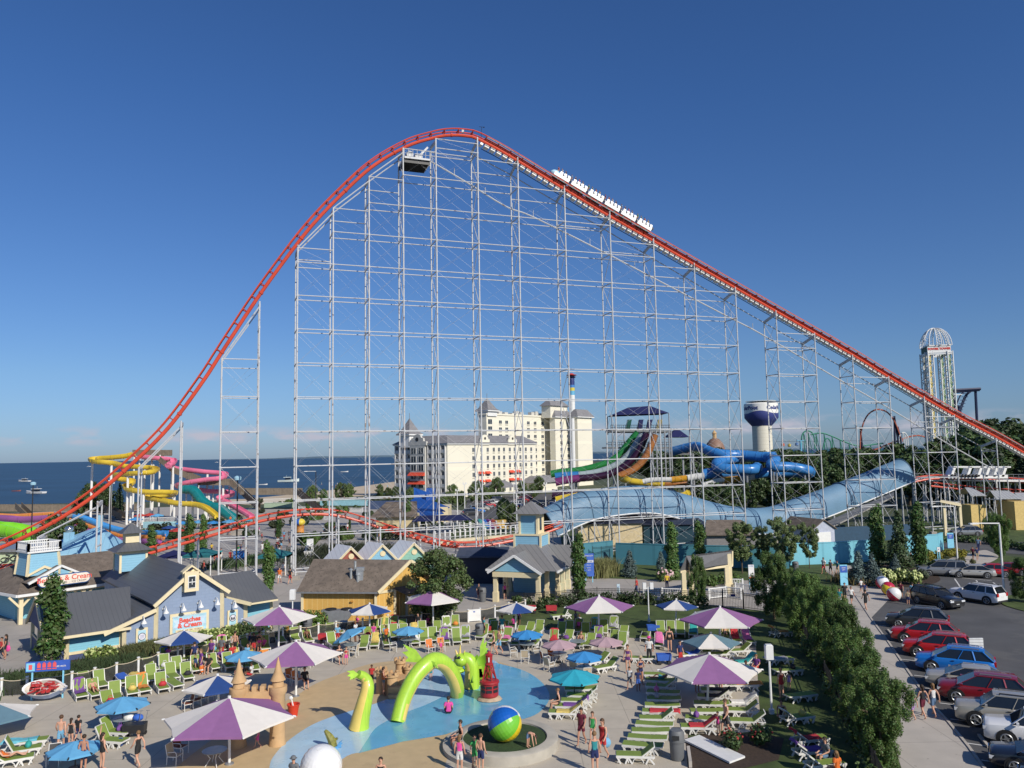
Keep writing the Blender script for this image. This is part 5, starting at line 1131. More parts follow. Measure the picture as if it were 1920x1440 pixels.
# ---- shelter with tilted roof by the walk
sh=thing('shelter','open shelter with grey sloping roof on thick cream posts','shelter',G(1320,1120));b=MB()
p=[G(1275,1070,2.9),G(1373,1058,2.9),G(1373,1031,4.4),G(1287,1042,4.4)];b.slab(p,(0,0,-.18));u_=(p[1]-p[0]);
bk3=[p[3],p[2],p[2]+(p[2]-p[1]).xy.to_3d()*.8-V((0,0,1.2)),p[3]+(p[3]-p[0]).xy.to_3d()*.8-V((0,0,1.2))];b.slab(bk3,(0,0,-.18));bw(b,'roof',M('shelter_roof',(.12,.12,.125),.6,var=.08),sh)
b=MB();b.bar(p[0]-V((0,.05,.12)),p[1]-V((0,.05,.12)),.14,.22);b.bar(p[1]-V((0,0,.12)),p[2]-V((0,0,.12)),.14,.22);bw(b,'fascia',CREAM,sh)
for t_,s_ in((.05,.1),(.88,.1),(.1,.9),(.92,.9)):
 c=p[0].lerp(p[1],t_).lerp(p[3].lerp(p[2],t_),s_);b=MB();b.box((c.x,c.y,c.z/2-.1),(.42,.42,c.z-.2));b.box((c.x,c.y,.5),(.54,.54,1));bw(b,'post',CREAM,sh)
 # ---- teal screen walls
TEALW=M('teal_screen',(.055,.20,.255),.6,var=.06,sc=.4,kind='lines',a=(.42,.1,0),b=(.045,.17,.22));CYS=M('cyan_screen',(.17,.47,.58),.6,var=.05,sc=.4,kind='lines',a=(.42,.1,0),b=(.14,.4,.5))
def wall_line(name,label,pts,h,mat,th=.2,cap=True,Y0=None):
 ps=[G(*p)for p in pts];t=thing(name,label,'wall',ps[0]);b=MB()
 for p,q in zip(ps,ps[1:]):d=(q-p).normalized();n=V((-d.y,d.x,0))*th;b.slab([p,q,up(q,h),up(p,h)],n)
 bw(b,'panel',mat,t)
 if cap:
  b=MB()
  for p,q in zip(ps,ps[1:]):d=(q-p).normalized();n=V((-d.y,d.x,0))*th/2;b.bar(up(p,h+.04)+n,up(q,h+.04)+n,th*1.5,.1)
  bw(b,'cap',mat,t)
 return t
wall_line('screen_wall','long teal wooden screen wall behind the two blue spruces',[(1155,1057),(1250,1061),(1345,1064),(1480,1066)],2.7,TEALW)
wall_line('screen_wall','bright cyan screen wall behind the three slender trees',[(1480,1060),(1560,1057),(1640,1052)],2.7,CYS)
wall_line('screen_wall','bright cyan screen wall end beside the blue park sign',[(1700,1041),(1760,1038),(1770,1034)],2.6,CYS)
wall_line('screen_wall','teal screen wall standing in shade left of the cream shed',[(1095,1058),(1150,1052)],2.7,TEALW)
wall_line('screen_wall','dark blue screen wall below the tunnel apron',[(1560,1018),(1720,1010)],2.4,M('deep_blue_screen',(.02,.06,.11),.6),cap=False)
# ---- sheds near the tunnel
def gable_shed(name,label,pl,pr,h,rise,dep,wm,rm,dirn=V((0,1,0)),door=None):
 p,q=G(*pl),G(*pr);t=thing(name,label,'shed',(p+q)/2);e=(q-p).normalized();n=V((-e.y,e.x,0));b=MB();m=(p+q)/2
 b.slab([p,q,up(q,h),up(m,h+rise),up(p,h)],n*dep);bw(b,'wall',wm,t)
 b=MB();o=-n*.3;zt=h+rise+.05;k_=rise/((q-p).length/2)*.3
 b.slab([up(p-e*.3,h-k_)+o,up(m,zt)+o,up(m,zt)+n*(dep+.3),up(p-e*.3,h-k_)+n*(dep+.3)],(0,0,.12));b.slab([up(m,zt)+o,up(q+e*.3,h-k_)+o,up(q+e*.3,h-k_)+n*(dep+.3),up(m,zt)+n*(dep+.3)],(0,0,.12));bw(b,'roof',rm,t)
 if door:b=MB();c=m+e*door[0]-n*.05;b.box(up(c,door[2]/2),(door[1],.1,door[2]),0,rz=math.atan2(e.y,e.x));bw(b,'roller_door',WHITE,t)
 return t
gable_shed('blue_grey_shed','small blue grey shed with white roller door in front of the tunnel',(1525,1025),(1566,1022),2.6,1.3,7,M('shed_bluegrey',(.40,.43,.52),.7),SHING,door=(0,2.6,2.1))
t=thing('tan_shed','long tan shed half shaded under the tunnel','shed',G(1150,1030));b=MB();p,q=G(1085,1026),G(1205,1024);b.slab([p,q,up(q,3.6),up(p,3.6)],(0,7,0));bw(b,'wall',M('tan_panel',(.58,.47,.28),.7),t);b=MB();b.slab([up(p,3.6)+V((-.4,-.4,0)),up(q,3.6)+V((.4,-.4,0)),up(q,4.3)+V((.4,7.4,0)),up(p,4.3)+V((-.4,7.4,0))],(0,0,.15));bw(b,'roof',M('navy_roof2',(.02,.025,.05),.6),t)
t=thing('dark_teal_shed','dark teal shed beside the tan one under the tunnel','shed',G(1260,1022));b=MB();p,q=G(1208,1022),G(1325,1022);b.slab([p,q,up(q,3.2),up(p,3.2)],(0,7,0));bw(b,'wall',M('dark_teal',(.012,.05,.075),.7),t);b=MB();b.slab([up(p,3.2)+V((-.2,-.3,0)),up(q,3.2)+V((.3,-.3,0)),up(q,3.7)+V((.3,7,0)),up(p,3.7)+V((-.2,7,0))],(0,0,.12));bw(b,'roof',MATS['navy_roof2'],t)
t=thing('grey_shed','brown roofed grey shed half hidden behind the light green trees','shed',G(1370,1038));b=MB();p,q=G(1326,1036),G(1420,1036);b.slab([p,q,up(q,2.6),up(p,2.6)],(0,6,0));bw(b,'wall',M('shed_grey',(.22,.21,.21),.7),t);b=MB();b.slab([up(p,2.5)+V((-.3,-.5,0)),up(q,2.5)+V((.3,-.5,0)),up(q,4.3)+V((-1,4,0)),up(p,4.3)+V((1,4,0))],(0,0,.12));bw(b,'roof',SHING,t)
# ---- blue roofed pavilion and canopies before the hotel
bp=thing('blue_roof_pavilion','pavilion with bright blue metal roofs in front of the hotel','pavilion',at(795,975,175));bp.location.z=0
BLR=M('bright_blue_roof',(.015,.075,.30),.4,var=.06,kind='lines',a=(.9,.3,0),b=(.012,.055,.23))
b=MB();F=[at(752,948,178),at(843,951,176),at(803,936,184),at(775,935,184)];b.slab([F[0],F[1],F[2],F[3]],(0,0,-.2))
b.slab([at(776,940,184),at(800,938,184),at(800,930,188),at(776,914,188)],(0,0,-.2));b.slab([at(776,914,188),at(800,930,188),at(800,922,190),at(795,922,190)],(0,0,-.2));b.slab([at(799,938,183),at(816,938,183),at(816,915,184),at(799,915,184)],(0,.3,0))
b.slab([at(765,953,171),at(835,958,168),at(812,944,175),at(775,940,176)],(0,0,-.2));b.slab([at(770,972,160),at(832,962,166),at(808,945,175),at(776,945,174)],(0,0,-.2));bw(b,'roof',BLR,bp)
b=MB();p,q=at(760,970,176),at(840,970,176);p.z=q.z=0;b.slab([p,q,up(q,3.3),up(p,3.3)],(0,10,0));bw(b,'wall',CREAM,bp)
nc=thing('navy_awning','long navy fabric awning on white posts beside the hotel car park','awning',at(830,980,150));nc.location.z=0
b=MB();b.slab([at(772,977,148),at(884,974,148),at(870,965,154),at(783,967,154)],(0,0,-.15));bw(b,'fabric',NVC,nc)
b=MB()
for x in(776,800,825,850,880):p=at(x,976,148.5);b.tube(V((p.x,p.y,0)),p,.1,5)
bw(b,'post',WHITE,nc)
tb=thing('tan_building','tan building with brown shingle roof behind the coaster track','building',at(740,985,150));tb.location.z=0
b=MB();p,q=at(705,985,150),at(776,985,150);p.z=q.z=0;b.slab([p,q,up(q,3.4),up(p,3.4)],(0,9,0));bw(b,'wall',TANW,tb);b=MB();b.slab([up(p,3.3)+V((-1,-.8,0)),up(q,3.3)+V((.8,-.8,0)),up(q,5.8)+V((0,5,0)),up(p,5.8)+V((1.2,5,0))],(0,0,.15));bw(b,'roof',SHING,tb)
# ---- station row on the far right: parked train with white hoods, canopy sheds
stn=thing('coaster_station','raised white loading platform with grey canopy roofs at the right edge','station',at(1830,960,152));stn.location.z=0
b=MB();p,q=at(1712,898,155),at(2000,901,155);b.slab([p,q,q+V((0,5,0)),p+V((0,5,0))],(0,0,-.35));bw(b,'platform',WHITE,stn)
b=MB()
for i in range(30):p_=p.lerp(q,i/29);b.tube(p_,p_+V((0,0,1.1)),.05,4)
for h in(.55,1.1):b.tube(p+V((0,0,h)),q+V((0,0,h)),.04,4)
bw(b,'guard_rail',GREYM,stn)
b=MB()
for i in range(14):p_=p.lerp(q,i/13);b.tube(V((p_.x,p_.y,0)),p_,.14,6);b.tube(V((p_.x,p_.y+5,0)),p_+V((0,5,0)),.14,6)
bw(b,'platform_post',STEEL_W,stn)
b=MB()
for(x0,x1,y)in((1820,1850,930),(1868,1920,936),(1915,1980,940)):
 a,c=at(x0,y,140),at(x1,y,140);b.slab([a,c,c+V((-.8,3,1.3)),a+V((.8,3,1.3))],(0,0,.1));b.slab([a+V((.8,3,1.3)),c+V((-.8,3,1.3)),c+V((0,6,0)),a+V((0,6,0))],(0,0,.1))
bw(b,'canopy_roof',M('grey_seam_roof2',(.34,.35,.36),.45,kind='lines',a=(1.6,0,0),b=(.2,.2,.2)),stn)
b=MB();a,c=at(1905,985,138),at(1990,985,138);a.z=c.z=0;b.slab([a,c,up(c,5),up(a,5)],(0,5,0));a,c=at(1822,975,142),at(1850,975,142);a.z=c.z=0;b.slab([a,c,up(c,4.2),up(a,4.2)],(0,3,0));bw(b,'wall',M('station_ochre',(.60,.44,.16),.7),stn)
pt=thing('parked_train','white coaster train with tall angled hoods parked at the station','coaster train',at(1840,890,153))
b=MB()
for x in(1782,1812,1832,1847,1862,1878):
 a=at(x,894,152);b.slab([a,a+V((.5,0,0)),a+V((1.3,0,1.9)),a+V((.8,0,1.9))],(0,2,0));w_=2.8 if x<1815 else 1.2;b.slab([a+V((.8,0,1.75)),a+V((.8+w_,0,1.75)),a+V((.8+w_,0,2.0)),a+V((.8,0,2.0))],(0,2,0))
bw(b,'car_hood',TW,pt)
b=MB();a,c=at(1778,897,152),at(1890,897,152);b.slab([a,c,c+V((0,0,.7)),a+V((0,0,.7))],(0,2,0));bw(b,'car_body',TW,pt)
b=MB()
for i in range(8):a=at(1786+i*6.5,892,151.8);b.ball(a,.3,(1,.7,1.1),8,6)
bw(b,'head_rest',DARK,pt)
cs_=thing('bus_shelter','small cream flat roofed shelter by the service road','shelter',at(1780,970,130));cs_.location.z=0
b=MB();b.slab([at(1763,939,130),at(1803,947,130),at(1800,943,134),at(1764,937,134)],(0,0,-.25));bw(b,'roof',CREAM,cs_)
for x,y in((1769,941),(1799,947)):p=at(x,y,131);b=MB();b.box((p.x,p.y,p.z/2),(.4,.4,p.z));bw(b,'post',CREAM,cs_)
# -- trees
make_tree('oak','x','tree',12,crown(3.0,11.5,4.8,34,3,'round',.30),3200,.42,LEAF_D,.25,limbs=7,seed=3,name='broadleaf_tree')
make_tree('oak2','x','tree',13,crown(2.0,12.5,4.2,34,8,'round',.30),3200,.42,LEAF_D,.25,limbs=7,seed=8,name='broadleaf_tree')
make_tree('pine','x','tree',14,crown(2.0,13.5,3.4,16,5,'cone',.42),2400,.40,M('leaf_pine',(.022,.045,.016),.65,var=.25,rand=.4,trans=.1),.25,limbs=5,seed=5,name='conifer_tree')
make_tree('column','x','tree',6,crown(.6,5.8,.92,13,2,'column',.55),3400,.14,LEAF_H,.09,limbs=5,seed=2,name='columnar_tree')
make_tree('columnb','x','tree',6,crown(.5,5.7,.85,13,12,'column',.55),3400,.14,LEAF_H,.09,limbs=5,seed=12,name='columnar_tree')
make_tree('round','x','tree',6.5,crown(.8,6.1,2.75,90,21,'round',.2,1.2),20000,.11,M('leaf_olive',(.105,.155,.045),.6,var=.25,rand=.5,trans=.2),.13,limbs=9,seed=21,name='round_tree')
make_tree('birch','x','tree',6.5,crown(1.8,6.2,2.1,60,31,'vase',.18,1.2),12000,.10,M('leaf_birch',(.13,.175,.065),.6,var=.25,rand=.45,trans=.28),.07,limbs=9,seed=31,name='birch_tree')
make_tree('street','x','tree',6,crown(.7,5.9,2.0,90,41,'vase',.17,1.7),34000,.062,M('leaf_street',(.105,.175,.042),.6,var=.3,rand=.5,trans=.36),.10,limbs=9,seed=41,name='street_tree',up=.5)
make_tree('streetb','x','tree',6,crown(.7,5.8,1.95,90,47,'round',.175,1.7),34000,.062,MATS['leaf_street'],.10,limbs=9,seed=47,name='street_tree',up=.5)
make_tree('spruce','x','tree',3.2,crown(.3,3.1,1.1,16,51,'cone',.42),3200,.10,LEAF_B,.07,limbs=5,seed=51,name='blue_spruce')
make_tree('beech','x','tree',6.6,crown(.5,6.3,1.5,18,57,'cone',.5),5000,.14,M('leaf_beech',(.07,.115,.04),.6,var=.25,rand=.4,trans=.15),.1,limbs=6,seed=57,name='upright_tree')
HB={'oak':12,'oak2':13,'pine':14.2,'column':6.2,'columnb':6.1,'round':6.9,'birch':6.9,'street':6.4,'streetb':6.4,'spruce':3.35,'beech':6.9}
def tree_px(key,x,yb,yt,label,group=None,w=1.,Y=None):
 if Y is None:p=G(x,yb);Y=p.y;h=(yb-yt)*Y/FPX*1.005
 else:q=at(x,yt,Y);p=V((q.x,q.y,0));h=q.z
 s=h/HB[key];return put_tree(key,(p.x,p.y,0),label,sc=s*w,scz=s,group=group)
g='clipped columnar trees'
for k,x,yb,yt,lab,w in(('column',97,1246,1079,'tall dense columnar tree hiding part of the ice cream sign',1.05),('columnb',284,1066,984,'columnar tree right of the shop cupola',.95),('column',354,1046,962,'left one of two columnar trees behind the shop ridge',.9),('columnb',381,1043,962,'right one of two columnar trees behind the shop ridge',.8),('column',502,1120,1013,'columnar tree between the blue shop and the mustard hut',.8),('columnb',1086,1128,998,'slim columnar tree against the pavilion right side',.85),('columnb',1263,1085,977,'left of two columnar trees against the teal screen wall',.9),('column',1313,1068,975,'right of two columnar trees against the teal screen wall',.9),('column',1648,1062,945,'columnar tree left end of the three on the planting island',.95),('columnb',1724,1064,938,'columnar tree right end of the three on the planting island',.95),('column',766,1000,936,'columnar tree in front of the blue roofed pavilion',.85),('columnb',523,1010,955,'columnar tree left of the low red track hump',.8),('columnb',577,962,923,'small columnar tree near the beach under the lattice',.9),('column',610,964,920,'small columnar tree near the beach by a lamp',.8),('columnb',656,992,970,'small columnar tree right behind the red track crest',.9),('column',835,965,935,'columnar tree beside the bright blue roof',.9),('column',818,970,935,'columnar tree close to the blue roof edge',.9)):
 tree_px(k,x,yb,yt,lab,g,w)
tree_px('beech',1688,1068,950,'broad upright dark tree in the middle of the planting island')
tree_px('round',821,1170,1028,'big round olive green tree right of the mustard hut',w=1.05)
g='slender light green trees by the cyan wall'
for x,yb,yt,lab,w in((1392,1075,975,'leftmost light green tree spreading before the teal wall',1.12),(1470,1078,968,'middle light green tree where teal wall turns cyan',1.0),(1518,1066,978,'light green birch nearest the white roller door shed',.85),(1430,1070,985,'light green tree wedged between two taller light ones',.9)):tree_px('birch',x,yb,yt,lab,g,w)
tree_px('streetb',1310,1138,1040,'small conical tree in front of the sloped shelter roof',w=.62)
g='leafy trees in the row beside the sidewalk'
row=[(1452,1160,1036,1.05),(1490,1176,1068,.9),(1516,1200,1072,1.05),(1546,1236,1098,1.0),(1580,1280,1128,1.05),(1600,1335,1176,1.0),(1628,1400,1222,1.05),(1655,1450,1262,.98)]
labs=['farthest leafy tree of the sidewalk row, beside the black fence gate','second leafy tree from the far end of the sidewalk row','third leafy tree from the far end of the sidewalk row','fourth leafy tree from the far end, opposite the dark grey car','leafy sidewalk tree opposite the two red cars','leafy sidewalk tree opposite the bright blue car','leafy sidewalk tree just before the nearest one','nearest leafy tree of the row, beside the three walkers']
for i,((x,yb,yt,w),lab)in enumerate(zip(row,labs)):tree_px('street' if i%2 else 'streetb',x,yb,yt,lab,g,w)
g='blue spruces'
for x,yb,yt,lab,w in((1181,1082,1031,'blue spruce on the lawn left of its smaller neighbour',1.05),(1240,1070,1033,'smaller blue spruce above the pink hydrangea',1.0),(1612,1096,1032,'left blue spruce of the planting island',1.05),(1637,1098,1036,'middle blue spruce of the planting island',1.0),(1680,1075,1038,'small blue spruce behind the lime hydrangea',1.0)):tree_px('spruce',x,yb,yt,lab,g,w)
g='dark woods behind the coaster'
r=random.Random(4)
wd=[(1840,792,250),(1872,785,235),(1905,788,240),(1890,800,215),(1930,795,230),(1800,815,240),(1825,805,225),(1770,818,240),(1745,825,250),(1850,812,205),(1908,815,200),(1715,835,230),(1690,832,260),(1730,842,210),(1765,838,205),(1800,832,205),(1830,835,195),(1870,832,190),(1940,820,205),(1962,806,230),(1980,800,240),(1700,850,200),(1735,862,190),(1782,856,188),(1822,858,182),(1862,860,180),(1912,850,182),(1680,842,300),(1955,850,180),(1985,840,190)]
for i,(x,y,Y)in enumerate(wd):tree_px(['oak','oak2','pine'][i%3],x,0,y,'dark tree of the dense wood behind the right end of the coaster',g,1.15,Y)
g='trees beyond the blue slides'
for i in range(44):
 x=1228+i*11+r.uniform(-6,6);y=845+r.uniform(-6,10)+(6 if x<1330 else 0);Y=r.uniform(300,400)
 if abs(x-1431)<22:y=max(y,850)
 tree_px(['oak','oak2'][i%2],x,0,y,'low green tree of the far belt beyond the blue tube slides',g,1.5,Y)
g='trees between the slides and the tunnel'
for i,(x,y,Y)in enumerate([(1395,868,215),(1432,846,260),(1462,862,230),(1485,868,215),(1510,878,205),(1535,860,220),(1553,872,200),(1340,905,185),(1370,910,178),(1405,905,185),(1440,900,185),(1470,905,180),(1500,900,185),(1530,895,185),(1325,920,170),(1560,885,190),(1590,862,230),(1575,848,260),(1615,852,260),(1645,850,270),(1300,872,240),(1268,858,260),(1245,866,250),(1312,880,225)]):
 tree_px(['oak','oak2'][i%2],x,0,y,'green tree in the belt between blue slides and blue tunnel',g,1.0,Y)
for x,yb,yt,Y,lab in((170,0,905,212,'broad dark tree at the shore behind the red track'),(195,0,908,208,'dark tree by the yellow slide foot'),(225,0,902,206,'dark conical tree under the yellow slides'),(152,0,925,205,'low dark tree left of the shore trees')):tree_px('pine' if x==225 else 'oak',x,yb,yt,lab,w=.8,Y=Y)
tree_px('oak',108,0,965,'bushy green tree behind the pale blue roof',w=1.0,Y=122);tree_px('oak2',140,0,972,'bushy green tree right of another behind the pale blue roof',w=1.0,Y=125)
g='small trees along the hotel car park'
for x,y,Y in((586,907,260),(640,902,262),(655,904,258),(606,915,250),(712,906,280),(770,912,240),(830,925,205),(848,905,235),(895,898,250),(888,905,245),(931,892,262),(912,912,250),(921,912,252),(978,900,262),(998,905,258),(1010,890,285),(866,918,225),(960,940,150),(945,930,165),(742,910,262),(728,912,262)):
 tree_px('round',x,0,y,'small green tree planted along the hotel and its car park',g,.8,Y)
 # -- shrubs, hedges, grasses
def shrub(name,label,cat,lobes,n,size,mat,loc,seed,stem=True,flowers=None,group=None,up=.4):
 t=thing(name,label,cat,loc,group=group)
 b=MB()
 for i in range(5):l=lobes[i%len(lobes)];b.path([(l[0]*.3,l[1]*.3,0),(l[0]*.8,l[1]*.8,l[2]*.9)],.03,4)
 kid(b,'stem',TRUNK,t);b=MB();leaves(b,lobes,n,size,seed,up=up);kid(b,'foliage',mat,t)
 if flowers:
  b=MB();rr=random.Random(seed+1)
  for _ in range(flowers[0]):
   l=rr.choice(lobes);d=V((rr.gauss(0,1),rr.gauss(-.4,1),abs(rr.gauss(.6,.6)))).normalized();b.ball(V(l[:3])+d*l[3]*.95,flowers[1]*rr.uniform(.7,1.2),n=6,k=4)
  kid(b,'flower_head',flowers[2],t)
 return t
def mound(w,h,n,seed):rr=random.Random(seed);return[(rr.uniform(-w,w)*.8,rr.uniform(-w,w)*.4,h*rr.uniform(.35,.65),h*rr.uniform(.4,.6),1)for _ in range(n)]
LIME_F=M('lime_flower',(.50,.55,.22),.7,var=.15);PINK_F=M('pink_flower',(.62,.42,.42),.7,var=.15);YEL_F=M('shrub_yellow',(.26,.24,.03),.6,var=.25,rand=.4,trans=.2)
GRS=M('ornamental_grass',(.085,.095,.035),.8,var=.35,rand=.4,trans=.2);GRD=M('dark_grass',(.035,.045,.02),.8,var=.35,rand=.4,trans=.15)
shrub('hydrangea_bush','lime flowered hydrangea mound on the planting island','bush',mound(2.6,1.5,7,1),1500,.16,LEAF_Y,G(1688,1094),1,flowers=(150,.14,LIME_F))
shrub('hydrangea_bush','pink hydrangea bush at the left end of the shelter','bush',mound(1.1,1.3,5,2),900,.14,LEAF,G(1243,1090),2,flowers=(70,.13,PINK_F))
shrub('golden_shrub','golden yellow shrub row beside the path near the blue sign','bush',mound(2.8,1.0,8,3),1600,.14,YEL_F,G(1787,1044),3)
shrub('golden_shrub','golden yellow shrub by the small white post sign','bush',mound(1.4,1.2,5,4),1000,.14,YEL_F,G(1752,1050),4)
shrub('golden_shrub','golden shrub tucked behind the right columnar tree','bush',mound(.9,1.3,4,5),800,.14,YEL_F,G(1737,1052),5)
shrub('green_shrub','leafy green shrub under the shelter, right of its post','bush',mound(1.2,1.2,5,6),1000,.15,LEAF,G(1372,1096),6)
shrub('green_shrub','leafy green shrub between the shelter posts','bush',mound(1.6,1.2,5,7),1000,.15,LEAF,G(1335,1098),7)
shrub('green_shrub','green shrub right of the pink hydrangea','bush',mound(1.0,1.0,5,8),800,.14,LEAF,G(1262,1086),8)
shrub('green_shrub','bright green bush at the left corner of the mustard hut','bush',mound(1.3,1.7,7,9),1800,.13,M('leaf_bright',(.10,.17,.03),.6,var=.25,rand=.45,trans=.2),G(592,1182),9)
shrub('green_shrub','dark round shrub right of the hut side door','bush',mound(1.8,1.0,6,10),1400,.13,LEAF_D,G(800,1160),10)
shrub('green_shrub','low green shrub under the pavilion front beam','bush',mound(.7,.7,4,11),500,.12,LEAF_D,G(972,1130),11)
shrub('green_shrub','dark mound of grass at the right rim of the planting island','bush',mound(2.0,1.2,6,12),1500,.16,M('leaf_grey_green',(.045,.065,.03),.7,var=.3,rand=.4),G(1722,1088),12)
shrub('green_shrub','small green shrub near the parked grey minivan','bush',mound(1.5,.8,5,13),700,.14,GRS,G(1812,1058),13)
shrub('rose_bush','dark rose bush left of another in the mulch bed','bush',mound(.55,.9,5,14),900,.09,LEAF_D,G(1383,1405),14,flowers=(14,.06,M('rose_red',(.35,.03,.03),.6)))
shrub('rose_bush','dark rose bush at the right end of the mulch bed','bush',mound(.6,.95,5,15),900,.09,LEAF_D,G(1412,1395),15,flowers=(14,.06,MATS['rose_red']))
g='lime hydrangeas along the shop front'
for i,(x,y)in enumerate(((188,1240),(213,1234),(322,1205),(345,1205),(368,1202),(390,1200),(420,1196),(438,1192))):
 shrub('hydrangea_bush',f'lime green hydrangea, {ORD[i]} from the left along the shop front','bush',mound(.9,.95,5,20+i),700,.13,LEAF_Y,G(x,y)+V((0,-.3,0)),20+i,flowers=(30,.1,LIME_F),group=g)
shrub('dark_shrub','dark leafy shrub at the right foot of the shop wall','bush',mound(1.3,1.3,6,30),1500,.12,LEAF_D,G(473,1192),30)
shrub('flower_shrub','shrub with small orange flowers behind the grey litter bin','bush',mound(1.3,.7,6,31),900,.1,LEAF_D,G(556,1190),31,flowers=(70,.05,M('marigold',(.5,.25,.02),.6)))
def grasses(name,label,pts,h,n,mat,seed,spread=.5):
 rr=random.Random(seed);b=MB();ps=[G(*p)for p in pts];vs=[];fs=[]
 for _ in range(n):
  i=rr.randrange(len(ps)-1);p=ps[i].lerp(ps[i+1],rr.random())+V((rr.gauss(0,spread),rr.gauss(0,spread),0));hh=h*rr.uniform(.6,1.15);l=V((rr.gauss(0,.3),rr.gauss(0,.3),0))*hh;w_=V((rr.gauss(0,1),rr.gauss(0,1),0)).normalized()*.035
  o=len(vs);vs+=[p-w_,p+w_,p+l*.4+V((0,0,hh*.7))+w_*.8,p+l*.4+V((0,0,hh*.7))-w_*.8,p+l+V((0,0,hh))];fs+=[(o,o+1,o+2,o+3),(o+3,o+2,o+4)]
 b.add(vs,fs);o=b.build(name,mat);tag(o,label,'grass',kind='stuff');return o
grasses('tall_grass','soft dark ornamental grass behind the rope fence at the left',[(-60,1300),(20,1288),(90,1272),(170,1262),(240,1247)],.75,9000,M('grass_dark_green',(.04,.065,.022),.8,var=.3,rand=.4,trans=.15),61,.9)
grasses('tall_grass','brown green fountain grass along the shop wall',[(236,1233),(270,1224),(330,1208)],.8,4500,GRS,62,.45)
grasses('tall_grass','pale plume grass beside the blue banner',[(1112,1082),(1138,1078)],2.0,3000,M('plume_grass',(.28,.28,.11),.8,var=.25,rand=.35,trans=.25),63,.7)
grasses('tall_grass','tawny grasses at the left tip of the planting island',[(1585,1092),(1635,1096)],1.1,2500,M('tawny_grass',(.16,.13,.05),.8,var=.3,rand=.4),64,.7)
grasses('tall_grass','dark grass tufts around the coaster footings',[(560,1045),(640,1030),(720,1035),(560,1060)],1.1,5000,GRD,65,2.2)
grasses('tall_grass','dark planting behind the midway near the teal canopy',[(410,1065),(500,1050)],1.0,3000,M('grass_mid',(.05,.085,.03),.8,var=.3,rand=.4),66,1.5)
def hedge(name,label,pts,w_,h,n,size,mat,seed):
 ps=[G(*p)for p in pts];rr=random.Random(seed);t=thing(name,label,'hedge',ps[0]);lob=[]
 for p,q in zip(ps,ps[1:]):
  k=max(2,int((q-p).length/(w_*.8)))
  for i in range(k):c=p.lerp(q,(i+.5)/k)-ps[0];lob.append((c.x+rr.gauss(0,.15),c.y+rr.gauss(0,.15),h*rr.uniform(.45,.58),w_*rr.uniform(.5,.66),h/w_*.85))
 b=MB();leaves(b,lob,n,size,seed);kid(b,'foliage',mat,t)
 b=MB()
 for l in lob[::2]:b.tube((l[0],l[1],0),(l[0],l[1],h*.7),.04,4)
 kid(b,'stem',TRUNK,t);return t
hedge('hedge','dark hedge behind the sun loungers along the black iron fence',[(985,1144),(1090,1135),(1170,1132),(1250,1136),(1330,1140)],1.0,1.3,4000,.13,LEAF_D,71)
hedge('hedge','leafy hedge strip along the foot of the sidewalk trees',[(1500,1190),(1540,1260),(1585,1340),(1628,1425),(1660,1500)],1.1,1.1,5000,.12,LEAF,72)
hedge('hedge','low green hedge at the edge of the hotel car park',[(870,990),(940,985),(1010,984)],2.0,1.6,2600,.3,LEAF,73)
hedge('hedge','dark shrubs on the verge by the service road',[(1735,1020),(1790,1016),(1860,1020),(1940,1035)],1.6,1.1,2000,.22,LEAF_D,74)
hedge('hedge','yellow leaved shrubs under the sidewalk trees',[(1540,1240),(1562,1280),(1580,1330),(1590,1350)],.9,1.0,1800,.11,M('leaf_gold',(.20,.19,.03),.6,var=.25,rand=.4,trans=.2),75)
tree_px('street',1876,1045,962,'young shade tree on the verge by the service road',w=.95);tree_px('streetb',1925,1130,1045,'tree at the right edge above the parked cars',w=1.1)
# -- fences
FENCE_N=M('fence_mesh',(.05,.052,.045),.8,var=.2,alpha=.62);ROPE=M('rope',(.55,.47,.34),.9,var=.1)
def rope_fence(label,posts,h=1.1,panel=True):
 ps=[G(x,y)for x,y in posts];t=thing('rope_fence',label,'fence',ps[0])
 for p in ps:
  b=MB();b.tube(p,p+V((0,0,h)),.085,8);b.tube(p+V((0,0,h)),p+V((0,0,h+.05)),.11,8);b.tube(p+V((0,0,h-.12)),p+V((0,0,h-.04)),.10,8,mi=1);bw(b,'post',[WHITE,ROPE],t)
 for p,q in zip(ps,ps[1:]):
  b=MB();b.path([p.lerp(q,i/6)+V((0,0,h-.08-.12*(1-(2*i/6-1)**2)))for i in range(7)],.028,5);bw(b,'rope',ROPE,t)
 if panel:
  b=MB()
  for p,q in zip(ps,ps[1:]):n=(q-p).normalized();n=V((-n.y,n.x,0))*.01;b.slab([p+V((0,0,.06)),q+V((0,0,.06)),q+V((0,0,.88)),p+V((0,0,.88))],n)
  bw(b,'mesh_panel',FENCE_N,t)
 return t
rope_fence('white post and rope fence with dark mesh along the shop planting',[(-40,1312),(2,1305),(50,1302),(134,1292),(177,1284),(218,1274),(259,1263),(296,1253),(333,1243),(368,1236),(401,1229),(434,1222),(463,1216),(494,1210),(530,1204),(563,1200),(597,1194),(630,1190),(680,1184),(727,1177),(790,1172),(848,1167),(878,1167)])
rope_fence('white post and rope fence right of the white gate',[(900,1164),(928,1158),(954,1152),(985,1147)])
gt=thing('pool_gate','solid white gate panel in the rope fence by the lawn','gate',G(889,1167));b=MB();p,q=G(878,1167),G(901,1165);b.slab([p+V((0,0,.08)),q+V((0,0,.08)),q+V((0,0,1.1)),p+V((0,0,1.1))],(0,.06,0));bw(b,'gate_panel',WHITE,gt);b=MB();b.box((p+q)/2+V((-.1,-.02,.9)),(.35,.03,.12));bw(b,'sign',M('gate_sign',(.2,.25,.5),.6),gt)
BLK=M('black_iron',(.012,.012,.013),.5)
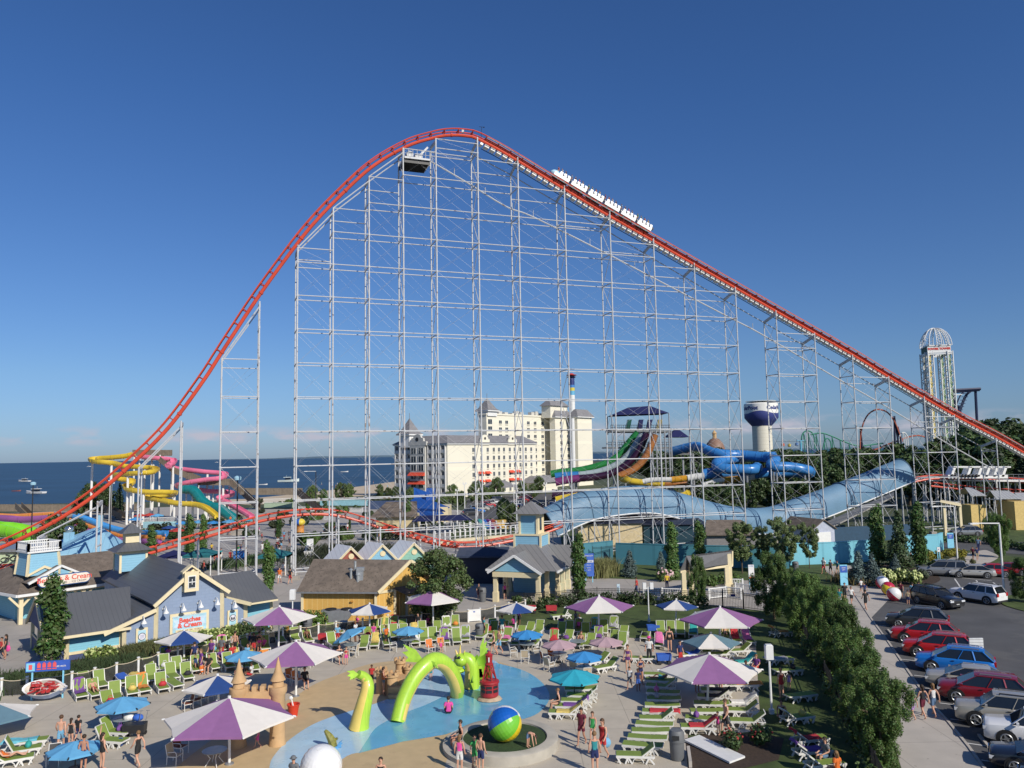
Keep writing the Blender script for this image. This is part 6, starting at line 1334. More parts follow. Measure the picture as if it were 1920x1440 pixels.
def iron_fence(label,pts,h=1.5,step=.14,name='iron_fence'):
 ps=[G(x,y)for x,y in pts];t=thing(name,label,'fence',ps[0]);b=MB();b2=MB();posts=[]
 for p,q in zip(ps,ps[1:]):
  L=(q-p).length;n=int(L/step);d=(q-p).normalized();nn=V((-d.y,d.x,0))
  for i in range(n):c=p.lerp(q,i/n);b.slab([c+V((0,0,.08)),c+d*.022+V((0,0,.08)),c+d*.022+V((0,0,h)),c+V((0,0,h))],nn*.022)
  for z in(.18,h-.22,h-.05):b2.bar(p+V((0,0,z)),q+V((0,0,z)),.035)
  k=max(1,int(round(L/2.4)));posts+=[p.lerp(q,i/k)for i in range(k)]
 posts.append(ps[-1]);bw(b,'picket_panel',BLK,t);bw(b2,'fence_rail',BLK,t)
 for c in posts:b=MB();b.box(c+V((0,0,h/2+.05)),(.07,.07,h+.1));bw(b,'post',BLK,t)
 return t
iron_fence('black iron picket fence along the back of the lounger lawn',[(983,1142),(1060,1136),(1120,1131),(1240,1134),(1355,1140)])
iron_fence('black iron picket fence stretching right to the leafy trees',[(1395,1142),(1440,1148),(1482,1158)])
iron_fence('long black iron fence down the bank beside the sidewalk trees',[(1482,1158),(1500,1190),(1530,1250),(1570,1330),(1625,1440),(1690,1570)])
iron_fence('double black iron gate with a small blue sign',[(1356,1140),(1394,1142)],h=1.7,name='iron_gate')
b=MB();p=G(1375,1141)+V((0,-.08,1.25));b.box(p,(.45,.03,.22));o=b.build('gate_sign',M('sign_navy',(.03,.04,.2),.5));tag(o,'small navy notice fixed on the black iron gate','sign')
iron_fence('tall black iron fence panel before the shaded teal wall',[(1112,1058),(1128,1058),(1154,1054)],h=2.3)
def vinyl(label,pts,h=1.05):
 ps=[G(x,y)for x,y in pts];t=thing('white_railing',label,'railing',ps[0]);b=MB()
 for p,q in zip(ps,ps[1:]):
  n=int((q-p).length/.16)
  for i in range(n):c=p.lerp(q,i/n);b.box(c+V((0,0,h/2)),(.045,.045,h-.15))
  for z in(.15,h):b.bar(p+V((0,0,z)),q+V((0,0,z)),.09)
 bw(b,'baluster_panel',WHITE,t)
 for p in ps:b=MB();b.box(p+V((0,0,h/2+.05)),(.14,.14,h+.1));bw(b,'post',WHITE,t)
vinyl('white vinyl railing behind the black fence, left of the shelter',[(1207,1123),(1242,1123),(1277,1124)]);vinyl('white vinyl railing right of the shelter, upper run',[(1363,1104),(1393,1105)]);vinyl('white vinyl railing right of the shelter, lower run',[(1380,1113),(1418,1118),(1440,1122)]);vinyl('white vinyl railing at the foot of the shelter post',[(1330,1124),(1362,1120),(1390,1124)])
b=MB()
def post_fence(label,pts,n,h=1.7):
 ps=[G(x,y)for x,y in pts];t=thing('white_post_fence',label,'fence',ps[0]);tot=[]
 for p,q in zip(ps,ps[1:]):tot+=[p.lerp(q,i/n)for i in range(n)]
 for p in tot:b=MB();b.tube(p,p+V((0,0,h)),.16,6);b.ball(p+V((0,0,h)),.2,n=6,k=4);bw(b,'post',WHITE,t)
 b=MB()
 for p,q in zip(ps,ps[1:]):b.tube(p+V((0,0,h*.85)),q+V((0,0,h*.85)),.05,4);b.tube(p+V((0,0,h*.4)),q+V((0,0,h*.4)),.05,4)
 bw(b,'rail',WHITE,t)
post_fence('row of stout white posts in front of the lazy river',[(815,1016),(900,1010),(985,1002)],9);post_fence('row of white posts behind the strip of lawn',[(780,1000),(870,994),(990,988)],10,1.4);post_fence('row of white posts below the navy awning',[(775,990),(880,985)],9,1.6)
lr=thing('lazy_river','cream walled river channel with pale water in front of the lawn','pool',G(900,1022));ps=[G(*p)for p in((812,1024),(860,1016),(930,1010),(1000,1004))]
b=MB()
for p,q in zip(ps,ps[1:]):b.slab([p,q,q+V((0,1.2,0)),p+V((0,1.2,0))],(0,0,.5))
bw(b,'wall',M('river_wall',(.58,.50,.34),.7),lr);b=MB();b.poly([p+V((0,-.1,.1))for p in ps]+[p+V((0,-3,.1))for p in ps][::-1]);bw(b,'water',M('pale_water',(.20,.32,.33),.1),lr)
kd=thing('kiddie_slide','low mound of rainbow coloured kiddie slides by the white posts','slide',G(930,998));b=MB()
for i,c_ in enumerate(((.05,.3,.25),(.05,.15,.45),(.25,.05,.2),(.5,.1,.05),(.65,.40,.06),(.7,.45,.08))):
 b=MB();a=at(898+i*8,992+(i>3)*2,158);b.path(smoothpts([a+V((0,2,1.4)),a+V((.3,1,1.2)),a+V((.8,0,.5)),a+V((1.6,-.6,.1))],4),.55,8);bw(b,'slide_lane',plast(f'lane{i}',c_),kd)
b=MB();a=at(945,995,160);a.z=0;b.ball(a+V((0,1.5,.2)),1.3,(4.2,1.2,1),12,6);bw(b,'mound',plast('mound',(.62,.42,.12)),kd)
# -- lamps and signs
def lamp_post(label,x,yb,yt,r_=.07,head='double',Y=None,mat=WHITE):
 p=G(x,yb)if Y is None else at(x,yb,Y);p.z=0;h=(at(x,yt,p.y)).z
 t=thing('lamp_post',label,'lamp post',p);b=MB();b.tube((0,0,0),(0,0,h-.3),r_,8,r2=r_*.75);b.tube((0,0,0),(0,0,.25),r_*2.2,8);kid(b,'pole',mat,t);b=MB()
 if head=='double':
  b.box((0,0,h-.35),(.42,.34,.78));b.box((0,0,h+.06),(.34,.28,.06))
 elif head=='pair':
  for s_ in(-.32,.32):b.box((s_,0,h-.25),(.3,.3,.55))
  b.bar((-.4,0,h-.45),(.4,0,h-.45),.06)
 elif head=='arm':b.bar((0,0,h-.2),(-2.6,0,h-.15),.16,.1);b.box((-2.5,0,h-.2),(.8,.35,.12))
 elif head=='shade':b.lathe([(.45,h-.35),(.5,h),(.2,h+.2)],12)
 kid(b,'lamp_head',WHITE if head!='shade' else M('lamp_shade_blue',(.3,.5,.6),.5),t)
lamp_post('white pole with box lamp head on the lawn beside loungers',1447,1338,1211,.075);lamp_post('white pole with twin box heads by the white railing',1217,1166,1093,.06,'pair')
lamp_post('white pole with boxed head left of the mustard hut',548,1200,1107,.06)
lamp_post('tall white car park lamp with arm pointing left',1884,1127,977,.11,'arm');lamp_post('tall white lamp pole behind the grey minivan',1796,1058,946,.10,'arm')
lamp_post('dark lamp post with round blue shade beside the lattice',443,1075,895,.12,'shade',mat=DARK);lamp_post('dark lamp post with blue shade left of the red track',97,0,905,.12,'shade',Y=140,mat=DARK);lamp_post('dark lamp post behind the teal slide',235,0,900,.12,'pair',Y=120,mat=DARK);lamp_post('dark lamp post near the beach with flat head',597,0,882,.14,'arm',Y=190,mat=DARK)
g='white car park lamp posts by the hotel'
for i,(x,Y)in enumerate(((847,190),(882,175),(947,215),(1003,205),(1020,190),(860,200))):lamp_post(['white lamp post left of the blue roof','white lamp post beside the navy awning','white lamp post behind the parked car rows','white lamp post by the hotel porch','white lamp post near the purple slide runout','white lamp post nearest the hotel car park corner'][i],x,0,905+(Y<200)*12,.12,'pair',Y=Y)
SGB=M('sign_blue',(.035,.10,.42),.5);SGC=M('sign_cyan',(.22,.55,.72),.5)
def board(name,label,x,yb,w_,h_,z0,mat,lines,depth=.12,legs=True,rz=0,head=None,cat='sign'):
 p=G(x,yb);t=thing(name,label,cat,p,rz);b=MB();b.box((0,0,z0+h_/2),(w_,depth,h_));pn=kid(b,'panel',mat,t)
 if head:b=MB();b.box((0,-depth/2-.01,z0+h_*head[0]),(w_*.9,.02,h_*head[1]));kid(b,'panel_band',head[2],pn)
 for tx,sz,fx,fz,m_ in lines:b=MB();text_on(b,tx,sz,(fx*w_,-depth/2-.03,z0+h_*fz),(1,0,0),(0,0,1),bold=sz*.02);kid(b,'lettering',m_,pn)
 if legs and z0>.1:
  for s_ in(-.35,.35):b=MB();b.box((s_*w_,.02,z0/2),(.09,.07,z0));kid(b,'leg',SGC,t)
 return t
RDT=M('sign_red_figure',(.70,.10,.10),.5)
bs_=board('vest_sign','blue board with red life vest figures above the little boat',88,1311,2.55,.62,1.75,SGB,[('LIFE VESTS',.13,.30,.42,WHITE)],rz=.22)
pn=[c for c in bs_.children if c.name.startswith('panel')][0]
b=MB();b.box((-.98,-.08,2.06),(.5,.02,.5));kid(b,'panel_band',SGC,pn)
b=MB()
for i in range(4):
 x=-.5+i*.3;b.box((x,-.085,2.12),(.2,.02,.26));b.box((x,-.085,1.9),(.24,.02,.06));b.box((x,-.085,2.28),(.09,.02,.07))
b.box((-.98,-.095,2.06),(.2,.02,.3));kid(b,'vest_figure',RDT,pn)
board('banner_sign','blue vertical banner with white lines beside the columnar tree',1105,1092,1.15,2.6,.7,M('banner_blue',(.05,.13,.48),.6),[('SOAK CITY',.2,0,.9,WHITE),('WELCOME',.17,0,.66,SGB),('Open daily',.12,0,.5,WHITE),('Life vests',.12,0,.38,WHITE),('required',.12,0,.28,WHITE)],head=(.66,.1,WHITE))
board('park_sign','cyan sign with dark blue square in front of the island path',1583,1098,.82,2.2,.05,SGC,[('SOAK',.17,0,.85,WHITE),('CITY',.17,0,.75,WHITE)],head=(.78,.32,SGB));board('park_sign','cyan sign with dark blue square at the end of the cyan wall',1783,1028,.95,2.2,.05,SGC,[('SOAK',.17,0,.82,WHITE),('CITY',.17,0,.72,WHITE)],head=(.76,.3,SGB))
board('notice_board','white notice with orange foot right of the shelter',1410,1106,.6,1.5,1.15,WHITE,[('NOTICE',.12,0,.92,SGB)],head=(.08,.14,M('sign_orange',(.6,.15,.05),.5)))
board('sandwich_sign','pale slim sign post near the red shirted walker',1160,1123,.3,1.4,.1,M('sign_pale',(.5,.62,.68),.6),[('POOL',.09,0,.8,SGB)]);board('post_sign','small white sign on thin post before the golden shrub',1761,1052,.38,.6,1.2,WHITE,[('P',.25,0,.5,SGB)])
board('car_park_sign','white slatted rack standing behind the bright blue car',1833,1250,.95,1.2,.7,M('rack_slats',(.62,.63,.62),.5,kind='lines',a=(0,0,5),b=(.2,.2,.2)),[],head=None)
t=thing('pop_up_canopy','teal canopy on white posts behind the shop ridge','canopy',G(378,1075));zc=2.4
TC=M('teal_canopy',(.015,.13,.15),.7)
def popup(t,w_,d,z,h,mat):
 b=MB();P4=[V((-w_,-d,z)),V((w_,-d,z)),V((w_,d,z)),V((-w_,d,z))];tp_=V((0,0,z+h))
 for i in range(4):b.slab([P4[i],P4[(i+1)%4],tp_],(0,0,-.04));b.slab([P4[i],P4[(i+1)%4],P4[(i+1)%4]-V((0,0,.25)),P4[i]-V((0,0,.25))],(0,.02,0))
 kid(b,'fabric',mat,t)
 for p in P4:b=MB();b.tube((p.x,p.y,0),p,.07,6);kid(b,'post',WHITE,t)
popup(t,1.9,1.9,2.5,.9,TC)
t=thing('pop_up_canopy','dark teal canopy right of the lattice foot by the midway','canopy',G(516,1075));popup(t,1.9,1.9,2.4,.8,TC)
t=thing('pop_up_canopy','navy blue canopy half hidden behind the shop ridge','canopy',G(325,1072));popup(t,1.6,1.6,2.2,.7,NVC)
# -- splash pad figures
SLIME=M('serpent_lime',(.38,.60,.05),.35,var=.08,kind='brick',a=(3.5,3.5),b=(.31,.52,.05),coat=.2);SBEL=M('serpent_yellow',(.72,.55,.14),.4,var=.06,sc=2);FIN=M('serpent_fin',(.38,.62,.06),.45,var=.15,sc=4)
SANDST=M('sandcastle',(.50,.32,.16),.85,var=.1,sc=2,bump=.3)
def belly_path(mb,pts,rad,bdir,n=14,ctr=False):
 k=len(mb.f);mb.path(pts,1,n,rad=rad);bd=V(bdir)
 for i in range(k,len(mb.f)):
  f=mb.f[i]
  if len(f)==4:
   c=sum((mb.v[j]for j in f),V())/4;a=min(pts,key=lambda p:(V(p)-c).length_squared)
   if(c-V(a)).normalized().dot(((bd-V(a))if ctr else bd).normalized())>(.12 if ctr else.4):mb.m[i]=1
def fin(mb,o,u,v,s,mi=0):
 pts=[(0,0),(.35,.55),(1.0,.8),(.75,.45),(1.1,.35),(.8,.1),(1.0,-.15),(.4,-.15)]
 n=V(u).cross(V(v)).normalized()*.035;mb.slab([V(o)+V(u)*a*s+V(v)*b*s-n for a,b in pts],n*2,mi)
b0=G(673,1366);Y=b0.y
sp=thing('serpent_tail','lime green serpent tail with yellow belly and fan fin rising from the pad','play figure',b0)
pts=smoothpts([at(x,y,Y+d)-b0 for x,y,d in((673,1366,0),(677,1343,0),(683,1318,.0),(689,1292,.1),(688,1277,.2),(681,1268,.1),(672,1264,-.1))],5);k=len(pts)
b=MB();belly_path(b,pts,[.58-.36*(i/(k-1))**.8 for i in range(k)],(-.75,-.66,.1));kid(b,'body',[SLIME,SBEL],sp)
b=MB();fin(b,pts[-1],V((-.9,-.3,-.35)),V((-.25,0,.95)),.55);fin(b,pts[-1],V((-.7,.3,-.6)),V((-.5,0,.6)),.5);kid(b,'tail_fin',FIN,sp)
b1=G(745.5,1353);b2_=G(856,1305)
sp=thing('serpent_arch','lime green serpent body arching over the pad with a ragged wing fin','play figure',b1)
cpx=[(745.5,1354),(757,1311),(777,1271),(800,1246),(817,1238),(835,1246),(849,1266),(857,1290),(856,1306)]
pts=smoothpts([at(x,y,b1.y+(b2_.y-b1.y)*i/8)-b1 for i,(x,y)in enumerate(cpx)],6);k=len(pts)
b=MB();belly_path(b,pts,[.42+.06*math.sin(math.pi*i/(k-1))for i in range(k)],(pts[0]+pts[-1])/2+V((0,0,.9)),ctr=True);kid(b,'body',[SLIME,SBEL],sp)
b=MB();c=at(800,1246,b1.y+1.8)-b1;fin(b,c+V((-.2,0,.25)),V((-.95,0,.1)),V((-.1,0,.9)),1.15);fin(b,c+V((.3,-.35,.2)),V((.8,-.2,-.5)),V((-.3,0,.7)),.5);kid(b,'wing_fin',FIN,sp)
b3=G(893,1290);sp=thing('serpent_slide','lime green serpent head with horns, neck and steps up to a slide','play figure',b3)
q=lambda x,y,d=0:at(x,y,b3.y+d)-b3
pts=smoothpts([q(884,1289),q(885,1268),q(884,1248),q(878,1237),q(868,1234)],5);k=len(pts)
b=MB();belly_path(b,pts,[.50-.1*i/(k-1)for i in range(k)],(-1,-.3,0));kid(b,'neck',[SLIME,SBEL],sp)
b=MB();b.ball(q(864,1237),.56,(.85,1.1,.75),14,10);b.ball(q(858,1248),.46,(.8,.95,.95),12,8);b.ball(q(860,1257),.42,(1,.95,.45),12,6)
hd=kid(b,'head',SLIME,sp);b=MB()
for x,y,x2,y2 in((862,1229,863,1209),(868,1230,872,1219),(858,1230,854,1218),(872,1232,878,1224)):b.tube(q(x,y),q(x2,y2),.11,8,r2=.02)
kid(b,'horn',SBEL,hd);b=MB()
for x in(855,861):b.ball(q(x,1233,-.52),.09,n=8,k=6)
kid(b,'eye',DARK,hd);b=MB();fin(b,q(900,1232),V((.6,0,.75)),V((-.35,.2,.9)),.85);kid(b,'wing_fin',FIN,sp)
pts=smoothpts([q(893,1232,.6),q(898,1240,.5),q(903,1260,.2),q(904,1282,-.2)],5)
b=MB();b.sweep(slide_prof(.62,.5),pts,closed=True,cap=True);kid(b,'slide',M('slide_lime',(.22,.45,.03),.3),sp)
b=MB()
for i in range(7):c=q(891+i*1.1,1290,.3);b.box((c.x+.2,c.y+.1,.18*(7-i)/1.0*.5+.05),(.5,.3,.18*(7-i)))
kid(b,'step',SLIME,sp)
def tower(mb,c,r,h,spire=0,cren=True):
 c=V(c);mb.lathe([(r*1.12,0),(r,h*.15),(r*.95,h*.85),(r*1.2,h*.9),(r*1.2,h)],16,c)
 if cren:
  for i in range(7):a=i*2*math.pi/7;mb.box(c+V((math.cos(a)*r*1.05,math.sin(a)*r*1.05,h+r*.18)),(r*.42,r*.42,r*.45),rz=a)
 if spire:mb.lathe([(r*.8,h),(r*.72,h+.25),(r*1.0,h+.3),(r*.5,h+spire*.55),(r*.12,h+spire),(.02,h+spire*1.1)],14,c)
c1=G(520,1396);sc=thing('sandcastle_gate','tall sand coloured castle gate with two spired towers and crenellated wall','play figure',c1)
for x in(0,-2.0):
 b=MB();tower(b,(x,.1*x,0),.40,3.0,1.35,False);kid(b,'tower',SANDST,sc)
b=MB();b.box((-1.0,-.1,2.35),(2.0,.45,.9),rz=.1)
for i in range(4):b.box((-1.6+i*.42,-.14+i*.03,2.92),(.24,.45,.3),rz=.1)
kid(b,'wall',SANDST,sc)
c2=G(735,1302);sc=thing('sandcastle','small sand coloured castle with four crenellated towers beside the serpent arch','play figure',c2)
for x,y,r_,h in((-.75,.35,.32,1.45),(0,.0,.38,1.25),(.3,1.6,.33,1.7),(.85,1.3,.26,1.35)):b=MB();tower(b,(x,y,0),r_,h);kid(b,'tower',SANDST,sc)
b=MB();b.box((.1,.8,.45),(1.5,1.3,.9));b.box((.35,-.75,.12),(.9,.5,.24));b.box((.3,-.4,.3),(.9,.4,.6));kid(b,'wall',SANDST,sc)
BRED=M('buoy_red',(.33,.022,.025),.4,var=.12);bc=G(918,1312);bu=thing('bell_buoy','dark red bell buoy numbered 1 on a small rock base','play figure',bc)
b=MB();b.lathe([(.48,.2),(.56,.3),(.56,1.0),(.62,1.05),(.6,1.15),(.45,1.2)],20);kid(b,'float',BRED,bu)
b=MB()
for i in range(4):a=i*math.pi/2+.4;p,p2=V((math.cos(a)*.46,math.sin(a)*.46,1.15)),V((math.cos(a)*.2,math.sin(a)*.2,2.15));b.bar(p,p2,.07);a2=a+math.pi/2;b.bar(p,V((math.cos(a2)*.2,math.sin(a2)*.2,2.1)),.04);b.bar(V((math.cos(a2)*.46,math.sin(a2)*.46,1.15)),p2,.04)
kid(b,'lattice',BRED,bu);b=MB();b.lathe([(.26,2.1),(.26,2.16),(.2,2.2),(.22,2.65),(.26,2.68),(.12,2.78),(.05,2.9)],16);ln=kid(b,'lantern',BRED,bu)
b=MB();text_on(b,'1',.38,(0,-.235,2.42),(1,0,0),(0,0,1),bold=.015);kid(b,'number',WHITE,ln)
b=MB()
for z,h in((.62,.16),(.86,.14)):
 for i in range(3):a=-2.3+i*.75;b.box((math.cos(a)*.55,math.sin(a)*.55,z),(.06,.32,h),rz=a)
kid(b,'vent',DARK,bu);b=MB();b.ball((0,0,.05),.75,(1.05,.9,.3),12,6);kid(b,'rock',M('rock',(.42,.32,.22),.9,var=.2,bump=.4),bu)
fc=G(620,1403);t=thing('fish_spout','small green fish figure leaping from a blue splash','play figure',fc)
b=MB();pts=smoothpts([V((.15,0,.05)),V((.05,0,.4)),V((-.15,0,.72)),V((-.3,0,.9))],4);k=len(pts);b.path(pts,1,8,rad=[.16,.19,.21,.22,.22,.2,.19,.17,.15,.13,.11,.09,.06][:k]);fin(b,V((.1,0,.4)),V((.9,0,.1)),V((0,0,.5)),.3);kid(b,'body',M('fish_green',(.20,.19,.04),.5,var=.4,sc=9),t)
b=MB();b.lathe([(.02,.1),(.3,.1),(.42,.04),(.44,0)],14);fin(b,V((.3,0,.05)),V((.5,0,.1)),V((.1,0,.7)),.55);kid(b,'splash',M('splash_blue',(.10,.30,.55),.5),t)
t=thing('toy_bucket','big red toy bucket with white spade at the sand edge','play figure',G(550,1342));b=MB();b.lathe([(.24,0),(.34,.6),(.38,.62),(.38,.68),(.3,.66),(.28,.5)],16);kid(b,'pail',M('toy_red',(.55,.045,.02),.4),t);b=MB();b.tube((0,0,.5),(-.12,0,.95),.04,6);b.ball((-.15,0,1.0),.12,(1,.5,1),8,6);kid(b,'spade',WHITE,t)
rc=G(947,1399);t=thing('planter_ring','low round concrete ring filled with artificial turf under the beach ball','planter',rc)
b=MB();b.lathe([(2.75,0),(2.75,.48),(2.68,.52),(2.18,.52),(2.15,.36)],48);kid(b,'kerb',M('ring_concrete',(.40,.37,.31),.85,var=.12,sc=1.5,bump=.15),t)
b=MB();b.lathe([(2.16,.40),(2.16,.44)],48,sm=False);kid(b,'turf',M('turf',(.028,.058,.015),.95,var=.3,sc=8,bump=.5),t)
b=MB();b.lathe([(3.2,0),(3.2,.22),(2.75,.22)],40,a0=2.6,arc=1.6);kid(b,'step',MATS['ring_concrete'],t)
def beach_ball(label,c,r,cols,rot,group=None,n=24,pole=True):
 ms=[M(f'ball_{i}_{"%d%d%d" % tuple(int(v * 9) for v in c_)}',c_,.25,var=.03,coat=.3)for i,c_ in enumerate(cols)]
 t=thing('beach_ball',label,'beach ball',c,group=group);b=MB();k=n//len(cols)if len(cols)else n
 b.ball((0,0,r),r,n=n,k=16,mif=lambda i,j:(j//k)%len(cols),rot=rot);kid(b,'panels',ms,t)
 b=MB()
 for s_ in(-1,1):p=rot@V((0,0,s_*r*.985));b.tube(V((0,0,r))+p,V((0,0,r))+p*1.02,r*.13,12)
 kid(b,'valve_cap',WHITE,t);return t
bl=G(947,1390,.44);Wt,Bb,Gg,Yy,Rr=(.75,.75,.74),(.01,.10,.42),(.16,.48,.04),(.70,.52,.02),(.45,.02,.05)
beach_ball('giant beach ball of blue, green, yellow and white panels on turf',bl,.87,[Rr,Wt,Wt,Bb,Gg,Yy],V((0,0,1)).rotation_difference(V((.84,-.1,.53))).to_matrix()@Matrix.Rotation(R(3),3,'Z'))
beach_ball('plain white giant ball cut by the bottom edge of the photo',G(602,1478),.95,[Wt,(.72,.72,.72)],Matrix.Rotation(R(20),3,'X'),n=24)
for x,y,cs_,rz,lb in((1655,1098,[Wt,Rr,Wt,Wt],40,'white and red ball leading the row of three big balls'),(1666,1110,[Yy,Rr,Yy,Rr],10,'yellow and red ball in the middle of three big balls'),(1677,1121,[Bb,Rr,Wt,Yy],70,'blue, white and red ball nearest of three big balls')):beach_ball(lb,G(x,y+6),.68,cs_,Matrix.Rotation(R(-50),3,'Y')@Matrix.Rotation(R(rz),3,'Z'),'three big beach balls by the plaza')
t=thing('display_boat','white rimmed little boat heaped with red life vests under the blue board','boat',G(88,1312),.12)
T_=Matrix.Rotation(R(38),4,'X');T_.translation=V((0,0,.45));b=MB(T_);n=20;out=[]
for i in range(n):a=2*math.pi*i/n;x=1.35*math.cos(a);y=.62*math.sin(a)*(1 if x<.2 else max(.02,1-((x-.2)/1.2)**1.8));out.append((x,y))
for z0,z1,s0,s1,mi in((0,.5,.78,1,0),(.5,.56,1.0,1.0,1),(.56,.5,1.0,.9,1),(.5,.12,.9,.72,2)):
 vs=[(x*s0,y*s0,z0)for x,y in out]+[(x*s1,y*s1,z1)for x,y in out];b.add(vs,[(i,(i+1)%n,n+(i+1)%n,n+i)for i in range(n)],mi)
b.add([(x*.72,y*.72,.12)for x,y in out],[tuple(range(n))],2);b.box((.85,0,.45),(.5,.5,.04),2);kid(b,'hull',[M('boat_blue',(.33,.42,.62),.5),WHITE,M('boat_inside',(.62,.58,.50),.6)],t)
r=random.Random(3)
for i in range(16):
 c=T_@V((r.uniform(-.7,.55),r.uniform(-.3,.3),r.uniform(.35,.6)));b=MB();rt=Matrix.Rotation(r.uniform(0,6),3,'Z')@Matrix.Rotation(r.uniform(-.6,.6),3,'X')
 for s_ in(-.13,.13):b.box(c+rt@V((s_,0,0)),(.2,.42,.09),0,rot=rt)
 b.box(c+rt@V((0,.02,.01)),(.4,.05,.11),1,rot=rt);o=b.build('life_vest',[M('vest_red',(.42,.03,.03),.7,var=.2),M('vest_strap',(.5,.42,.4),.7)],t,loc=(0,0,0))
 # -- umbrellas
PURP=M('fabric_purple',(.29,.13,.30),.8,var=.05,trans=.12);CRM=M('fabric_cream',(.78,.74,.68),.8,var=.03,trans=.15);NAV=M('fabric_navy',(.018,.06,.22),.8,var=.06,trans=.08);SKYF=M('fabric_sky',(.13,.40,.66),.8,var=.05,trans=.15);BLUF=M('fabric_blue',(.045,.27,.60),.8,var=.05,trans=.12);TUR=M('fabric_turquoise',(.03,.40,.52),.8,var=.05,trans=.15);PNKF=M('fabric_pink',(.50,.34,.37),.8,var=.05,trans=.15);SLT=M('fabric_slate',(.12,.22,.28),.8,var=.05,trans=.1)
def umbrella(label,ap,base,Rr_,mats,n=6,rot=0.,zr=None,sag=.0,tilt=0,name='umbrella',dark=False,group=None,pr=.07):
 p=G(*base);h=at(ap[0],ap[1],p.y).z;ax=at(ap[0],ap[1],p.y);t=thing(name,label,'umbrella',p,group=group)
 dz=zr or Rr_*.30;Tm=Matrix.Translation((ax.x-p.x,0,h-dz))@Matrix.Rotation(tilt,4,'Y')
 PM=DARK if dark else WHITE
 b=MB();b.tube((0,0,0),(ax.x-p.x,0,h-.03),pr,10);kid(b,'pole',PM,t);b=MB();b.lathe([(.3 if dark else.22,0),(.3 if dark else.22,.06),(pr*1.3,.1)],12);kid(b,'base',DARK if dark else GREYM,t)
 C=[V((Rr_*math.cos(rot+2*math.pi*i/n),Rr_*math.sin(rot+2*math.pi*i/n),0))for i in range(n)]
 b=MB(Tm);A=V((0,0,dz))
 for i in range(n):
  p0,p1=C[i],C[(i+1)%n];m=i%len(mats);e=(p0+p1)/2*.94
  def g_(u,v):q0=A.lerp(p0,v);q1=A.lerp(p1,v);e_=(q0+q1)/2;s_=1-abs(2*u-1);return q0.lerp(q1,u)*(1-.05*s_*v)-V((0,0,sag*math.sin(math.pi*v)*.3+.02*s_*v))
  N=4;vs=[g_(a/N,c/N)for c in range(N+1)for a in range(N+1)]
  b.add(vs,[(c*5+a,(c+1)*5+a,(c+1)*5+a+1,c*5+a+1)for c in range(N)for a in range(N)],m,False)
  b.add([g_(a/N,1)for a in range(N+1)]+[g_(a/N,1)*1.0-V((0,0,.10))for a in range(N+1)],[(a,a+5,a+6,a+1)for a in range(N)],m)
 kid(b,'canopy',mats,t);b=MB(Tm)
 for c in C:b.tube(A*.9-V((0,0,.03)),c*1.035-V((0,0,.05)),.02,5)
 b.tube(A-V((0,0,.05)),A+V((0,0,.09)),pr*1.15,8)
 for c in C:b.tube(c*1.03-V((0,0,.02)),c*1.03-c.normalized()*.14,.045,6)
 kid(b,'rib',PM,t);return t
g='big purple and cream umbrellas';pc=[CRM,PURP];q6=math.pi/6
umbrella('big purple and cream umbrella nearest the bottom edge, beside the castle gate',(430,1308),(430,1433),3.2,[PURP,CRM],rot=math.pi*2/3+.02,group=g)
umbrella('big purple and cream umbrella behind the castle gate',(555,1202),(555,1306),2.85,[PURP,CRM],rot=math.pi*2/3+.15,group=g);umbrella('big purple and cream umbrella over the right hand rows of loungers',(1330,1226),(1326,1326),3.0,[PURP,CRM],rot=math.pi*2/3-.05,group=g)
umbrella('big purple and cream umbrella right, with a cream front panel',(1350,1138),(1349,1216),3.1,pc,rot=math.pi*2/3-.1,group=g);umbrella('big purple and cream umbrella below the pavilion side',(1123,1117),(1122,1195),2.8,pc,rot=math.pi*2/3+.05,group=g)
umbrella('big purple and cream umbrella in front of the round olive tree',(812,1106),(812,1180),2.6,pc,rot=q6+.05,group=g);umbrella('big purple and cream umbrella in front of the cyan shop wing',(524,1137),(522,1226),2.75,[PURP,CRM],rot=math.pi*2/3+.12,group=g)
g='navy and cream umbrellas';nc_=[NAV,CRM]
umbrella('navy and cream umbrella in front of the painted shop sign',(345,1182),(345,1242),1.95,nc_,rot=.45,group=g);umbrella('navy and cream umbrella left behind the castle gate spires',(408,1266),(410,1325),1.95,nc_,rot=.5,group=g);umbrella('navy and cream umbrella before the mustard hut wall',(693,1132),(693,1191),1.85,nc_,rot=.85,group=g);umbrella('navy and cream umbrella just under the pavilion',(968,1130),(966,1192),1.7,nc_,rot=.3,group=g);umbrella('navy and cream umbrella before the hedge at right',(1268,1124),(1267,1182),1.75,nc_,rot=.75,group=g)
umbrella('slate blue and cream umbrella right of the standing sunbathers',(1333,1187),(1335,1228),2.1,[SLT,CRM],rot=.9,group=g);umbrella('slate and cream umbrella cut by the left edge',(-8,1318),(-8,1380),2.1,[SLT,CRM],rot=.9,group=g)
g='small plain sunshades'
umbrella('sky blue sunshade above the black wagon at left',(230,1306),(230,1368),1.45,[SKYF],8,.2,dark=True,pr=.03,group=g);umbrella('sky blue sunshade lowest at the bottom left',(141,1389),(141,1440),1.3,[SKYF],8,.3,dark=True,pr=.03,group=g);umbrella('sky blue sunshade among loungers behind the castle gate',(458,1219),(458,1262),1.35,[SKYF],8,.1,dark=True,pr=.03,group=g)
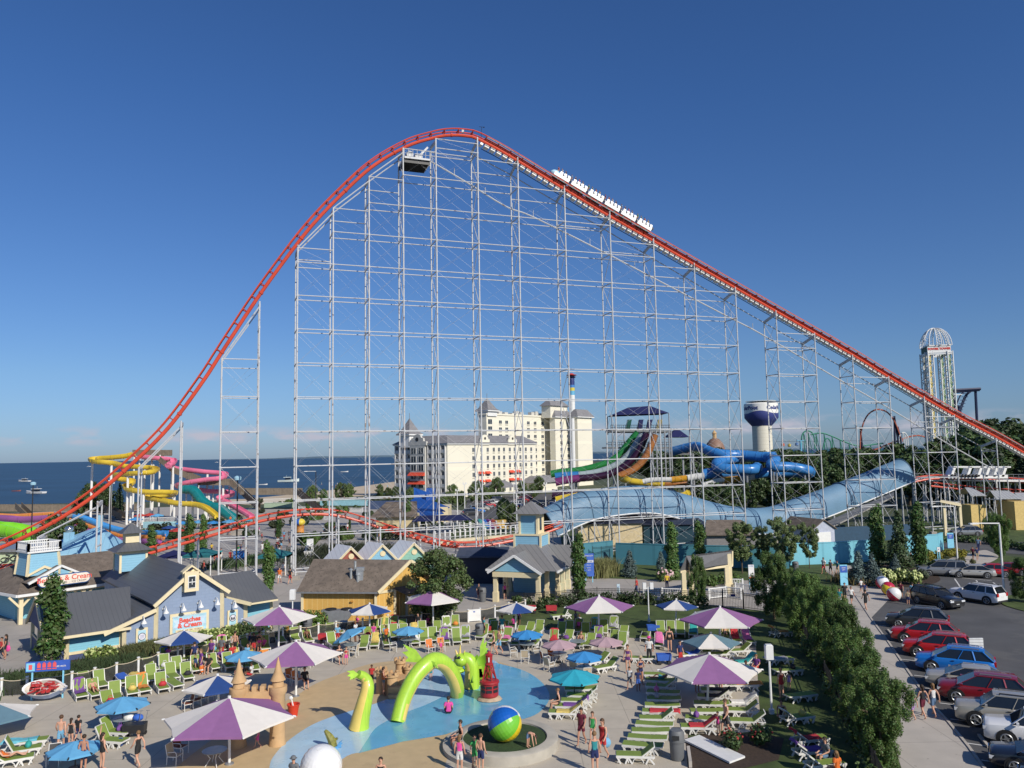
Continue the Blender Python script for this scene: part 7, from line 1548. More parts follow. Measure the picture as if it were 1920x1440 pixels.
umbrella('sky blue sunshade tilted sideways left of the hut umbrella',(655,1180),(660,1222),1.35,[SKYF],8,.3,tilt=-.42,dark=True,pr=.03,group=g);umbrella('small sky blue sunshade in the middle rows of loungers',(765,1174),(765,1213),1.25,[SKYF],8,.1,dark=True,pr=.03,group=g);umbrella('sky blue sunshade left of the two pink ones',(988,1181),(988,1222),1.25,[BLUF],8,.2,dark=True,pr=.03,group=g);umbrella('bright blue sunshade above the turquoise one',(1095,1221),(1095,1268),1.25,[BLUF],8,.2,dark=True,pr=.03,group=g);umbrella('turquoise sunshade at the right rim of the splash pad',(1077,1255),(1077,1312),1.6,[TUR],8,.2,dark=True,pr=.03,group=g);umbrella('left one of two dusty pink sunshades',(1048,1199),(1048,1242),1.3,[PNKF],8,.2,dark=True,pr=.03,group=g);umbrella('right one of two dusty pink sunshades',(1136,1194),(1136,1234),1.3,[PNKF],8,.2,dark=True,pr=.03,group=g)
g='little sunshades far back on the midway'
RF=M('fabric_red',(.45,.04,.03),.8)
for x,y,m_,lb in((342,977,BLUF,'far blue sunshade behind the left columnar tree pair'),(372,975,SKYF,'far pale blue sunshade between two columnar trees'),(400,976,BLUF,'far blue sunshade under the teal slide'),(429,974,SKYF,'far pale blue sunshade beside the teal slide foot'),(462,971,TUR,'far turquoise sunshade at the pink slide foot'),(331,990,RF,'far red sunshade nearest the red track'),(263,963,RF,'far red sunshade under the yellow slide'),(280,962,RF,'far red sunshade right of another red one'),(295,963,SKYF,'far pale blue sunshade by the white railing'),(254,970,BLUF,'far blue sunshade left of the red pair'),(318,985,NAV,'far navy sunshade beside the red one')):
 umbrella(lb,(x,y),(x,y+26),1.5,[m_],8,dark=True,pr=.05,group=g)
 # -- sun loungers
SLING=M('green_sling',(.21,.295,.055),.7,var=.07,sc=3,trans=.12);RESIN=M('white_resin',(.66,.65,.61),.45,var=.05)
def make_lounger(raise_,label):
 t=thing('sun_lounger',label,'sun lounger');b=MB()
 hz=.34;hy=.28;a=raise_;top=V((0,hy+.78*math.cos(a),hz+.78*math.sin(a)))
 for s_ in(-.33,.33):
  b.bar((s_,-.95,hz-.02),(s_,.88,hz-.02),.06,.10)
  b.bar((s_,hy,hz),(s_,top.y,top.z),.05,.06)
  for y0,y1 in((-.9,-.72),(-.38,-.5),(-.38,-.18),(.62,.45),(.62,.84)):b.bar((s_,y0 if abs(y0)>.5 else y0,hz-.03),(s_,y1*1.03,.0),.055,.075)
  for yc in(-.62,.1):b.path([V((s_,yc+.26*math.cos(q),.05+.24*math.sin(q)))for q in[i*math.pi/6 for i in range(7)]],.026,5)
 for y in(-.95,-.3,.28,.88):b.bar((-.33,y,hz-.02),(.33,y,hz-.02),.05,.06)
 b.bar((-.33,top.y,top.z),(.33,top.y,top.z),.05,.06)
 for s_ in(-.25,.25):b.bar((s_,.75,hz-.03),(s_,hy+.45*math.cos(a),hz+.45*math.sin(a)),.03,.04)
 kid(b,'frame',RESIN,t)
 b=MB();b.slab([(-.31,-.94,hz+.045),(.31,-.94,hz+.045),(.31,hy,hz+.045),(-.31,hy,hz+.045)],(0,0,-.02));kid(b,'seat',SLING,t)
 b=MB();nn=V((0,-math.sin(a),math.cos(a)))*.045;b.slab([V((-.31,hy,hz))+nn,V((.31,hy,hz))+nn,V((.31,top.y,top.z))+nn,V((-.31,top.y,top.z))+nn],-nn*.5);kid(b,'backrest',SLING,t)
 return t
LP={'up':make_lounger(R(62),'x'),'mid':make_lounger(R(38),'x'),'flat':make_lounger(R(4),'x')};LUSED={};LOC=[]
def lounger(x,y,hd,kind,label,group):
 p=G(x,y,.3);p.z=.01;t=LP[kind]
 if kind in LUSED:t=copy_tree(t)
 LUSED[kind]=1;rz=R(hd)+math.pi/2;t.location=p;t.rotation_euler.z=rz;t['label']=label;t['group']=group;LOC.append((p,rz,kind));return t
rl=random.Random(12)
def lrow(desc,pts,hd,kinds='um',group=None):
 n=len(pts)
 for i,p in enumerate(pts):
  kd_={'u':'up','m':'mid','f':'flat'}[p[2]if len(p)>2 else rl.choice(kinds)]
  o='only' if n==1 else ORD[i];lounger(p[0],p[1],hd+rl.uniform(-7,7),kd_,f'{o} green lounger {desc}' if n>1 else f'green lounger {desc}',group or 'green loungers around the splash pad')
def lerp_pts(a,c,n):return[(a[0]+(c[0]-a[0])*i/max(1,n-1),a[1]+(c[1]-a[1])*i/max(1,n-1))for i in range(n)]
g1='green loungers before the ice cream shop'
lrow('from the left in the front row before the shop',[(150,1300,'u'),(176,1298,'u'),(204,1318,'m'),(216,1304,'u'),(247,1294,'u'),(268,1290,'u'),(303,1286,'u'),(326,1281,'f')],-52,group=g1)
lrow('from the left in the second row before the shop',[(160,1280,'m'),(188,1281,'u'),(232,1274,'f'),(258,1272,'f'),(284,1270,'u'),(322,1266,'u'),(350,1266,'u')],-52,group=g1)
lrow('from the left in the third row before the shop',[(282,1252,'m'),(308,1250,'u'),(334,1254,'u'),(368,1252,'u'),(400,1248,'u'),(428,1246,'u'),(455,1246,'m')],-56,group=g1)
lrow('from the left in the row along the shop fence',[(312,1236,'u'),(350,1232,'m'),(378,1226,'u'),(398,1220,'m'),(418,1214,'u'),(440,1224,'m'),(462,1212,'u'),(482,1206,'u')],-60,group=g1)
lrow('from the left behind the castle gate',[(497,1212,'u'),(526,1200,'m'),(553,1196,'u'),(577,1198,'m'),(500,1240,'m'),(476,1250,'f'),(624,1206,'u')],-62)
g2='green loungers before the mustard hut'
lrow('from the left in the front row before the mustard hut',[(682,1209,'m'),(703,1206,'m'),(725,1204,'m'),(778,1201,'m'),(795,1198,'u'),(812,1196,'u'),(834,1200,'u'),(856,1199,'u'),(873,1195,'u')],-80,group=g2)
lrow('from the left, middle row before the mustard hut',[(690,1192,'m'),(706,1191,'m'),(722,1192,'u'),(738,1190,'u'),(756,1190,'u'),(776,1186,'m'),(792,1184,'u')],-82,group=g2)
lrow('from the left in the row nearest the mustard hut',[(702,1178,'m'),(720,1178,'u'),(738,1174,'u'),(754,1177,'m'),(820,1180,'m'),(838,1176,'u'),(854,1172,'u'),(640,1182,'m'),(618,1184,'m')],-84,group=g2)
g3='green loungers below the pavilion'
lrow('from the left in the front row below the pavilion',[(928,1200,'m'),(950,1198,'u'),(970,1204,'m'),(985,1204,'m'),(1003,1204,'m'),(1038,1202,'u'),(1064,1198,'m'),(1088,1206,'m'),(1106,1205,'m'),(1122,1196,'u'),(1150,1202,'u'),(1166,1206,'u')],-104,group=g3)
lrow('from the left in the back row below the pavilion',[(905,1190,'u'),(924,1184,'u'),(942,1184,'u'),(975,1190,'m'),(992,1182,'m'),(1010,1182,'u'),(1052,1186,'u'),(1068,1184,'u'),(1084,1180,'u'),(1098,1188,'u'),(1114,1180,'u'),(1132,1182,'u'),(1150,1176,'u'),(1168,1190,'m')],-104,group=g3)
lrow('set apart near the fence under the pavilion',[(1052,1154,'u')],-165);lrow('alone in front of the pavilion gate',[(922,1176,'m')],-100)
lrow('from the left below the hedge at right',[(1210,1192,'f'),(1236,1206,'m'),(1240,1184,'u'),(1258,1184,'u'),(1276,1184,'u'),(1300,1186,'m'),(1360,1192,'u'),(1380,1198,'m'),(1403,1200,'m')],-98)
lrow('from the left under the slate umbrella',[(1298,1226,'m'),(1322,1222,'m'),(1352,1226,'m'),(1384,1220,'m'),(1392,1242,'m')],-170)
lrow('of the pair beside the pink sunshade',[(1120,1240,'m'),(1136,1250,'m')],-155);lrow('under the red and white towels near the standing attendant',[(1200,1234,'f')],172)
lrow('counted from the front at the splash pad right rim',[(1060,1336,'m'),(1072,1324,'m'),(1082,1314,'m'),(1092,1304,'m')],172);lrow('behind the turquoise sunshade',[(1087,1292,'f')],172)
g4='green loungers in the long double row at right'
lrow('from the front in the long row by the bin',[(1192,1416,'m'),(1203,1398,'f'),(1212,1384,'f'),(1218,1371,'f'),(1225,1359,'f'),(1231,1347,'m'),(1236,1335,'f'),(1240,1323,'f'),(1243,1311,'f'),(1242,1299,'f'),(1240,1287,'m'),(1238,1276,'f'),(1235,1265,'f')],168,group=g4)
lrow('from the front under the right purple umbrella',[(1310,1363,'m'),(1318,1348,'f'),(1326,1334,'f'),(1332,1320,'f'),(1338,1307,'m'),(1344,1295,'f'),(1348,1284,'m')],170,group=g4)
lrow('from the front at the right deck edge',[(1402,1352,'m'),(1390,1332,'m'),(1386,1318,'m'),(1394,1284,'f')],170,group=g4)
g5='green loungers out on the lawn'
lrow('from the back on the shaded lawn',[(1464,1186,'m'),(1462,1236,'f'),(1478,1257,'f'),(1502,1304,'f'),(1494,1345,'m'),(1518,1386,'m'),(1522,1408,'m'),(1545,1432,'m')],12,group=g5)
lrow('from the front at the bottom left corner',[(22,1424,'m'),(38,1406,'u'),(52,1390,'f')],25);lrow('of the pair beside the black wagon',[(206,1388,'u'),(214,1372,'u')],-15)
# -- towels and bags on them
TW_={'pink':(.62,.16,.34),'white':(.66,.65,.62),'blue':(.03,.11,.45),'red':(.45,.03,.04),'teal':(.03,.33,.30),'striped':(.3,.3,.32),'yellow':(.6,.45,.12),'turquoise':(.12,.42,.5),'purple':(.16,.06,.25),'orange':(.62,.22,.04),'black':(.02,.02,.025)}
def towel(i,c,where):
 p,rz,kd_=LOC[i];a={'up':R(62),'mid':R(38),'flat':R(4)}[kd_];prof=[(-.5,.42),(-.1,.405),(.26,.41)]+[(.30+k_*math.cos(a),.42+k_*math.sin(a))for k_ in(.2,.5,.8)]+[(.34+.84*math.cos(a),.36+.7*math.sin(a))]
 r_=random.Random(i);b=MB();N=6;vs=[]
 for y,z in prof:
  for j in range(N+1):u=-.36+.72*j/N+r_.gauss(0,.015);vs.append((u,y+r_.gauss(0,.02),z+r_.uniform(0,.035)-(.1 if j in(0,N)else 0)))
 for f in range(len(prof)-1):b.add(vs,[(f*(N+1)+j,f*(N+1)+j+1,(f+1)*(N+1)+j+1,(f+1)*(N+1)+j)for j in range(N)],0,True)if f==0 else b.add(vs,[(f*(N+1)+j,f*(N+1)+j+1,(f+1)*(N+1)+j+1,(f+1)*(N+1)+j)for j in range(N)],0,True)
 m_=M('towel_'+c,TW_[c],.9,var=.12,sc=7,bump=.2,**({'kind':'lines','a':(9,0,0),'b':(.68,.67,.64)}if c=='striped' else{}))
 o=b.build('towel',m_,loc=p+V((0,0,.01)),rz=rz);tag(o,f'{c} towel on {where}','towel','towels on the loungers')
def bag(i,c,where,dx=0.):
 p,rz,kd_=LOC[i];b=MB();r_=random.Random(i*7);b.ball((dx,-.35,.50),.22,(1.1,.75,.85),10,7);b.path([V((dx-.12,-.35,.64)),V((dx-.08,-.35,.8)),V((dx+.08,-.35,.8)),V((dx+.12,-.35,.64))],.018,5)
 o=b.build('beach_bag',M('bag_'+c,TW_[c],.8,var=.2,sc=5),loc=p,rz=rz);tag(o,f'{c} bag on {where}','bag','bags on the loungers')
LBL={}
for o in bpy.data.objects:
 if o.name.startswith('sun_lounger'):LBL[tuple(round(v,3)for v in o.location)]=o['label']
def wh(i):return LBL[tuple(round(v,3)for v in LOC[i][0])].replace('green ','')
r=random.Random(99);cl_=list(TW_);nT=len(LOC)
pick=r.sample(range(nT),66);fixed={0:None}
for k_,i in enumerate(pick):
 c=cl_[(k_*5+i)%len(cl_)]
 if k_<42:towel(i,c,wh(i))
 else:bag(i,c,wh(i))
 # -- tables, chairs, bin, wagon
CH={}
def make_chair(key,col,label):
 t=thing('patio_chair',label,'chair');b=MB()
 for s_ in(-.27,.27):
  b.path([V((s_,.26,0)),V((s_,.22,.42)),V((s_,.34,.95))],.022,5);b.path([V((s_,.20,.60)),V((s_,-.2,.64)),V((s_,-.28,.55)),V((s_,-.26,0))],.022,5);b.bar((s_,-.26,.4),(s_,.22,.4),.035)
 for y,z in((-.26,.4),(.22,.4),(.34,.95)):b.tube((-.27,y,z),(.27,y,z),.02,5)
 kid(b,'frame',RESIN,t);b=MB();b.slab([(-.25,-.26,.43),(.25,-.26,.43),(.25,.22,.42),(-.25,.22,.42)],(0,0,-.025));kid(b,'seat',col,t);b=MB();b.slab([(-.25,.22,.44),(.25,.22,.44),(.25,.34,.94),(-.25,.34,.94)],(0,-.02,0));kid(b,'backrest',col,t);CH[key]=[t,0]
OR_=M('sling_orange',(.58,.17,.03),.7,var=.08);BE_=M('sling_beige',(.52,.42,.28),.7,var=.08);BR_=M('sling_rust',(.22,.06,.02),.7,var=.1);DK_=M('sling_dark',(.05,.05,.05),.7)
for k_,m_ in(('orange',OR_),('beige',BE_),('rust',BR_),('dark',DK_)):make_chair(k_,m_,'x')
def chair(k_,x,y,hd,label):
 t,n=CH[k_];t=copy_tree(t)if n else t;CH[k_][1]+=1;t.location=G(x,y)+V((0,0,.018));t.rotation_euler.z=R(hd)+math.pi/2;t['label']=label;t['group']='patio chairs'
TG=M('table_glass',(.25,.28,.28),.15,spec=.7)
def table(x,y,label,things_=0):
 t=thing('patio_table',label,'table',G(x,y)+V((0,0,.018)),group='round patio tables');b=MB();b.lathe([(0,.72),(.58,.72),(.6,.70),(.58,.68),(0,.68)],24,sm=False);kid(b,'top',TG,t)
 for i in range(4):a=i*math.pi/2+.6;b=MB();b.path([V((.45*math.cos(a),.45*math.sin(a),0)),V((.2*math.cos(a),.2*math.sin(a),.35)),V((.42*math.cos(a),.42*math.sin(a),.68))],.02,5);kid(b,'leg',RESIN,t)
for x,y,lb in((232,1372,'round glass table holding drinks under the left sky blue sunshade'),(765,1216,'round glass table under the sky blue sunshade in the middle rows'),(988,1225,'round glass table with red bowl below the blue sunshade'),(1048,1244,'round glass table under the left pink sunshade'),(1083,1220,'round glass table beside the two pink sunshades'),(659,1226,'round table below the tilted sky blue sunshade'),(1095,1272,'round table below the bright blue sunshade'),(560,1268,'round table below the second purple umbrella'),(402,1435,'small round table beside the nearest purple umbrella pole')):table(x,y,lb)
for k_,x,y,hd,lb in(('orange',807,1224,-60,'bright orange patio chair left of the seated child'),('orange',827,1221,-75,'bright orange patio chair with a child sitting in it'),('rust',338,1415,-20,'rust orange patio chair nearest the bottom left umbrella'),('beige',327,1432,-10,'beige patio chair in front of the rust one'),('rust',352,1332,-140,'left of three rust chairs behind the big umbrella'),('rust',367,1325,-140,'middle of three rust chairs behind the big umbrella'),('orange',395,1316,-140,'orange chair beside the rust ones behind the big umbrella'),('rust',381,1320,-140,'right of three rust chairs behind the big umbrella'),('beige',578,1252,-100,'beige patio chair facing away beside the second purple umbrella'),('beige',629,1240,20,'white and beige chair left of the tilted sunshade table'),('beige',664,1232,170,'beige chair right of the tilted sunshade table'),('orange',558,1286,-30,'orange chair at the second purple umbrella pole'),('orange',546,1282,-40,'orange chair left of the umbrella pole at the sand'),('dark',737,1222,10,'dark sling chair left of the middle table'),('beige',962,1232,10,'beige chair left of the red bowl table'),('beige',985,1243,80,'beige chair in front of the red bowl table'),('beige',1006,1228,190,'beige chair right of the red bowl table'),('dark',980,1216,-80,'dark chair behind the red bowl table'),('rust',1022,1246,20,'rust chair left of the left pink sunshade'),('orange',1037,1240,-50,'orange chair behind the left pink sunshade table'),('beige',1030,1258,40,'beige chair in front of the rust chair'),('beige',1068,1250,185,'beige chair right of the left pink sunshade'),('beige',1078,1262,60,'beige chair beside the bright blue sunshade'),('beige',1100,1278,100,'beige chair below the bright blue sunshade'),('dark',100,1436,-70,'dark chair at the bottom left sunshade')):chair(k_,x,y,hd,lb)
def bin_(x,y,label,s_=1.,nm='litter_bin'):
 t=thing(nm,label,'litter bin',G(x,y));b=MB();b.lathe([(.30*s_,0),(.33*s_,.08),(.36*s_,.85*s_),(.40*s_,.88*s_),(.40*s_,.95*s_)],20);kid(b,'body',M('bin_grey',(.13,.135,.14),.6,var=.08),t)
 b=MB();b.lathe([(.38*s_,.95*s_),(.38*s_,1.28*s_),(.3*s_,1.4*s_),(0,1.42*s_)],20);ld=kid(b,'lid',MATS['bin_grey'],t);b=MB();b.box((-.12*s_,-.37*s_,1.13*s_),(.34*s_,.06,.2*s_));kid(b,'opening',DARK,ld)
bin_(1270,1424,'dark grey lidded litter bin beside the white plank');bin_(905,1128,'grey lidded litter bin at the pavilion left corner');bin_(577,1188,'grey litter bin by the fence left of the mustard hut');bin_(899,1199,'black bin at the front of the lounger lawn',.9);bin_(1492,1075,'black bin beside the walking trio',1.0)
b=MB();P4=[G(1283,1390,.05),G(1311,1381,.05),G(1397,1421,.05),G(1368,1432,.05)];b.slab(P4,(0,0,.09));o=b.build('white_plank',WHITE);tag(o,'long white flat panel lying across the mulch bed','panel')
b=MB();p,q=G(1292,1440),G(1288,1410);b.slab([p,q,q+V((.15,0,0)),p+V((.15,0,0))],(0,0,.3));tag(b.build('low_wall',WALK),'low concrete wall end beside the litter bin','wall')
t=thing('folding_wagon','black folding wagon piled with bags under the sky blue sunshade','wagon',G(252,1382),.15);b=MB();b.box((0,0,.5),(1.1,.6,.45),taper=1.06);kid(b,'tub',DARK,t)
for sx_ in(-.42,.42):
 for sy_ in(-.3,.3):b=MB();b.tube((sx_,sy_-.04,.14),(sx_,sy_+.04,.14),.14,12);kid(b,'wheel',DARK,t)
b=MB()
for x in(.1,.45):b.tube((x,.3,.6),(x+.1,.4,1.25),.015,4);b.tube((x,.4,1.25),(x+.2,.4,1.25),.02,4)
kid(b,'handle',GREYM,t)
for x,y,c,lb in((241,1374,'white','white cooler bag heaped in the black wagon'),(258,1374,'blue','blue bag heaped in the black wagon')):b=MB();b.ball((0,0,0),.28,(1.1,.8,.7),10,7);o=b.build('cooler_bag',M('bag_'+c,TW_[c],.8),loc=G(x,y)+V((0,0,.82)));tag(o,lb,'bag')
def cart(x,y,c,label,kind='wagon'):
 t=thing('pull_'+kind if kind=='wagon' else kind,label,kind,G(x,y));b=MB();b.box((0,0,.5),(.95,.55,.42),taper=1.08);kid(b,'tub',M('cart_'+c,TW_[c],.7),t)
 for sx_ in(-.35,.35):
  for sy_ in(-.28,.28):b=MB();b.tube((sx_,sy_-.04,.14),(sx_,sy_+.04,.14),.14,12);kid(b,'wheel',DARK,t)
 b=MB();b.tube((.45,0,.6),(.7,.1,1.1),.018,5);kid(b,'handle',DARK,t)
cart(609,1205,'red','red pull wagon beside the fence left of the tilted sunshade');cart(1245,1245,'blue','blue pull wagon at the end of the long lounger row');cart(910,1190,'red','red pull wagon at the front of the pavilion loungers');cart(995,1150,'red','red pull wagon by the fence under the pavilion');cart(1225,1188,'blue','blue wagon covered by a pink blanket near the attendant');cart(1034,1150,'red','red pull wagon with white towel at the lawn edge')
# -- people
def J(**k):
 d=dict(pel=(0,0,.93),wai=(0,.0,1.08),che=(0,0,1.27),nec=(0,.01,1.46),hd=(0,-.02,1.57),ht=(0,-.01,1.70))
 for s,n in((-1,'l'),(1,'r')):d.update({n+'sh':(s*.165,.01,1.40),n+'el':(s*.23,.04,1.13),n+'wr':(s*.25,-.05,.90),n+'ha':(s*.25,-.08,.83),n+'hp':(s*.085,0,.88),n+'kn':(s*.10,-.02,.48),n+'an':(s*.10,.02,.08),n+'to':(s*.12,-.15,.03)})
 d.update(k);return d
def shift(d,keys,dv):
 for k in keys:d[k]=tuple(a+b for a,b in zip(d[k],dv))
 return d
UP=['pel','wai','che','nec','hd','ht','lsh','lel','lwr','lha','rsh','rel','rwr','rha','lhp','rhp']
POSE={'stand':J(),'walk':J(lkn=(-.09,-.16,.50),lan=(-.09,-.22,.09),lto=(-.1,-.40,.07),rkn=(.09,.04,.48),ran=(.09,.30,.14),rto=(.1,.18,.03),lel=(-.23,.14,1.15),lwr=(-.24,.17,.92),lha=(-.24,.16,.85),rel=(.23,-.03,1.14),rwr=(.23,-.2,.97),rha=(.23,-.25,.92)),
'armup':J(rel=(.26,-.03,1.62),rwr=(.25,-.06,1.86),rha=(.25,-.07,1.95)),'hold':J(lel=(-.24,.02,1.14),lwr=(-.1,-.25,1.12),lha=(-.03,-.3,1.13),rel=(.24,.02,1.14),rwr=(.12,-.26,1.14),rha=(.05,-.31,1.15))}
d=J();shift(d,UP,(0,.12,-.42));d.update(lkn=(-.12,-.30,.50),rkn=(.12,-.30,.50),lan=(-.12,-.30,.08),ran=(.12,-.30,.08),lto=(-.13,-.47,.03),rto=(.13,-.47,.03),lwr=(-.17,-.2,.60),rwr=(.17,-.2,.60),lha=(-.14,-.27,.58),rha=(.14,-.27,.58));POSE['sit']=d
d=J();shift(d,UP,(0,.1,-.80));d.update(lkn=(-.22,-.30,.22),rkn=(.22,-.30,.22),lan=(.05,-.42,.08),ran=(-.05,-.45,.08),lto=(.14,-.5,.05),rto=(-.14,-.52,.05),lwr=(-.2,-.2,.3),rwr=(.2,-.2,.3),lha=(-.18,-.26,.28),rha=(.18,-.26,.28));POSE['floor']=d
POSE['bend']=J(wai=(0,-.12,.98),che=(0,-.30,.93),nec=(0,-.46,.84),hd=(0,-.57,.80),ht=(0,-.68,.74),lsh=(-.165,-.40,.88),rsh=(.165,-.40,.88),lel=(-.2,-.46,.60),rel=(.2,-.46,.60),lwr=(-.2,-.52,.34),rwr=(.2,-.5,.34),lha=(-.2,-.54,.26),rha=(.2,-.52,.26))
POSE['recline']=J(pel=(0,.2,.50),wai=(0,.33,.58),che=(0,.47,.72),nec=(0,.58,.86),hd=(0,.62,.96),ht=(0,.66,1.07),lsh=(-.165,.55,.82),rsh=(.165,.55,.82),lel=(-.25,.38,.62),rel=(.25,.38,.62),lwr=(-.22,.14,.58),rwr=(.22,.14,.58),lha=(-.2,.08,.58),rha=(.2,.08,.58),lhp=(-.085,.16,.49),rhp=(.085,.16,.49),lkn=(-.1,-.22,.68),rkn=(.11,-.24,.52),lan=(-.1,-.5,.48),ran=(.11,-.66,.47),lto=(-.1,-.66,.48),rto=(.11,-.72,.6))
BON=[('pel','wai'),('wai','che'),('che','nec'),('nec','hd'),('hd','ht')]+[(n+a,n+b)for n in 'lr' for a,b in(('sh','el'),('el','wr'),('wr','ha'),('hp','kn'),('kn','an'),('an','to'))]
EDG=BON+[('che','lsh'),('che','rsh'),('pel','lhp'),('pel','rhp')]
RAD=dict(pel=(.135,.105),wai=(.12,.095),che=(.145,.105),nec=.05,hd=.088,ht=.062,sh=.058,el=.042,wr=.03,ha=.032,hp=.088,kn=.056,an=.038,to=.032)
BODY={}
def body(pose):
 if pose in BODY:return BODY[pose]
 d=POSE[pose];ks=list(d);me=bpy.data.meshes.new('b');me.from_pydata([d[k]for k in ks],[(ks.index(a),ks.index(b))for a,b in EDG],[]);o=bpy.data.objects.new('b',me);COL.objects.link(o)
 m=o.modifiers.new('s','SKIN');m.branch_smoothing=.6
 if not me.skin_vertices:me.attributes.new('skin','FLOAT','POINT')
 bpy.context.view_layer.objects.active=o
 if not me.skin_vertices:bpy.ops.mesh.customdata_skin_add()
 for i,k in enumerate(ks):
  r_=RAD.get(k)or RAD[k[1:]];me.skin_vertices[0].data[i].radius=r_ if isinstance(r_,tuple)else(r_,r_);me.skin_vertices[0].data[i].use_root=k=='pel'
 m2=o.modifiers.new('u','SUBSURF');m2.levels=1
 ev=o.evaluated_get(bpy.context.evaluated_depsgraph_get());e=ev.to_mesh();vs=[v.co.copy()for v in e.vertices];fs=[tuple(p.vertices)for p in e.polygons];ns=[v.normal.copy()for v in e.vertices]
 bpy.data.objects.remove(o);bpy.data.meshes.remove(me)
 reg=[]
 for f in fs:
  c=sum((vs[i]for i in f),V())/len(f);best=None
  for a,b in BON:
   A,B=V(d[a]),V(d[b]);t=max(0,min(1,(c-A).dot(B-A)/(B-A).length_squared));q=(c-A.lerp(B,t)).length/(1.5 if a in('pel','wai','che')else 1)
   if best is None or q<best[0]:best=(q,a if a in('pel','wai','che','nec','hd')else a[1:],t)
  reg.append(best[1:])
 BODY[pose]=(vs,fs,ns,reg,d);return BODY[pose]
GARM={'shirt':{'pel':(.3,1),'wai':(0,1),'che':(0,.75),'sh':(0,.6)},'tank':{'pel':(.3,1),'wai':(0,1),'che':(0,.55)},'shorts':{'pel':(0,.6),'hp':(0,.72)},'suit':{'pel':(0,1),'wai':(0,1),'che':(0,.42),'hp':(0,.12)},'top':{'wai':(.55,1),'che':(0,.3)},'brief':{'pel':(0,.45),'hp':(0,.1)},'skirt':{'pel':(0,.6),'hp':(0,.55)},'pants':{'pel':(0,.6),'hp':(0,1),'kn':(0,.95)}}
CC=dict(white=(.62,.62,.60),black=(.018,.018,.02),red=(.45,.03,.03),blue=(.03,.10,.38),sky=(.16,.38,.56),pink=(.66,.07,.30),green=(.04,.30,.08),grey=(.14,.15,.16),orange=(.62,.14,.02),purple=(.14,.04,.20),yellow=(.6,.42,.04),navy=(.015,.025,.10),maroon=(.12,.012,.03),teal=(.03,.24,.26),tan=(.42,.33,.2),denim=(.10,.17,.28),lilac=(.4,.24,.5))
SKN=[M(f'skin_{i}',c,.55,var=.05)for i,c in enumerate(((.55,.30,.20),(.44,.22,.14),(.20,.09,.05)))]
HAIR=[M(f'hair_{i}',c,.7,var=.2)for i,c in enumerate(((.03,.018,.01),(.20,.11,.045),(.09,.045,.02)))]
def person(x,y,pose,hd,wear,label,sc=1.,skin=0,hair=0,long=False,hat=None,z=0.02,group=None,pos=None):
 vs,fs,ns,reg,d=body(pose);p=pos or G(x,y,z);p=V(p);p.z=z
 t=thing('person',label.replace(' sky ',' pale-blue ').replace('pale-blue blue','sky blue'),'person',p,R(hd)+math.pi/2,group);t.scale=(sc,)*3
 b=MB();b.add(vs,fs,0,True);H,T2=V(d['hd']),V(d['ht']);u=(T2-H).normalized();fw=V((0,-1,0));fw=(fw-u*fw.dot(u)).normalized()if abs(u.y)<.8 else V((0,0,-1));sd=u.cross(fw)
 c=H+u*.055;b.tube(c+fw*.085+u*.01,c+fw*.115-u*.02,.012,5,r2=.018)
 for s_ in(-1,1):
  b.ball(c+sd*s_*.095-u*.01,.028,(.5,.8,1),6,4);b.ball(c+fw*.088+sd*s_*.034+u*.022,.011,n=5,k=3,mi=1)
  n_='l' if s_<0 else 'r';W_,A_=V(d[n_+'wr']),V(d[n_+'ha']);q=(A_-W_).normalized();e,g_=frame(q)
  for k_ in range(4):o_=A_+e*(.026-.018*k_)-q*.01;b.path([o_,o_+q*(.055-.006*abs(k_-1))+g_*.008,o_+q*(.075-.008*abs(k_-1))+g_*.03],1,4,rad=[.011,.01,.007])
  o_=A_-q*.035+e*.03;b.path([o_,o_+e*.03+q*.025,o_+e*.03+q*.055],1,4,rad=[.013,.012,.008])
 b.box(c+fw*.09-u*.05,(.045,.01,.009),1,rot=Matrix((sd,fw,u)).transposed());kid(b,'body',[SKN[skin],HAIR[0]],t)
 for g_,c_ in wear.items():
  rg=GARM[g_];off=.014 if g_ not in('shirt','skirt')else.022;b=MB();sel=[f for f,(bn,tt)in zip(fs,reg)if bn in rg and rg[bn][0]<=tt<=rg[bn][1]];us=sorted({i for f in sel for i in f});ix={i:k for k,i in enumerate(us)};b.add([vs[i]+ns[i]*(off+(.012 if g_=='shirt' else 0))for i in us],[tuple(ix[i]for i in f)for f in sel],0,True)
  kid(b,{'suit':'swimsuit','top':'bikini_top','brief':'bikini_bottom','tank':'tank_top'}.get(g_,g_),M('cloth_'+c_,CC[c_],.85,var=.12,sc=9),t)
 b=MB();b.ball(H+u*.075-fw*.018,.103,(1,1.06,1),10,7,rot=Matrix((sd,-fw,u)).transposed());b.f,b.m,b.s=zip(*[(f,0,True)for f in b.f if any((b.v[i]-c).dot(u)>.035-(b.v[i]-c).dot(fw)*-1.3 for i in f)])if hat is None else(b.f,b.m,b.s)
 if long:b.f=list(b.f);b.m=list(b.m);b.s=list(b.s);b.path([H+u*.06-fw*.08,H-u*.06-fw*.10,H-u*.2-fw*.09],.06,6,rad=[.075,.07,.03])
 b.f=list(b.f);b.m=list(b.m);b.s=list(b.s);kid(b,'hair',HAIR[hair],t)
 if hat:b=MB();b.lathe([(.17,.09),(.11,.10),(.105,.17),(.06,.20),(0,.2)],12,H);kid(b,'hat',M('cloth_'+hat,CC[hat],.8),t)
 return t
U=90
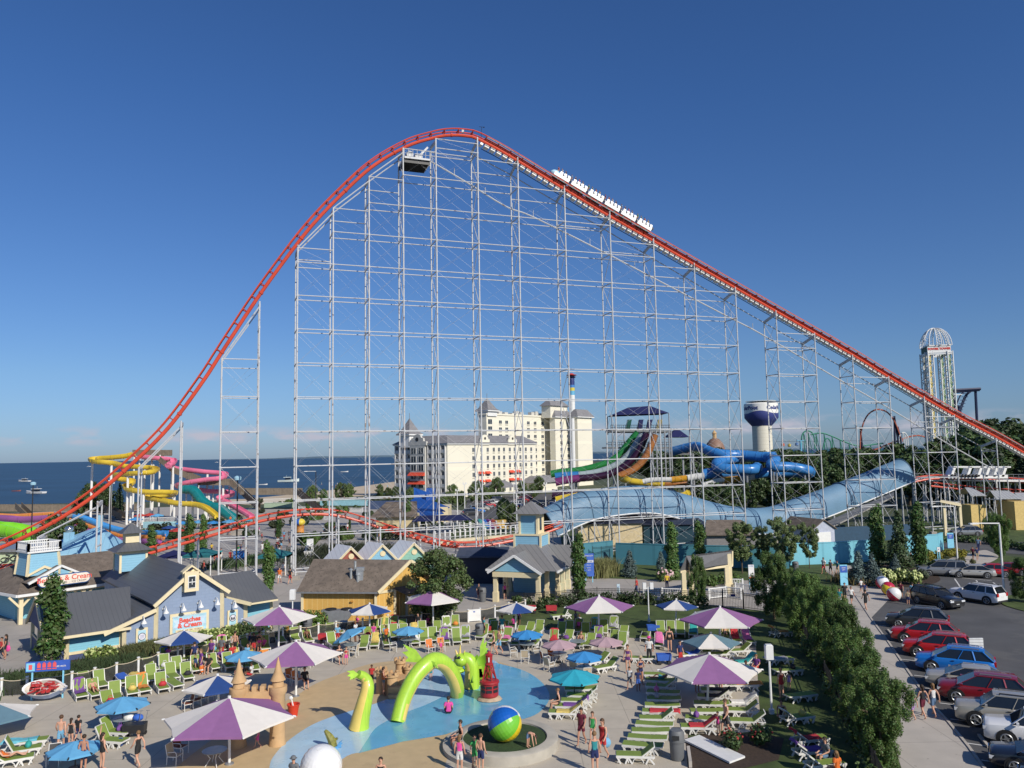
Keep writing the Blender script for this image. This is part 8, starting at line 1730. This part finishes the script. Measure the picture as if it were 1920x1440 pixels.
for a in(
(113,1408,'walk',105,{'shorts':'sky'},'shirtless man in blue and white swim trunks walking away at bottom left',1.05,0,2),(132,1400,'stand',95,{'suit':'black'},'girl in black swimsuit between a shirtless man and a boy',.85,0,0,True),(146,1394,'walk',80,{'shirt':'black','shorts':'navy'},'boy in black shirt beside the girl in black swimsuit',.85),(258,1438,'walk',150,{'suit':'black','skirt':'black'},'woman in black strapless swim dress walking left at bottom',1,0,1),(191,1442,'armup',60,{'suit':'black'},'woman in black cut out swimsuit raising one arm by a sunshade',1,0,0,True),(156,1446,'stand',90,{'shorts':'navy'},'person in navy shorts under the lowest sky blue sunshade',1,1),
(10,1232,'stand',200,{'shirt':'black','shorts':'black'},'woman in black at the left edge carrying a pink float',1,1,0,True),(2,1238,'walk',250,{'tank':'red','shorts':'black'},'person in red top cut by the left edge',1,1),(51,1152,'stand',60,{'shirt':'navy','pants':'black'},'grey haired man in dark shirt under the cafe porch',1),(61,1150,'stand',120,{'tank':'tan','shorts':'black'},'woman beside the dark shirted man under the cafe porch',1,0,1,True),(376,1264,'stand',220,{'shirt':'purple','skirt':'purple'},'woman in long purple dress by the navy umbrella',1,0,1,True),(390,1262,'sit',270,{'shirt':'black','shorts':'black'},'person in black sitting beside the woman in purple'),(440,1230,'stand',80,{'shorts':'black'},'shirtless man in striped dark shorts standing by the rope fence',1.08),(468,1216,'stand',260,{'suit':'navy'},'child in navy swimsuit near the rope fence',.75),(484,1208,'stand',250,{'top':'tan','brief':'tan'},'woman in tan bikini at the fence behind two loungers',1,0,1,True),(486,1224,'stand',90,{'top':'black','brief':'pink'},'woman in black top and pink bottoms seen from behind',.95,1),(494,1220,'sit',270,{'shirt':'pink','shorts':'red'},'seated child in pink near the loungers behind the gate',.8),
(572,1290,'sit',300,{'shirt':'black','shorts':'black'},'woman in black sitting under the second purple umbrella',1,0,2),(483,1402,'walk',200,{'suit':'pink','skirt':'pink'},'toddler in pink walking on the sand coloured pad',.6),(637,1244,'sit',300,{'suit':'black'},'woman in black swimsuit sitting below the tilted sunshade'),(649,1246,'stand',280,{'top':'red','skirt':'pink'},'small girl in red standing below the tilted sunshade',.72,0,1),(697,1286,'walk',270,{'shirt':'red','shorts':'black'},'child in dark red shirt left of the small sandcastle',.78,2),(719,1304,'hold',20,{'top':'orange','brief':'grey','tank':'orange'},'woman in orange top and grey bottoms beside the small castle',1.0,1),(841,1337,'floor',95,{'shirt':'pink','shorts':'black'},'woman in bright pink shirt sitting on the blue pad',1.05),(808,1276,'stand',270,{'suit':'teal'},'toddler in teal standing on the water mat under the arch',.6),(881,1246,'sit',260,{'shirt':'red','shorts':'red'},'child in red sitting at the top of the serpent slide',.62,1,0,False,None,1.35),(926,1228,'walk',200,{'top':'black','brief':'black'},'woman in black bikini walking past the buoy',1,0,1),(936,1226,'walk',230,{'shorts':'sky'},'man in pale blue trunks behind the woman in black bikini',1.05),(827,1222,'sit',285,{'suit':'pink'},'child in pink seated in the bright orange chair',.7,0,0,False,None,.05),
(859,1404,'sit',200,{'tank':'black','shorts':'black'},'bearded man in black tank top sitting on the concrete ring',1.08,1,0,False,None,.06),(862,1448,'stand',80,{'tank':'pink','shorts':'white'},'woman in pink tank top at the bottom edge by the ring',1,0,1,True),(890,1438,'stand',300,{'shirt':'green','shorts':'green'},'child in bright green shirt in front of the concrete ring',.85,0,0),(902,1446,'stand',60,{'shorts':'navy'},'shirtless man standing by the child in green',1.0,0,2),(990,1401,'bend',330,{'shorts':'denim'},'boy in blue shorts bending on all fours on the turf',.75,0,0,False,None,.46),(581,1474,'stand',60,{'suit':'black'},'person with dark hair just left of the white ball',.95),(550,1494,'stand',250,{'shirt':'grey'},'person in grey cap cut by the bottom edge left of the white ball',1,0,0,False,'grey'),(714,1496,'stand',270,{'suit':'black'},'woman with sunglasses cut by the bottom edge right of the white ball',1),
(1091,1397,'walk',240,{'shirt':'maroon','skirt':'maroon'},'woman in dark red dress walking near the long lounger row',1.08,1,0),(1112,1392,'walk',250,{'suit':'green'},'girl in green swimsuit beside the woman with the blue bag',.9,0,2,True),(1131,1424,'walk',230,{'top':'blue','skirt':'red','tank':'red'},'woman in red and blue carrying a big blue bag',1.12,0,2,True),(1116,1450,'stand',90,{'suit':'teal','skirt':'navy'},'woman in teal patterned swimsuit at the bottom edge',1.1,0,1),(1178,1262,'stand',250,{'top':'purple','brief':'purple'},'woman in purple bikini standing by the long lounger row',1.1,0,2),(1202,1284,'hold',290,{'top':'navy','brief':'navy'},'woman in navy bikini and hat shading her eyes',1.05,1,0,False,'tan'),(1181,1292,'walk',240,{'shirt':'white','shorts':'grey'},'child with white towel beside the woman in purple bikini',.8,1),(1197,1296,'stand',270,{'shorts':'blue','shirt':'navy'},'small boy in navy in front of the woman in the hat',.8,2),(1218,1244,'stand',260,{'shirt':'white','pants':'black'},'pool attendant in white shirt, dark trousers and pink hat',1.08,1,0,False,'pink'),(1256,1222,'stand',85,{'top':'black','brief':'black'},'woman in black bikini seen from behind under the hedge loungers',1.08,0,2),(1043,1334,'sit',190,{'suit':'black'},'woman in black swimsuit sitting on the lounger at the pad rim',1.0,0,1),(1362,1380,'walk',200,{'shorts':'black'},'shirtless man in black trunks leading a small child',1.1,0,2),(1347,1377,'stand',220,{'suit':'pink'},'small child in pink standing with the shirtless man',.68),(1466,1310,'stand',110,{'suit':'red'},'woman in red swimsuit standing on the shaded lawn',1.05,0,1),(1480,1296,'stand',100,{'suit':'lilac'},'child in lilac beside the woman in red swimsuit',.7),(1466,1346,'floor',250,{'suit':'black'},'woman in black sitting by the white lamp pole on the lawn',1.05,1,0),(1545,1436,'sit',200,{'shirt':'grey','shorts':'denim'},'person in grey shirt sitting on a lounger at the lawn bottom',1.0),(1566,1462,'sit',120,{'shirt':'orange'},'blonde person in orange at the bottom edge of the lawn',1.0,0,1,True),
(1713,1349,'walk',105,{'tank':'lilac','skirt':'lilac'},'little girl in lilac dress on the sidewalk',.82,0,1),(1732,1347,'walk',100,{'tank':'black','shorts':'maroon'},'woman in black top and maroon shorts on the sidewalk',1.05,0,0,True),(1752,1344,'walk',95,{'tank':'white','shorts':'denim'},'woman in white top and denim shorts on the sidewalk',1.05,0,1,True),(1545,1076,'walk',220,{'shirt':'white','shorts':'red'},'man in white shirt and red shorts leading a trio of walkers',1.12,1),(1558,1077,'walk',220,{'shirt':'grey','shorts':'black'},'middle walker of the trio, in grey top and black shorts'),(1571,1079,'walk',210,{'shirt':'teal','shorts':'tan'},'last walker of the trio, in teal top and tan shorts'),(1624,1144,'walk',95,{'shirt':'black','shorts':'black'},'person in black with white backpack walking up the plaza',1.08),(1597,1134,'walk',270,{'shirt':'white','shorts':'black'},'person in white shirt left of the one in black on the plaza',1.0),(1585,1128,'walk',260,{'shirt':'black','shorts':'black'},'person in dark clothes carrying a tan bag on the plaza',1.05),(1575,1138,'walk',240,{'shirt':'teal','shorts':'white'},'person in teal shirt at the left of the plaza group',1),(1615,1112,'walk',120,{'shirt':'white','shorts':'navy'},'child in white shirt in front of the big balls',.85),(1622,1120,'walk',100,{'shirt':'navy','shorts':'grey'},'child in navy shirt in front of the big balls',.85),(1690,1122,'walk',60,{'shirt':'maroon','shorts':'black'},'person in maroon right of the big balls',.95),(1712,1126,'walk',60,{'shirt':'sky','shorts':'navy'},'person in pale blue carrying a green bag by the car park'),(1724,1124,'walk',60,{'shirt':'black','shorts':'black'},'person in black beside the dark pickup at the car park'),(1703,1134,'stand',60,{'shirt':'tan','shorts':'navy'},'child in tan near the kerb by the big balls',.8),(1825,1050,'walk',250,{'shirt':'maroon','shorts':'black'},'person in dark red walking the park path'),(1833,1051,'walk',250,{'shirt':'navy','shorts':'tan'},'person pushing a red stroller on the park path'),(1835,1034,'walk',70,{'shirt':'denim','pants':'navy'},'man in denim shirt and navy trousers on the park path',1.15),(1697,1058,'walk',180,{'shirt':'black','shorts':'grey'},'person in dark top behind the planting island'),(1709,1060,'walk',180,{'tank':'tan','shorts':'tan'},'woman in tan dress walking behind the columnar trees',1,0,1),
(947,1124,'walk',270,{'tank':'pink','shorts':'black'},'woman in magenta top stepping out of the pavilion',1,0,0),(898,1126,'stand',300,{'shirt':'black','shorts':'maroon'},'person in black leaning at the pavilion litter bin',1),(1028,1096,'stand',250,{'shirt':'white','shorts':'white'},'person in white between the right columns of the pavilion'),(1012,1106,'stand',250,{'shirt':'black','shorts':'tan'},'person in black shirt inside the pavilion right side'),(908,1078,'walk',250,{'tank':'tan','shorts':'white'},'shirtless looking walker left of the pavilion'),(1194,1117,'walk',170,{'shirt':'red','pants':'navy'},'man in red shirt and dark trousers by the white railing',1.1,1),(1251,1106,'stand',90,{'shirt':'yellow','pants':'navy'},'worker in yellow vest under the pink hydrangea',1.05),(524,1094,'walk',270,{'shirt':'orange','shorts':'white'},'man in orange shirt and white shorts on the midway',1.1),(544,1095,'walk',80,{'shirt':'black','shorts':'red'},'man in black shirt and red shorts on the midway',1.1),(531,1080,'walk',260,{'shirt':'white','shorts':'grey'},'woman in white behind the man in orange'),(382,1078,'stand',200,{'shirt':'red','pants':'black'},'man in red shirt under the teal canopy',1.08,1),(432,1054,'walk',300,{'shirt':'red','shorts':'red'},'person in red pushing a stroller beside the blue bin'),
):person(*a)
g='people strolling on the midway beyond the shop';cs_=['red','white','black','sky','navy','pink','grey','green','teal','orange','yellow','purple'];r=random.Random(21);used=set()
def crowd(n,x0,x1,y0,y1,where,g,poses=('walk','walk','stand')):
 for i in range(n):
  a,c=r.choice(cs_),r.choice(cs_[:5])
  while(a,c,where)in used:a,c=r.choice(cs_),r.choice(cs_[:5])
  used.add((a,c,where));person(r.uniform(x0,x1),r.uniform(y0,y1),r.choice(poses),r.uniform(0,360),{'shirt':a,'shorts':c},f'far person in {a} shirt and {c} shorts {where}',r.uniform(.85,1.05),r.randrange(3),r.randrange(3),group=g)
crowd(14,488,545,1004,1045,'left of the red track hump',g);crowd(14,250,490,975,1010,'at the foot of the water slides',g);crowd(8,600,760,985,1030,'behind the gabled hut fronts',g);crowd(8,395,480,1015,1060,'on the paving between shop and lattice',g)
crowd(12,600,735,905,918,'on the beach by the hotel','people on the beach');crowd(6,540,900,1165,1178,'resting by the mustard hut fence','guests by the fence',('floor',));crowd(10,905,1180,1170,1200,'sitting among the pavilion loungers','guests among loungers',('floor','stand'));crowd(14,290,490,1225,1275,'among the loungers before the shop','guests among shop loungers',('floor','stand','sit'));crowd(8,600,790,1185,1215,'among the loungers before the mustard hut','guests among hut loungers',('floor','stand'));crowd(8,1230,1420,1225,1300,'in the shade of the right hand umbrellas','guests under the umbrellas',('floor','stand','sit'))
for k_,i in enumerate([q for q in range(len(LOC))if q not in pick][::9]):
 a,c=cs_[k_%12],cs_[(k_*5+3)%12];p,rz,kd_=LOC[i]
 person(0,0,'recline',math.degrees(rz)-90,{'suit':a}if k_%2 else{'shorts':a},f'sunbather in {a} on {wh(i)}'.replace(' counted from the front',''),.95,k_%3,k_%3,pos=p,z=.02,group='sunbathers on loungers')
for k_,q in enumerate(HEADS):
 o=person(0,0,'sit',0,{'shirt':cs_[k_%12]},f'coaster rider in {cs_[k_ % 12]} shirt on the climbing train, row {ORD[k_]} from the front',.8,k_%2,k_%3,pos=q-yy*.55+xx*.35);o.location=q-yy*.06+xx*.36-dd*.42;o.rotation_euler.z=math.atan2(dd.y,dd.x)-math.pi/2;o['group']='riders on the climbing train'
for x,y,c,w_,lb in((1137,1402,'sky',(.5,.3,.5),'big pale blue tote bag held by the woman in red and blue'),(14,1222,'pink',(.42,.16,.5),'bright pink float carried at the left edge'),(226,1390,'blue',(.3,.3,.3),'blue cooler by the black wagon')):
 b=MB();b.ball((0,0,w_[2]/2),.5,w_,12,8);b.path([(-.12,0,w_[2]*.9),(-.08,0,w_[2]*1.4),(.08,0,w_[2]*1.4),(.12,0,w_[2]*.9)],.02,5);o=b.build('carried_bag',M('cloth_'+c,CC[c],.7),loc=G(x,y+(22 if c=='sky' else 10))+V((0,0,.55 if c=='sky' else.4 if c=='pink' else.02)));tag(o,lb,'bag')
 # -- cars
def paint(n,c):return M('car_'+n,c,.28,.25 if n in('silver','grey','champagne')else 0,var=.02,coat=.8)
GLC=M('car_glass',(.012,.014,.016),.06,var=.1,spec=.8);TYR=M('tyre',(.014,.014,.015),.85);RIM=M('rim',(.30,.31,.32),.4,.5);HLT=M('headlight',(.62,.64,.66),.12,spec=.8);TLT=M('taillight',(.42,.012,.012),.25);TRIMB=M('black_trim',(.02,.02,.021),.55);PLT=M('plate',(.6,.6,.58),.5)
SHP={'suv':(4.65,1.86,1.68,1.06,(1.32,.30,-1.62,-2.24)),'jeep':(4.7,1.88,1.74,1.14,(1.12,.42,-1.95,-2.28)),'sedan':(4.75,1.82,1.44,.94,(1.30,.25,-1.05,-1.95)),'van':(5.1,1.98,1.76,1.08,(1.55,.60,-2.2,-2.48)),'pickup':(5.6,2.0,1.86,1.20,(1.35,.85,-.75,-1.0))}
def make_car(kind,pm,label,loc,rz,group='cars parked in the nearer car park'):
 L,W,H,zb,(xa,xb,xc,xd)=SHP[kind];t=thing('parked_car',label,'car',loc,rz,group);h=L/2;w=W/2;wb=L*.295;rw=.34 if kind in('sedan','van')else.38
 xs=[-h,-h+.12,-h+.45,xd-.05 if kind in('sedan','pickup')else-h+.8,-wb,0,wb,xa,h-.75,h-.3,h-.1,h-.03,h]
 b=MB();rings=[]
 for x in xs:
  e=min(1,((h-abs(x))/.5)**.5)if abs(x)>h-.5 else 1;ww=w*(.87+.13*e);zt=zb if x<xa+.1 else zb-.04-.09*((x-xa)/(h-xa))**1.5
  if kind=='sedan' and x<xd:zt=zb+.03
  if x>h-.04:zt-=.06 if x<h-.01 else.20
  if x<-h+.1:zt-=.12 if kind!='sedan' else.2
  z0=.24+.12*(1-e);rings.append([(x,-ww*.9,z0),(x,-ww,z0+.16),(x,-ww*1.0,zt-.28),(x,-ww*.95,zt-.07),(x,-ww*.82,zt),(x,0,zt+.03),(x,ww*.82,zt),(x,ww*.95,zt-.07),(x,ww,zt-.28),(x,ww,z0+.16),(x,ww*.9,z0)])
 n=len(rings[0]);vs=[v for r_ in rings for v in r_];b.add(vs,[(i*n+j,(i+1)*n+j,(i+1)*n+(j+1)%n,i*n+(j+1)%n)for i in range(len(xs)-1)for j in range(n)],0,True);b.add(vs,[tuple(range(n)),tuple(range(len(vs)-1,len(vs)-n-1,-1))],0)
 kid(b,'body',pm,t)
 g=[(xa,.88),(xb,.70),(xc,.70),(xd,.84)];b=MB();b2=MB()
 def P(x,y,z):return V((x,y*w,z))
 zr=H-.07;F=[P(xa,-.86,zb),P(xa,.86,zb),P(xb,.68,zr),P(xb,-.68,zr)];B_=[P(xd,.84,zb),P(xd,-.84,zb),P(xc,-.68,zr),P(xc,.68,zr)]
 b.add(F,[(0,1,2,3)]);kid(b,'windscreen',GLC,t);b=MB();b.add(B_,[(0,1,2,3)]);kid(b,'rear_window',GLC,t)
 b2.sweep([(-.70*w,-.10),(-.69*w,-.03),(-.5*w,.02),(0,.035),(.5*w,.02),(.69*w,-.03),(.70*w,-.10)],[P(xb+.10,0,H-.05),P(xb-.25,0,H-.01),P((xb+xc)/2,0,H),P(xc+.2,0,H-.02),P(xc-.12,0,H-.07)])
 for s_ in(-1,1):
  q=[P(xa,.88*s_,zb-.02),P(xd,.86*s_,zb-.02),P(xc,.70*s_,zr),P(xb,.70*s_,zr)];b=MB();b.add(q,[(0,1,2,3)if s_<0 else(3,2,1,0)]);kid(b,'side_window',GLC,t)
  for u in([0,.42,.70,1]if kind not in('sedan','pickup')else[0,.5,1]):
   lo=q[0].lerp(q[1],u)+V((0,.012*s_,0));hi=q[3].lerp(q[2],u)+V((0,.012*s_,0));b2.bar(lo,hi,.09 if 0<u<1 else.11,.03)
  b2.bar(q[3]+V((.03,0,.02)),q[2]+V((-.03,0,.02)),.07,.06)
 kid(b2,'roof',pm,t)
 if kind in('suv','jeep','van'):
  b=MB()
  for s_ in(-1,1):b.bar(P(xb-.2,.6*s_,H+.05),P(xc+.2,.6*s_,H+.05),.04,.05);b.bar(P(xb-.2,.6*s_,H-.02),P(xb-.2,.6*s_,H+.05),.05);b.bar(P(xc+.2,.6*s_,H-.02),P(xc+.2,.6*s_,H+.05),.05)
  kid(b,'roof_rail',RIM if kind=='suv' else TRIMB,t)
 for s_ in(-1,1):
  for x in(-wb,wb):
   b=MB();b.tube((x,s_*(w-.02),rw),(x,s_*(w+.012),rw),rw+.09,20);kid(b,'wheel_arch',TRIMB,t);b=MB();b.tube((x,s_*(w-.2),rw),(x,s_*(w+.03),rw),rw,20);wh_=kid(b,'wheel',TYR,t);b=MB();b.tube((x,s_*(w+.02),rw),(x,s_*(w+.037),rw),rw*.30,12)
   for k in range(5):a=k*1.2566;b.bar((x,s_*(w+.036),rw),(x+math.cos(a)*rw*.66,s_*(w+.036),rw+math.sin(a)*rw*.66),.09,.02)
   b.path([(x+math.cos(k*.5236)*rw*.68,s_*(w+.03),rw+math.sin(k*.5236)*rw*.68)for k in range(12)],.03,4,closed=True);kid(b,'rim',RIM,wh_)
  b=MB();b.box((h-.11,s_*w*.70,zb-.34),(.26,.40,.15));kid(b,'headlight',HLT,t)
  b=MB();b.box((-h+.03,s_*w*.76,zb-.16),(.12,.26,.3));kid(b,'taillight',TLT,t)
  b=MB();b.box((xa-.25,s_*(w+.08),zb+.06),(.12,.2,.14));kid(b,'mirror',pm,t)
  b=MB()
  for x in((xa+xc)/2+.25,(xa+xc)/2-.85):b.box((x,s_*(w+.005),zb-.14),(.18,.03,.035))
  kid(b,'door_handle',TRIMB,t);b=MB();b.bar((-wb+.4,s_*(w-.005),.3),(wb-.4,s_*(w-.005),.3),.04,.14);kid(b,'sill',TRIMB,t)
 b=MB();b.box((h-.06,0,zb-.37),(.16,w*.9,.17));b.box((h-.04,0,.42),(.14,w*1.45,.18));kid(b,'grille',TRIMB,t);b=MB();b.box((-h+.02,0,zb-.35),(.06,.36,.17));b.box((h-.0,0,.5),(.05,.34,.14));kid(b,'number_plate',PLT,t)
 b=MB();b.box((-h+.05,0,.38),(.12,w*1.6,.16));kid(b,'rear_bumper',TRIMB,t)
 if kind=='pickup':b=MB();b.box((xd/2-h/2-.0,0,zb+.035),(h+xd-.3,w*1.5,.03));kid(b,'load_bed',TRIMB,t)
 return t
CLR_={k:paint(k,c)for k,c in dict(charcoal=(.035,.038,.042),red=(.40,.012,.018),scarlet=(.42,.015,.015),blue=(.012,.15,.50),silver=(.42,.41,.38),darkred=(.20,.010,.018),champagne=(.40,.38,.33),white=(.74,.74,.74),navy=(.012,.016,.028),grey=(.22,.23,.24),black=(.012,.012,.014)).items()}
hdc=math.degrees(math.atan2(-KN.y*.93+.25,-KN.x*.93))
def nose(x,y,kind,c,label,hd=hdc,off=None):
 L=SHP[kind][0];p=G(x,y);d=V((math.cos(R(hd)),math.sin(R(hd)),0));make_car(kind,CLR_[c],label,p-d*L/2+V((0,0,.01)),R(hd))
for a in((1663,1172,'suv','charcoal','dark grey crossover farthest along the sidewalk'),(1672,1199,'suv','red','red crossover parked second from the far end'),(1694,1224,'suv','scarlet','red crossover between another red car and the bright blue one'),(1718,1252,'suv','blue','bright blue crossover beside the white slatted rack'),(1737,1282,'sedan','silver','silver sedan between the blue and dark red crossovers'),(1760,1306,'suv','darkred','dark red crossover with chrome roof rails'),(1792,1348,'jeep','champagne','champagne boxy sport utility with sunroof'),(1845,1384,'jeep','white','white sport utility near the right edge'),(1856,1432,'sedan','navy','dark navy sedan near the bottom right corner'),(1912,1476,'sedan','black','black car cut by the bottom right corner')):nose(*a)
for x,y,kind,c,hd,lb in((1767,1079,'van','grey',160,'grey minivan parked at the planting island'),(1822,1082,'sedan','silver',160,'silver sedan between the minivan and the red sedan'),(1856,1080,'sedan','red',160,'red sedan in the far row under the lamp'),(1888,1078,'sedan','darkred',160,'dark red car half hidden behind the lamp pole'),(1757,1136,'jeep','black',288,'black sport utility facing the viewer behind the crossovers'),(1834,1128,'jeep','white',118,'white sport utility seen from behind by the verge'),(1812,1005,'suv','grey',175,'dark car driving on the service road')):
 make_car(kind,CLR_[c],lb,G(x,y)+V((0,0,.01)),R(hd))
g='cars in the hotel car park';cc=list(CLR_);r=random.Random(8)
cpk=[(t_,i)for t_ in range(3)for i in range(9)]
PR={}
nn_=0
for row_,(x0,y0,x1,y1,n,hd)in enumerate(((885,966,935,941,8,15),(955,955,985,938,5,190),(1000,955,1150,945,10,100),(1030,962,1120,965,6,100),(1075,938,1140,936,5,100))):
 for i in range(n):
  x,y=x0+(x1-x0)*i/(n-1),y0+(y1-y0)*i/(n-1);kind=['suv','sedan','van','suv','jeep'][(i+row_)%5];c=cc[(i*3+row_*4)%len(cc)];key=(kind,c)
  lb=f'far {c} car, {ORD[i]} of {["the row near the navy awning", "the short row behind it", "the row beyond the pavilion cupola", "the row before the tunnel mouth", "the row by the hotel porch"][row_]}'
  p=G(x,y)+V((0,0,.01));
  if key in PR:dup(PR[key],p,R(hd),lb,g)
  else:PR[key]=make_car(kind,CLR_[c],lb,p,R(hd),g)
b=None
for i,(x,y)in enumerate(((1657,1186),(1688,1218),(1714,1246),(1731,1272),(1752,1300),(1780,1330),(1826,1390))):
 p=G(x,y)+KN*.45;b=MB();b.bar(p-KD*.85+V((0,0,.06)),p+KD*.85+V((0,0,.06)),.14,.12);o=b.build('wheel_stop',WALK);tag(o,'concrete wheel stop in front of the '+['two far crossovers','first red car','bright blue car','silver sedan','dark red car','champagne car','white car'][i],'wheel stop','concrete wheel stops')
 # -- boats on the lake
def boat(x,y,L,label,c=WHITE,hd=170,small=False):
 p=G(x,y,-1.2);t=thing('motor_boat',label,'boat',p,R(hd),'boats on the lake');b=MB();st=[(-.5,.16,.8),(-.2,.18,.85),(.15,.17,1.0),(.38,.09,1.25),(.5,.01,1.45)];vs=[]
 for u,w_,z in st:vs+=[(u*L,-w_*L*.75,-.2),(u*L,-w_*L,z*L*.1),(u*L,w_*L,z*L*.1),(u*L,w_*L*.75,-.2)]
 b.add(vs,[(i*4+j,(i+1)*4+j,(i+1)*4+(j+1)%4,i*4+(j+1)%4)for i in range(4)for j in range(4)]+[(0,1,2,3)]);kid(b,'hull',c,t)
 if not small:b=MB();b.box((-.02*L,0,.14*L),(.3*L,.24*L,.12*L),taper=.8);kid(b,'cabin',GLC,t);b=MB();b.box((-.05*L,0,.215*L),(.36*L,.28*L,.02*L));b.tube((-.1*L,0,.2*L),(-.1*L,0,.32*L),.04,4);kid(b,'hard_top',c,t)
for a in((45,903,11,'white cabin boat, upper one at far left'),(66,925,11,'white cabin boat below the first, nearer the shore'),(541,903,14,'pale green white cabin cruiser behind the lattice',M('boat_pale',(.62,.70,.66),.4),10),(167,875,12,'tiny far boat left of the yellow slide',WHITE,20),(406,867,16,'tiny far boat right of the pink slide',WHITE,20),(646,885,8,'small white runabout between lattice columns',WHITE,0,True),(31,921,5,'small reddish boat between two white boats',M('boat_red',(.25,.08,.06),.5),0,True),(494,909,5,'small white dinghy left of the cabin cruiser',WHITE,0,True)):boat(*a)
t=thing('lifeguard_chair','tall white lifeguard chair beside the lattice foot','chair',G(580,1043));b=MB()
for sx_ in(-.5,.5):
 for sy_ in(-.4,.4):b.bar((sx_*1.2,sy_*1.3,0),(sx_*.8,sy_*.8,1.6),.12)
kid(b,'leg',WHITE,t);b=MB();b.box((0,0,1.6),(1.0,.9,.12));b.box((0,.4,2.1),(1.0,.12,1.0));b.box((-.45,0,1.95),(.12,.9,.1));b.box((.45,0,1.95),(.12,.9,.1));b.box((0,-.5,.5),(1.3,.5,.7));kid(b,'seat',WHITE,t)
t=thing('drinks_kiosk','round orange kiosk with blue and yellow ball top','kiosk',G(563,1000));b=MB();b.lathe([(.75,0),(.75,1.5),(.9,1.55)],16);kid(b,'counter',M('kiosk_orange',(.6,.25,.05),.6),t);b=MB();b.ball((0,0,2.2),1.0,(1,1,.75),16,8,mif=lambda i,j:(j//4)%2);kid(b,'ball_roof',[M('kiosk_blue',(.03,.13,.5),.5),M('kiosk_yellow',(.65,.5,.05),.5)],t)
t=thing('blue_locker','bright blue locker box by the dark lamp post','locker',G(449,1058));b=MB();b.box((0,0,1.0),(1.5,.8,2.0));kid(b,'cabinet',M('locker_blue',(.02,.16,.5),.5),t);b=MB();b.box((0,0,2.05),(1.7,1.0,.12));kid(b,'top',WHITE,t)
t=thing('condenser_unit','pair of grey angled air units beside the mustard hut wall','air unit',G(633,1180));b=MB();b.slab([V((-1.5,0,1.6)),V((1.5,0,1.6)),V((.5,0,.3)),V((-.5,0,.3))],(0,.9,0));kid(b,'casing',GREYM,t);b=MB()
for x in(-.7,.7):b.tube((x,.45,1.6),(x,.45,1.7),.5,16)
kid(b,'fan',DARK,t)
for o in(PROTO,CH,LP):pass
g='dark planted mounds on the midway';r=random.Random(77);sp_s=[]
for i,(x,y)in enumerate(((430,1000),(452,992),(470,1005),(560,1015),(578,1022),(600,1012),(628,1004),(645,1012),(700,1012),(722,1008),(590,975),(560,985),(535,968),(640,962),(690,968),(492,962),(440,978),(405,985),(300,1000),(262,1010),(330,1010),(520,990),(800,985),(820,990),(745,1012),(620,990),(670,955),(700,950),(545,948),(520,948),(480,945))):
 k=i%3
 if i<3:o=shrub('planted_mound','x','bush',mound(1.6,1.3,6,80+i),800,.26,[GRD,LEAF,LEAF_D][k],G(x,y),80+i,group=g);sp_s.append(o)
 else:o=dup(sp_s[k],G(x,y),r.uniform(0,6),scale=r.uniform(.8,1.5))
 o['label']=['dark grassy','mid green leafy','dark leafy'][k]+' planted mound on the midway around the coaster legs';o['group']=g
vinyl('white railing of the pool deck under the yellow slides',[(262,985),(330,982),(335,990)],1.6);vinyl('long white fence before the beach behind the lattice',[(480,945),(560,942),(625,940)],1.5);vinyl('white fence behind the red track hump',[(560,958),(680,962)],1.3)
for x0,x1,y,h,c,lb in((268,325,990,1.2,(.30,.50,.56),'pale turquoise pool wall under the yellow slide end'),(330,480,1003,.9,(.42,.38,.32),'low tan wall along the midway left of the lattice'),(600,690,948,1.6,(.30,.55,.62),'pale turquoise screen by the beach trees'),(690,760,955,2.2,(.05,.08,.16),'dark navy pool cabin by the tan building'),(495,550,952,1.4,(.45,.58,.42),'pale green pool side panel near the beach'),(392,470,976,1.3,(.36,.30,.24),'brown wall at the foot of the teal slide')):
 p,q=G(x0,y),G(x1,y);t=thing('low_wall',lb,'wall',p);b=MB();b.slab([p,q,up(q,h),up(p,h)],(0,1.2,0));bw(b,'panel',M('lw%d'%x0,c,.7),t)
 b=MB();b.bar(up(p,h+.05)+V((0,.6,0)),up(q,h+.05)+V((0,.6,0)),1.3,.12);bw(b,'cap',M('lwc%d'%x0,tuple(min(.7,v*1.4)for v in c),.7),t)
sheet('pool_water',px((262,1000),(265,992),(330,992),(335,1000)),M('pool_water_blue',(.08,.32,.42),.1),.01)
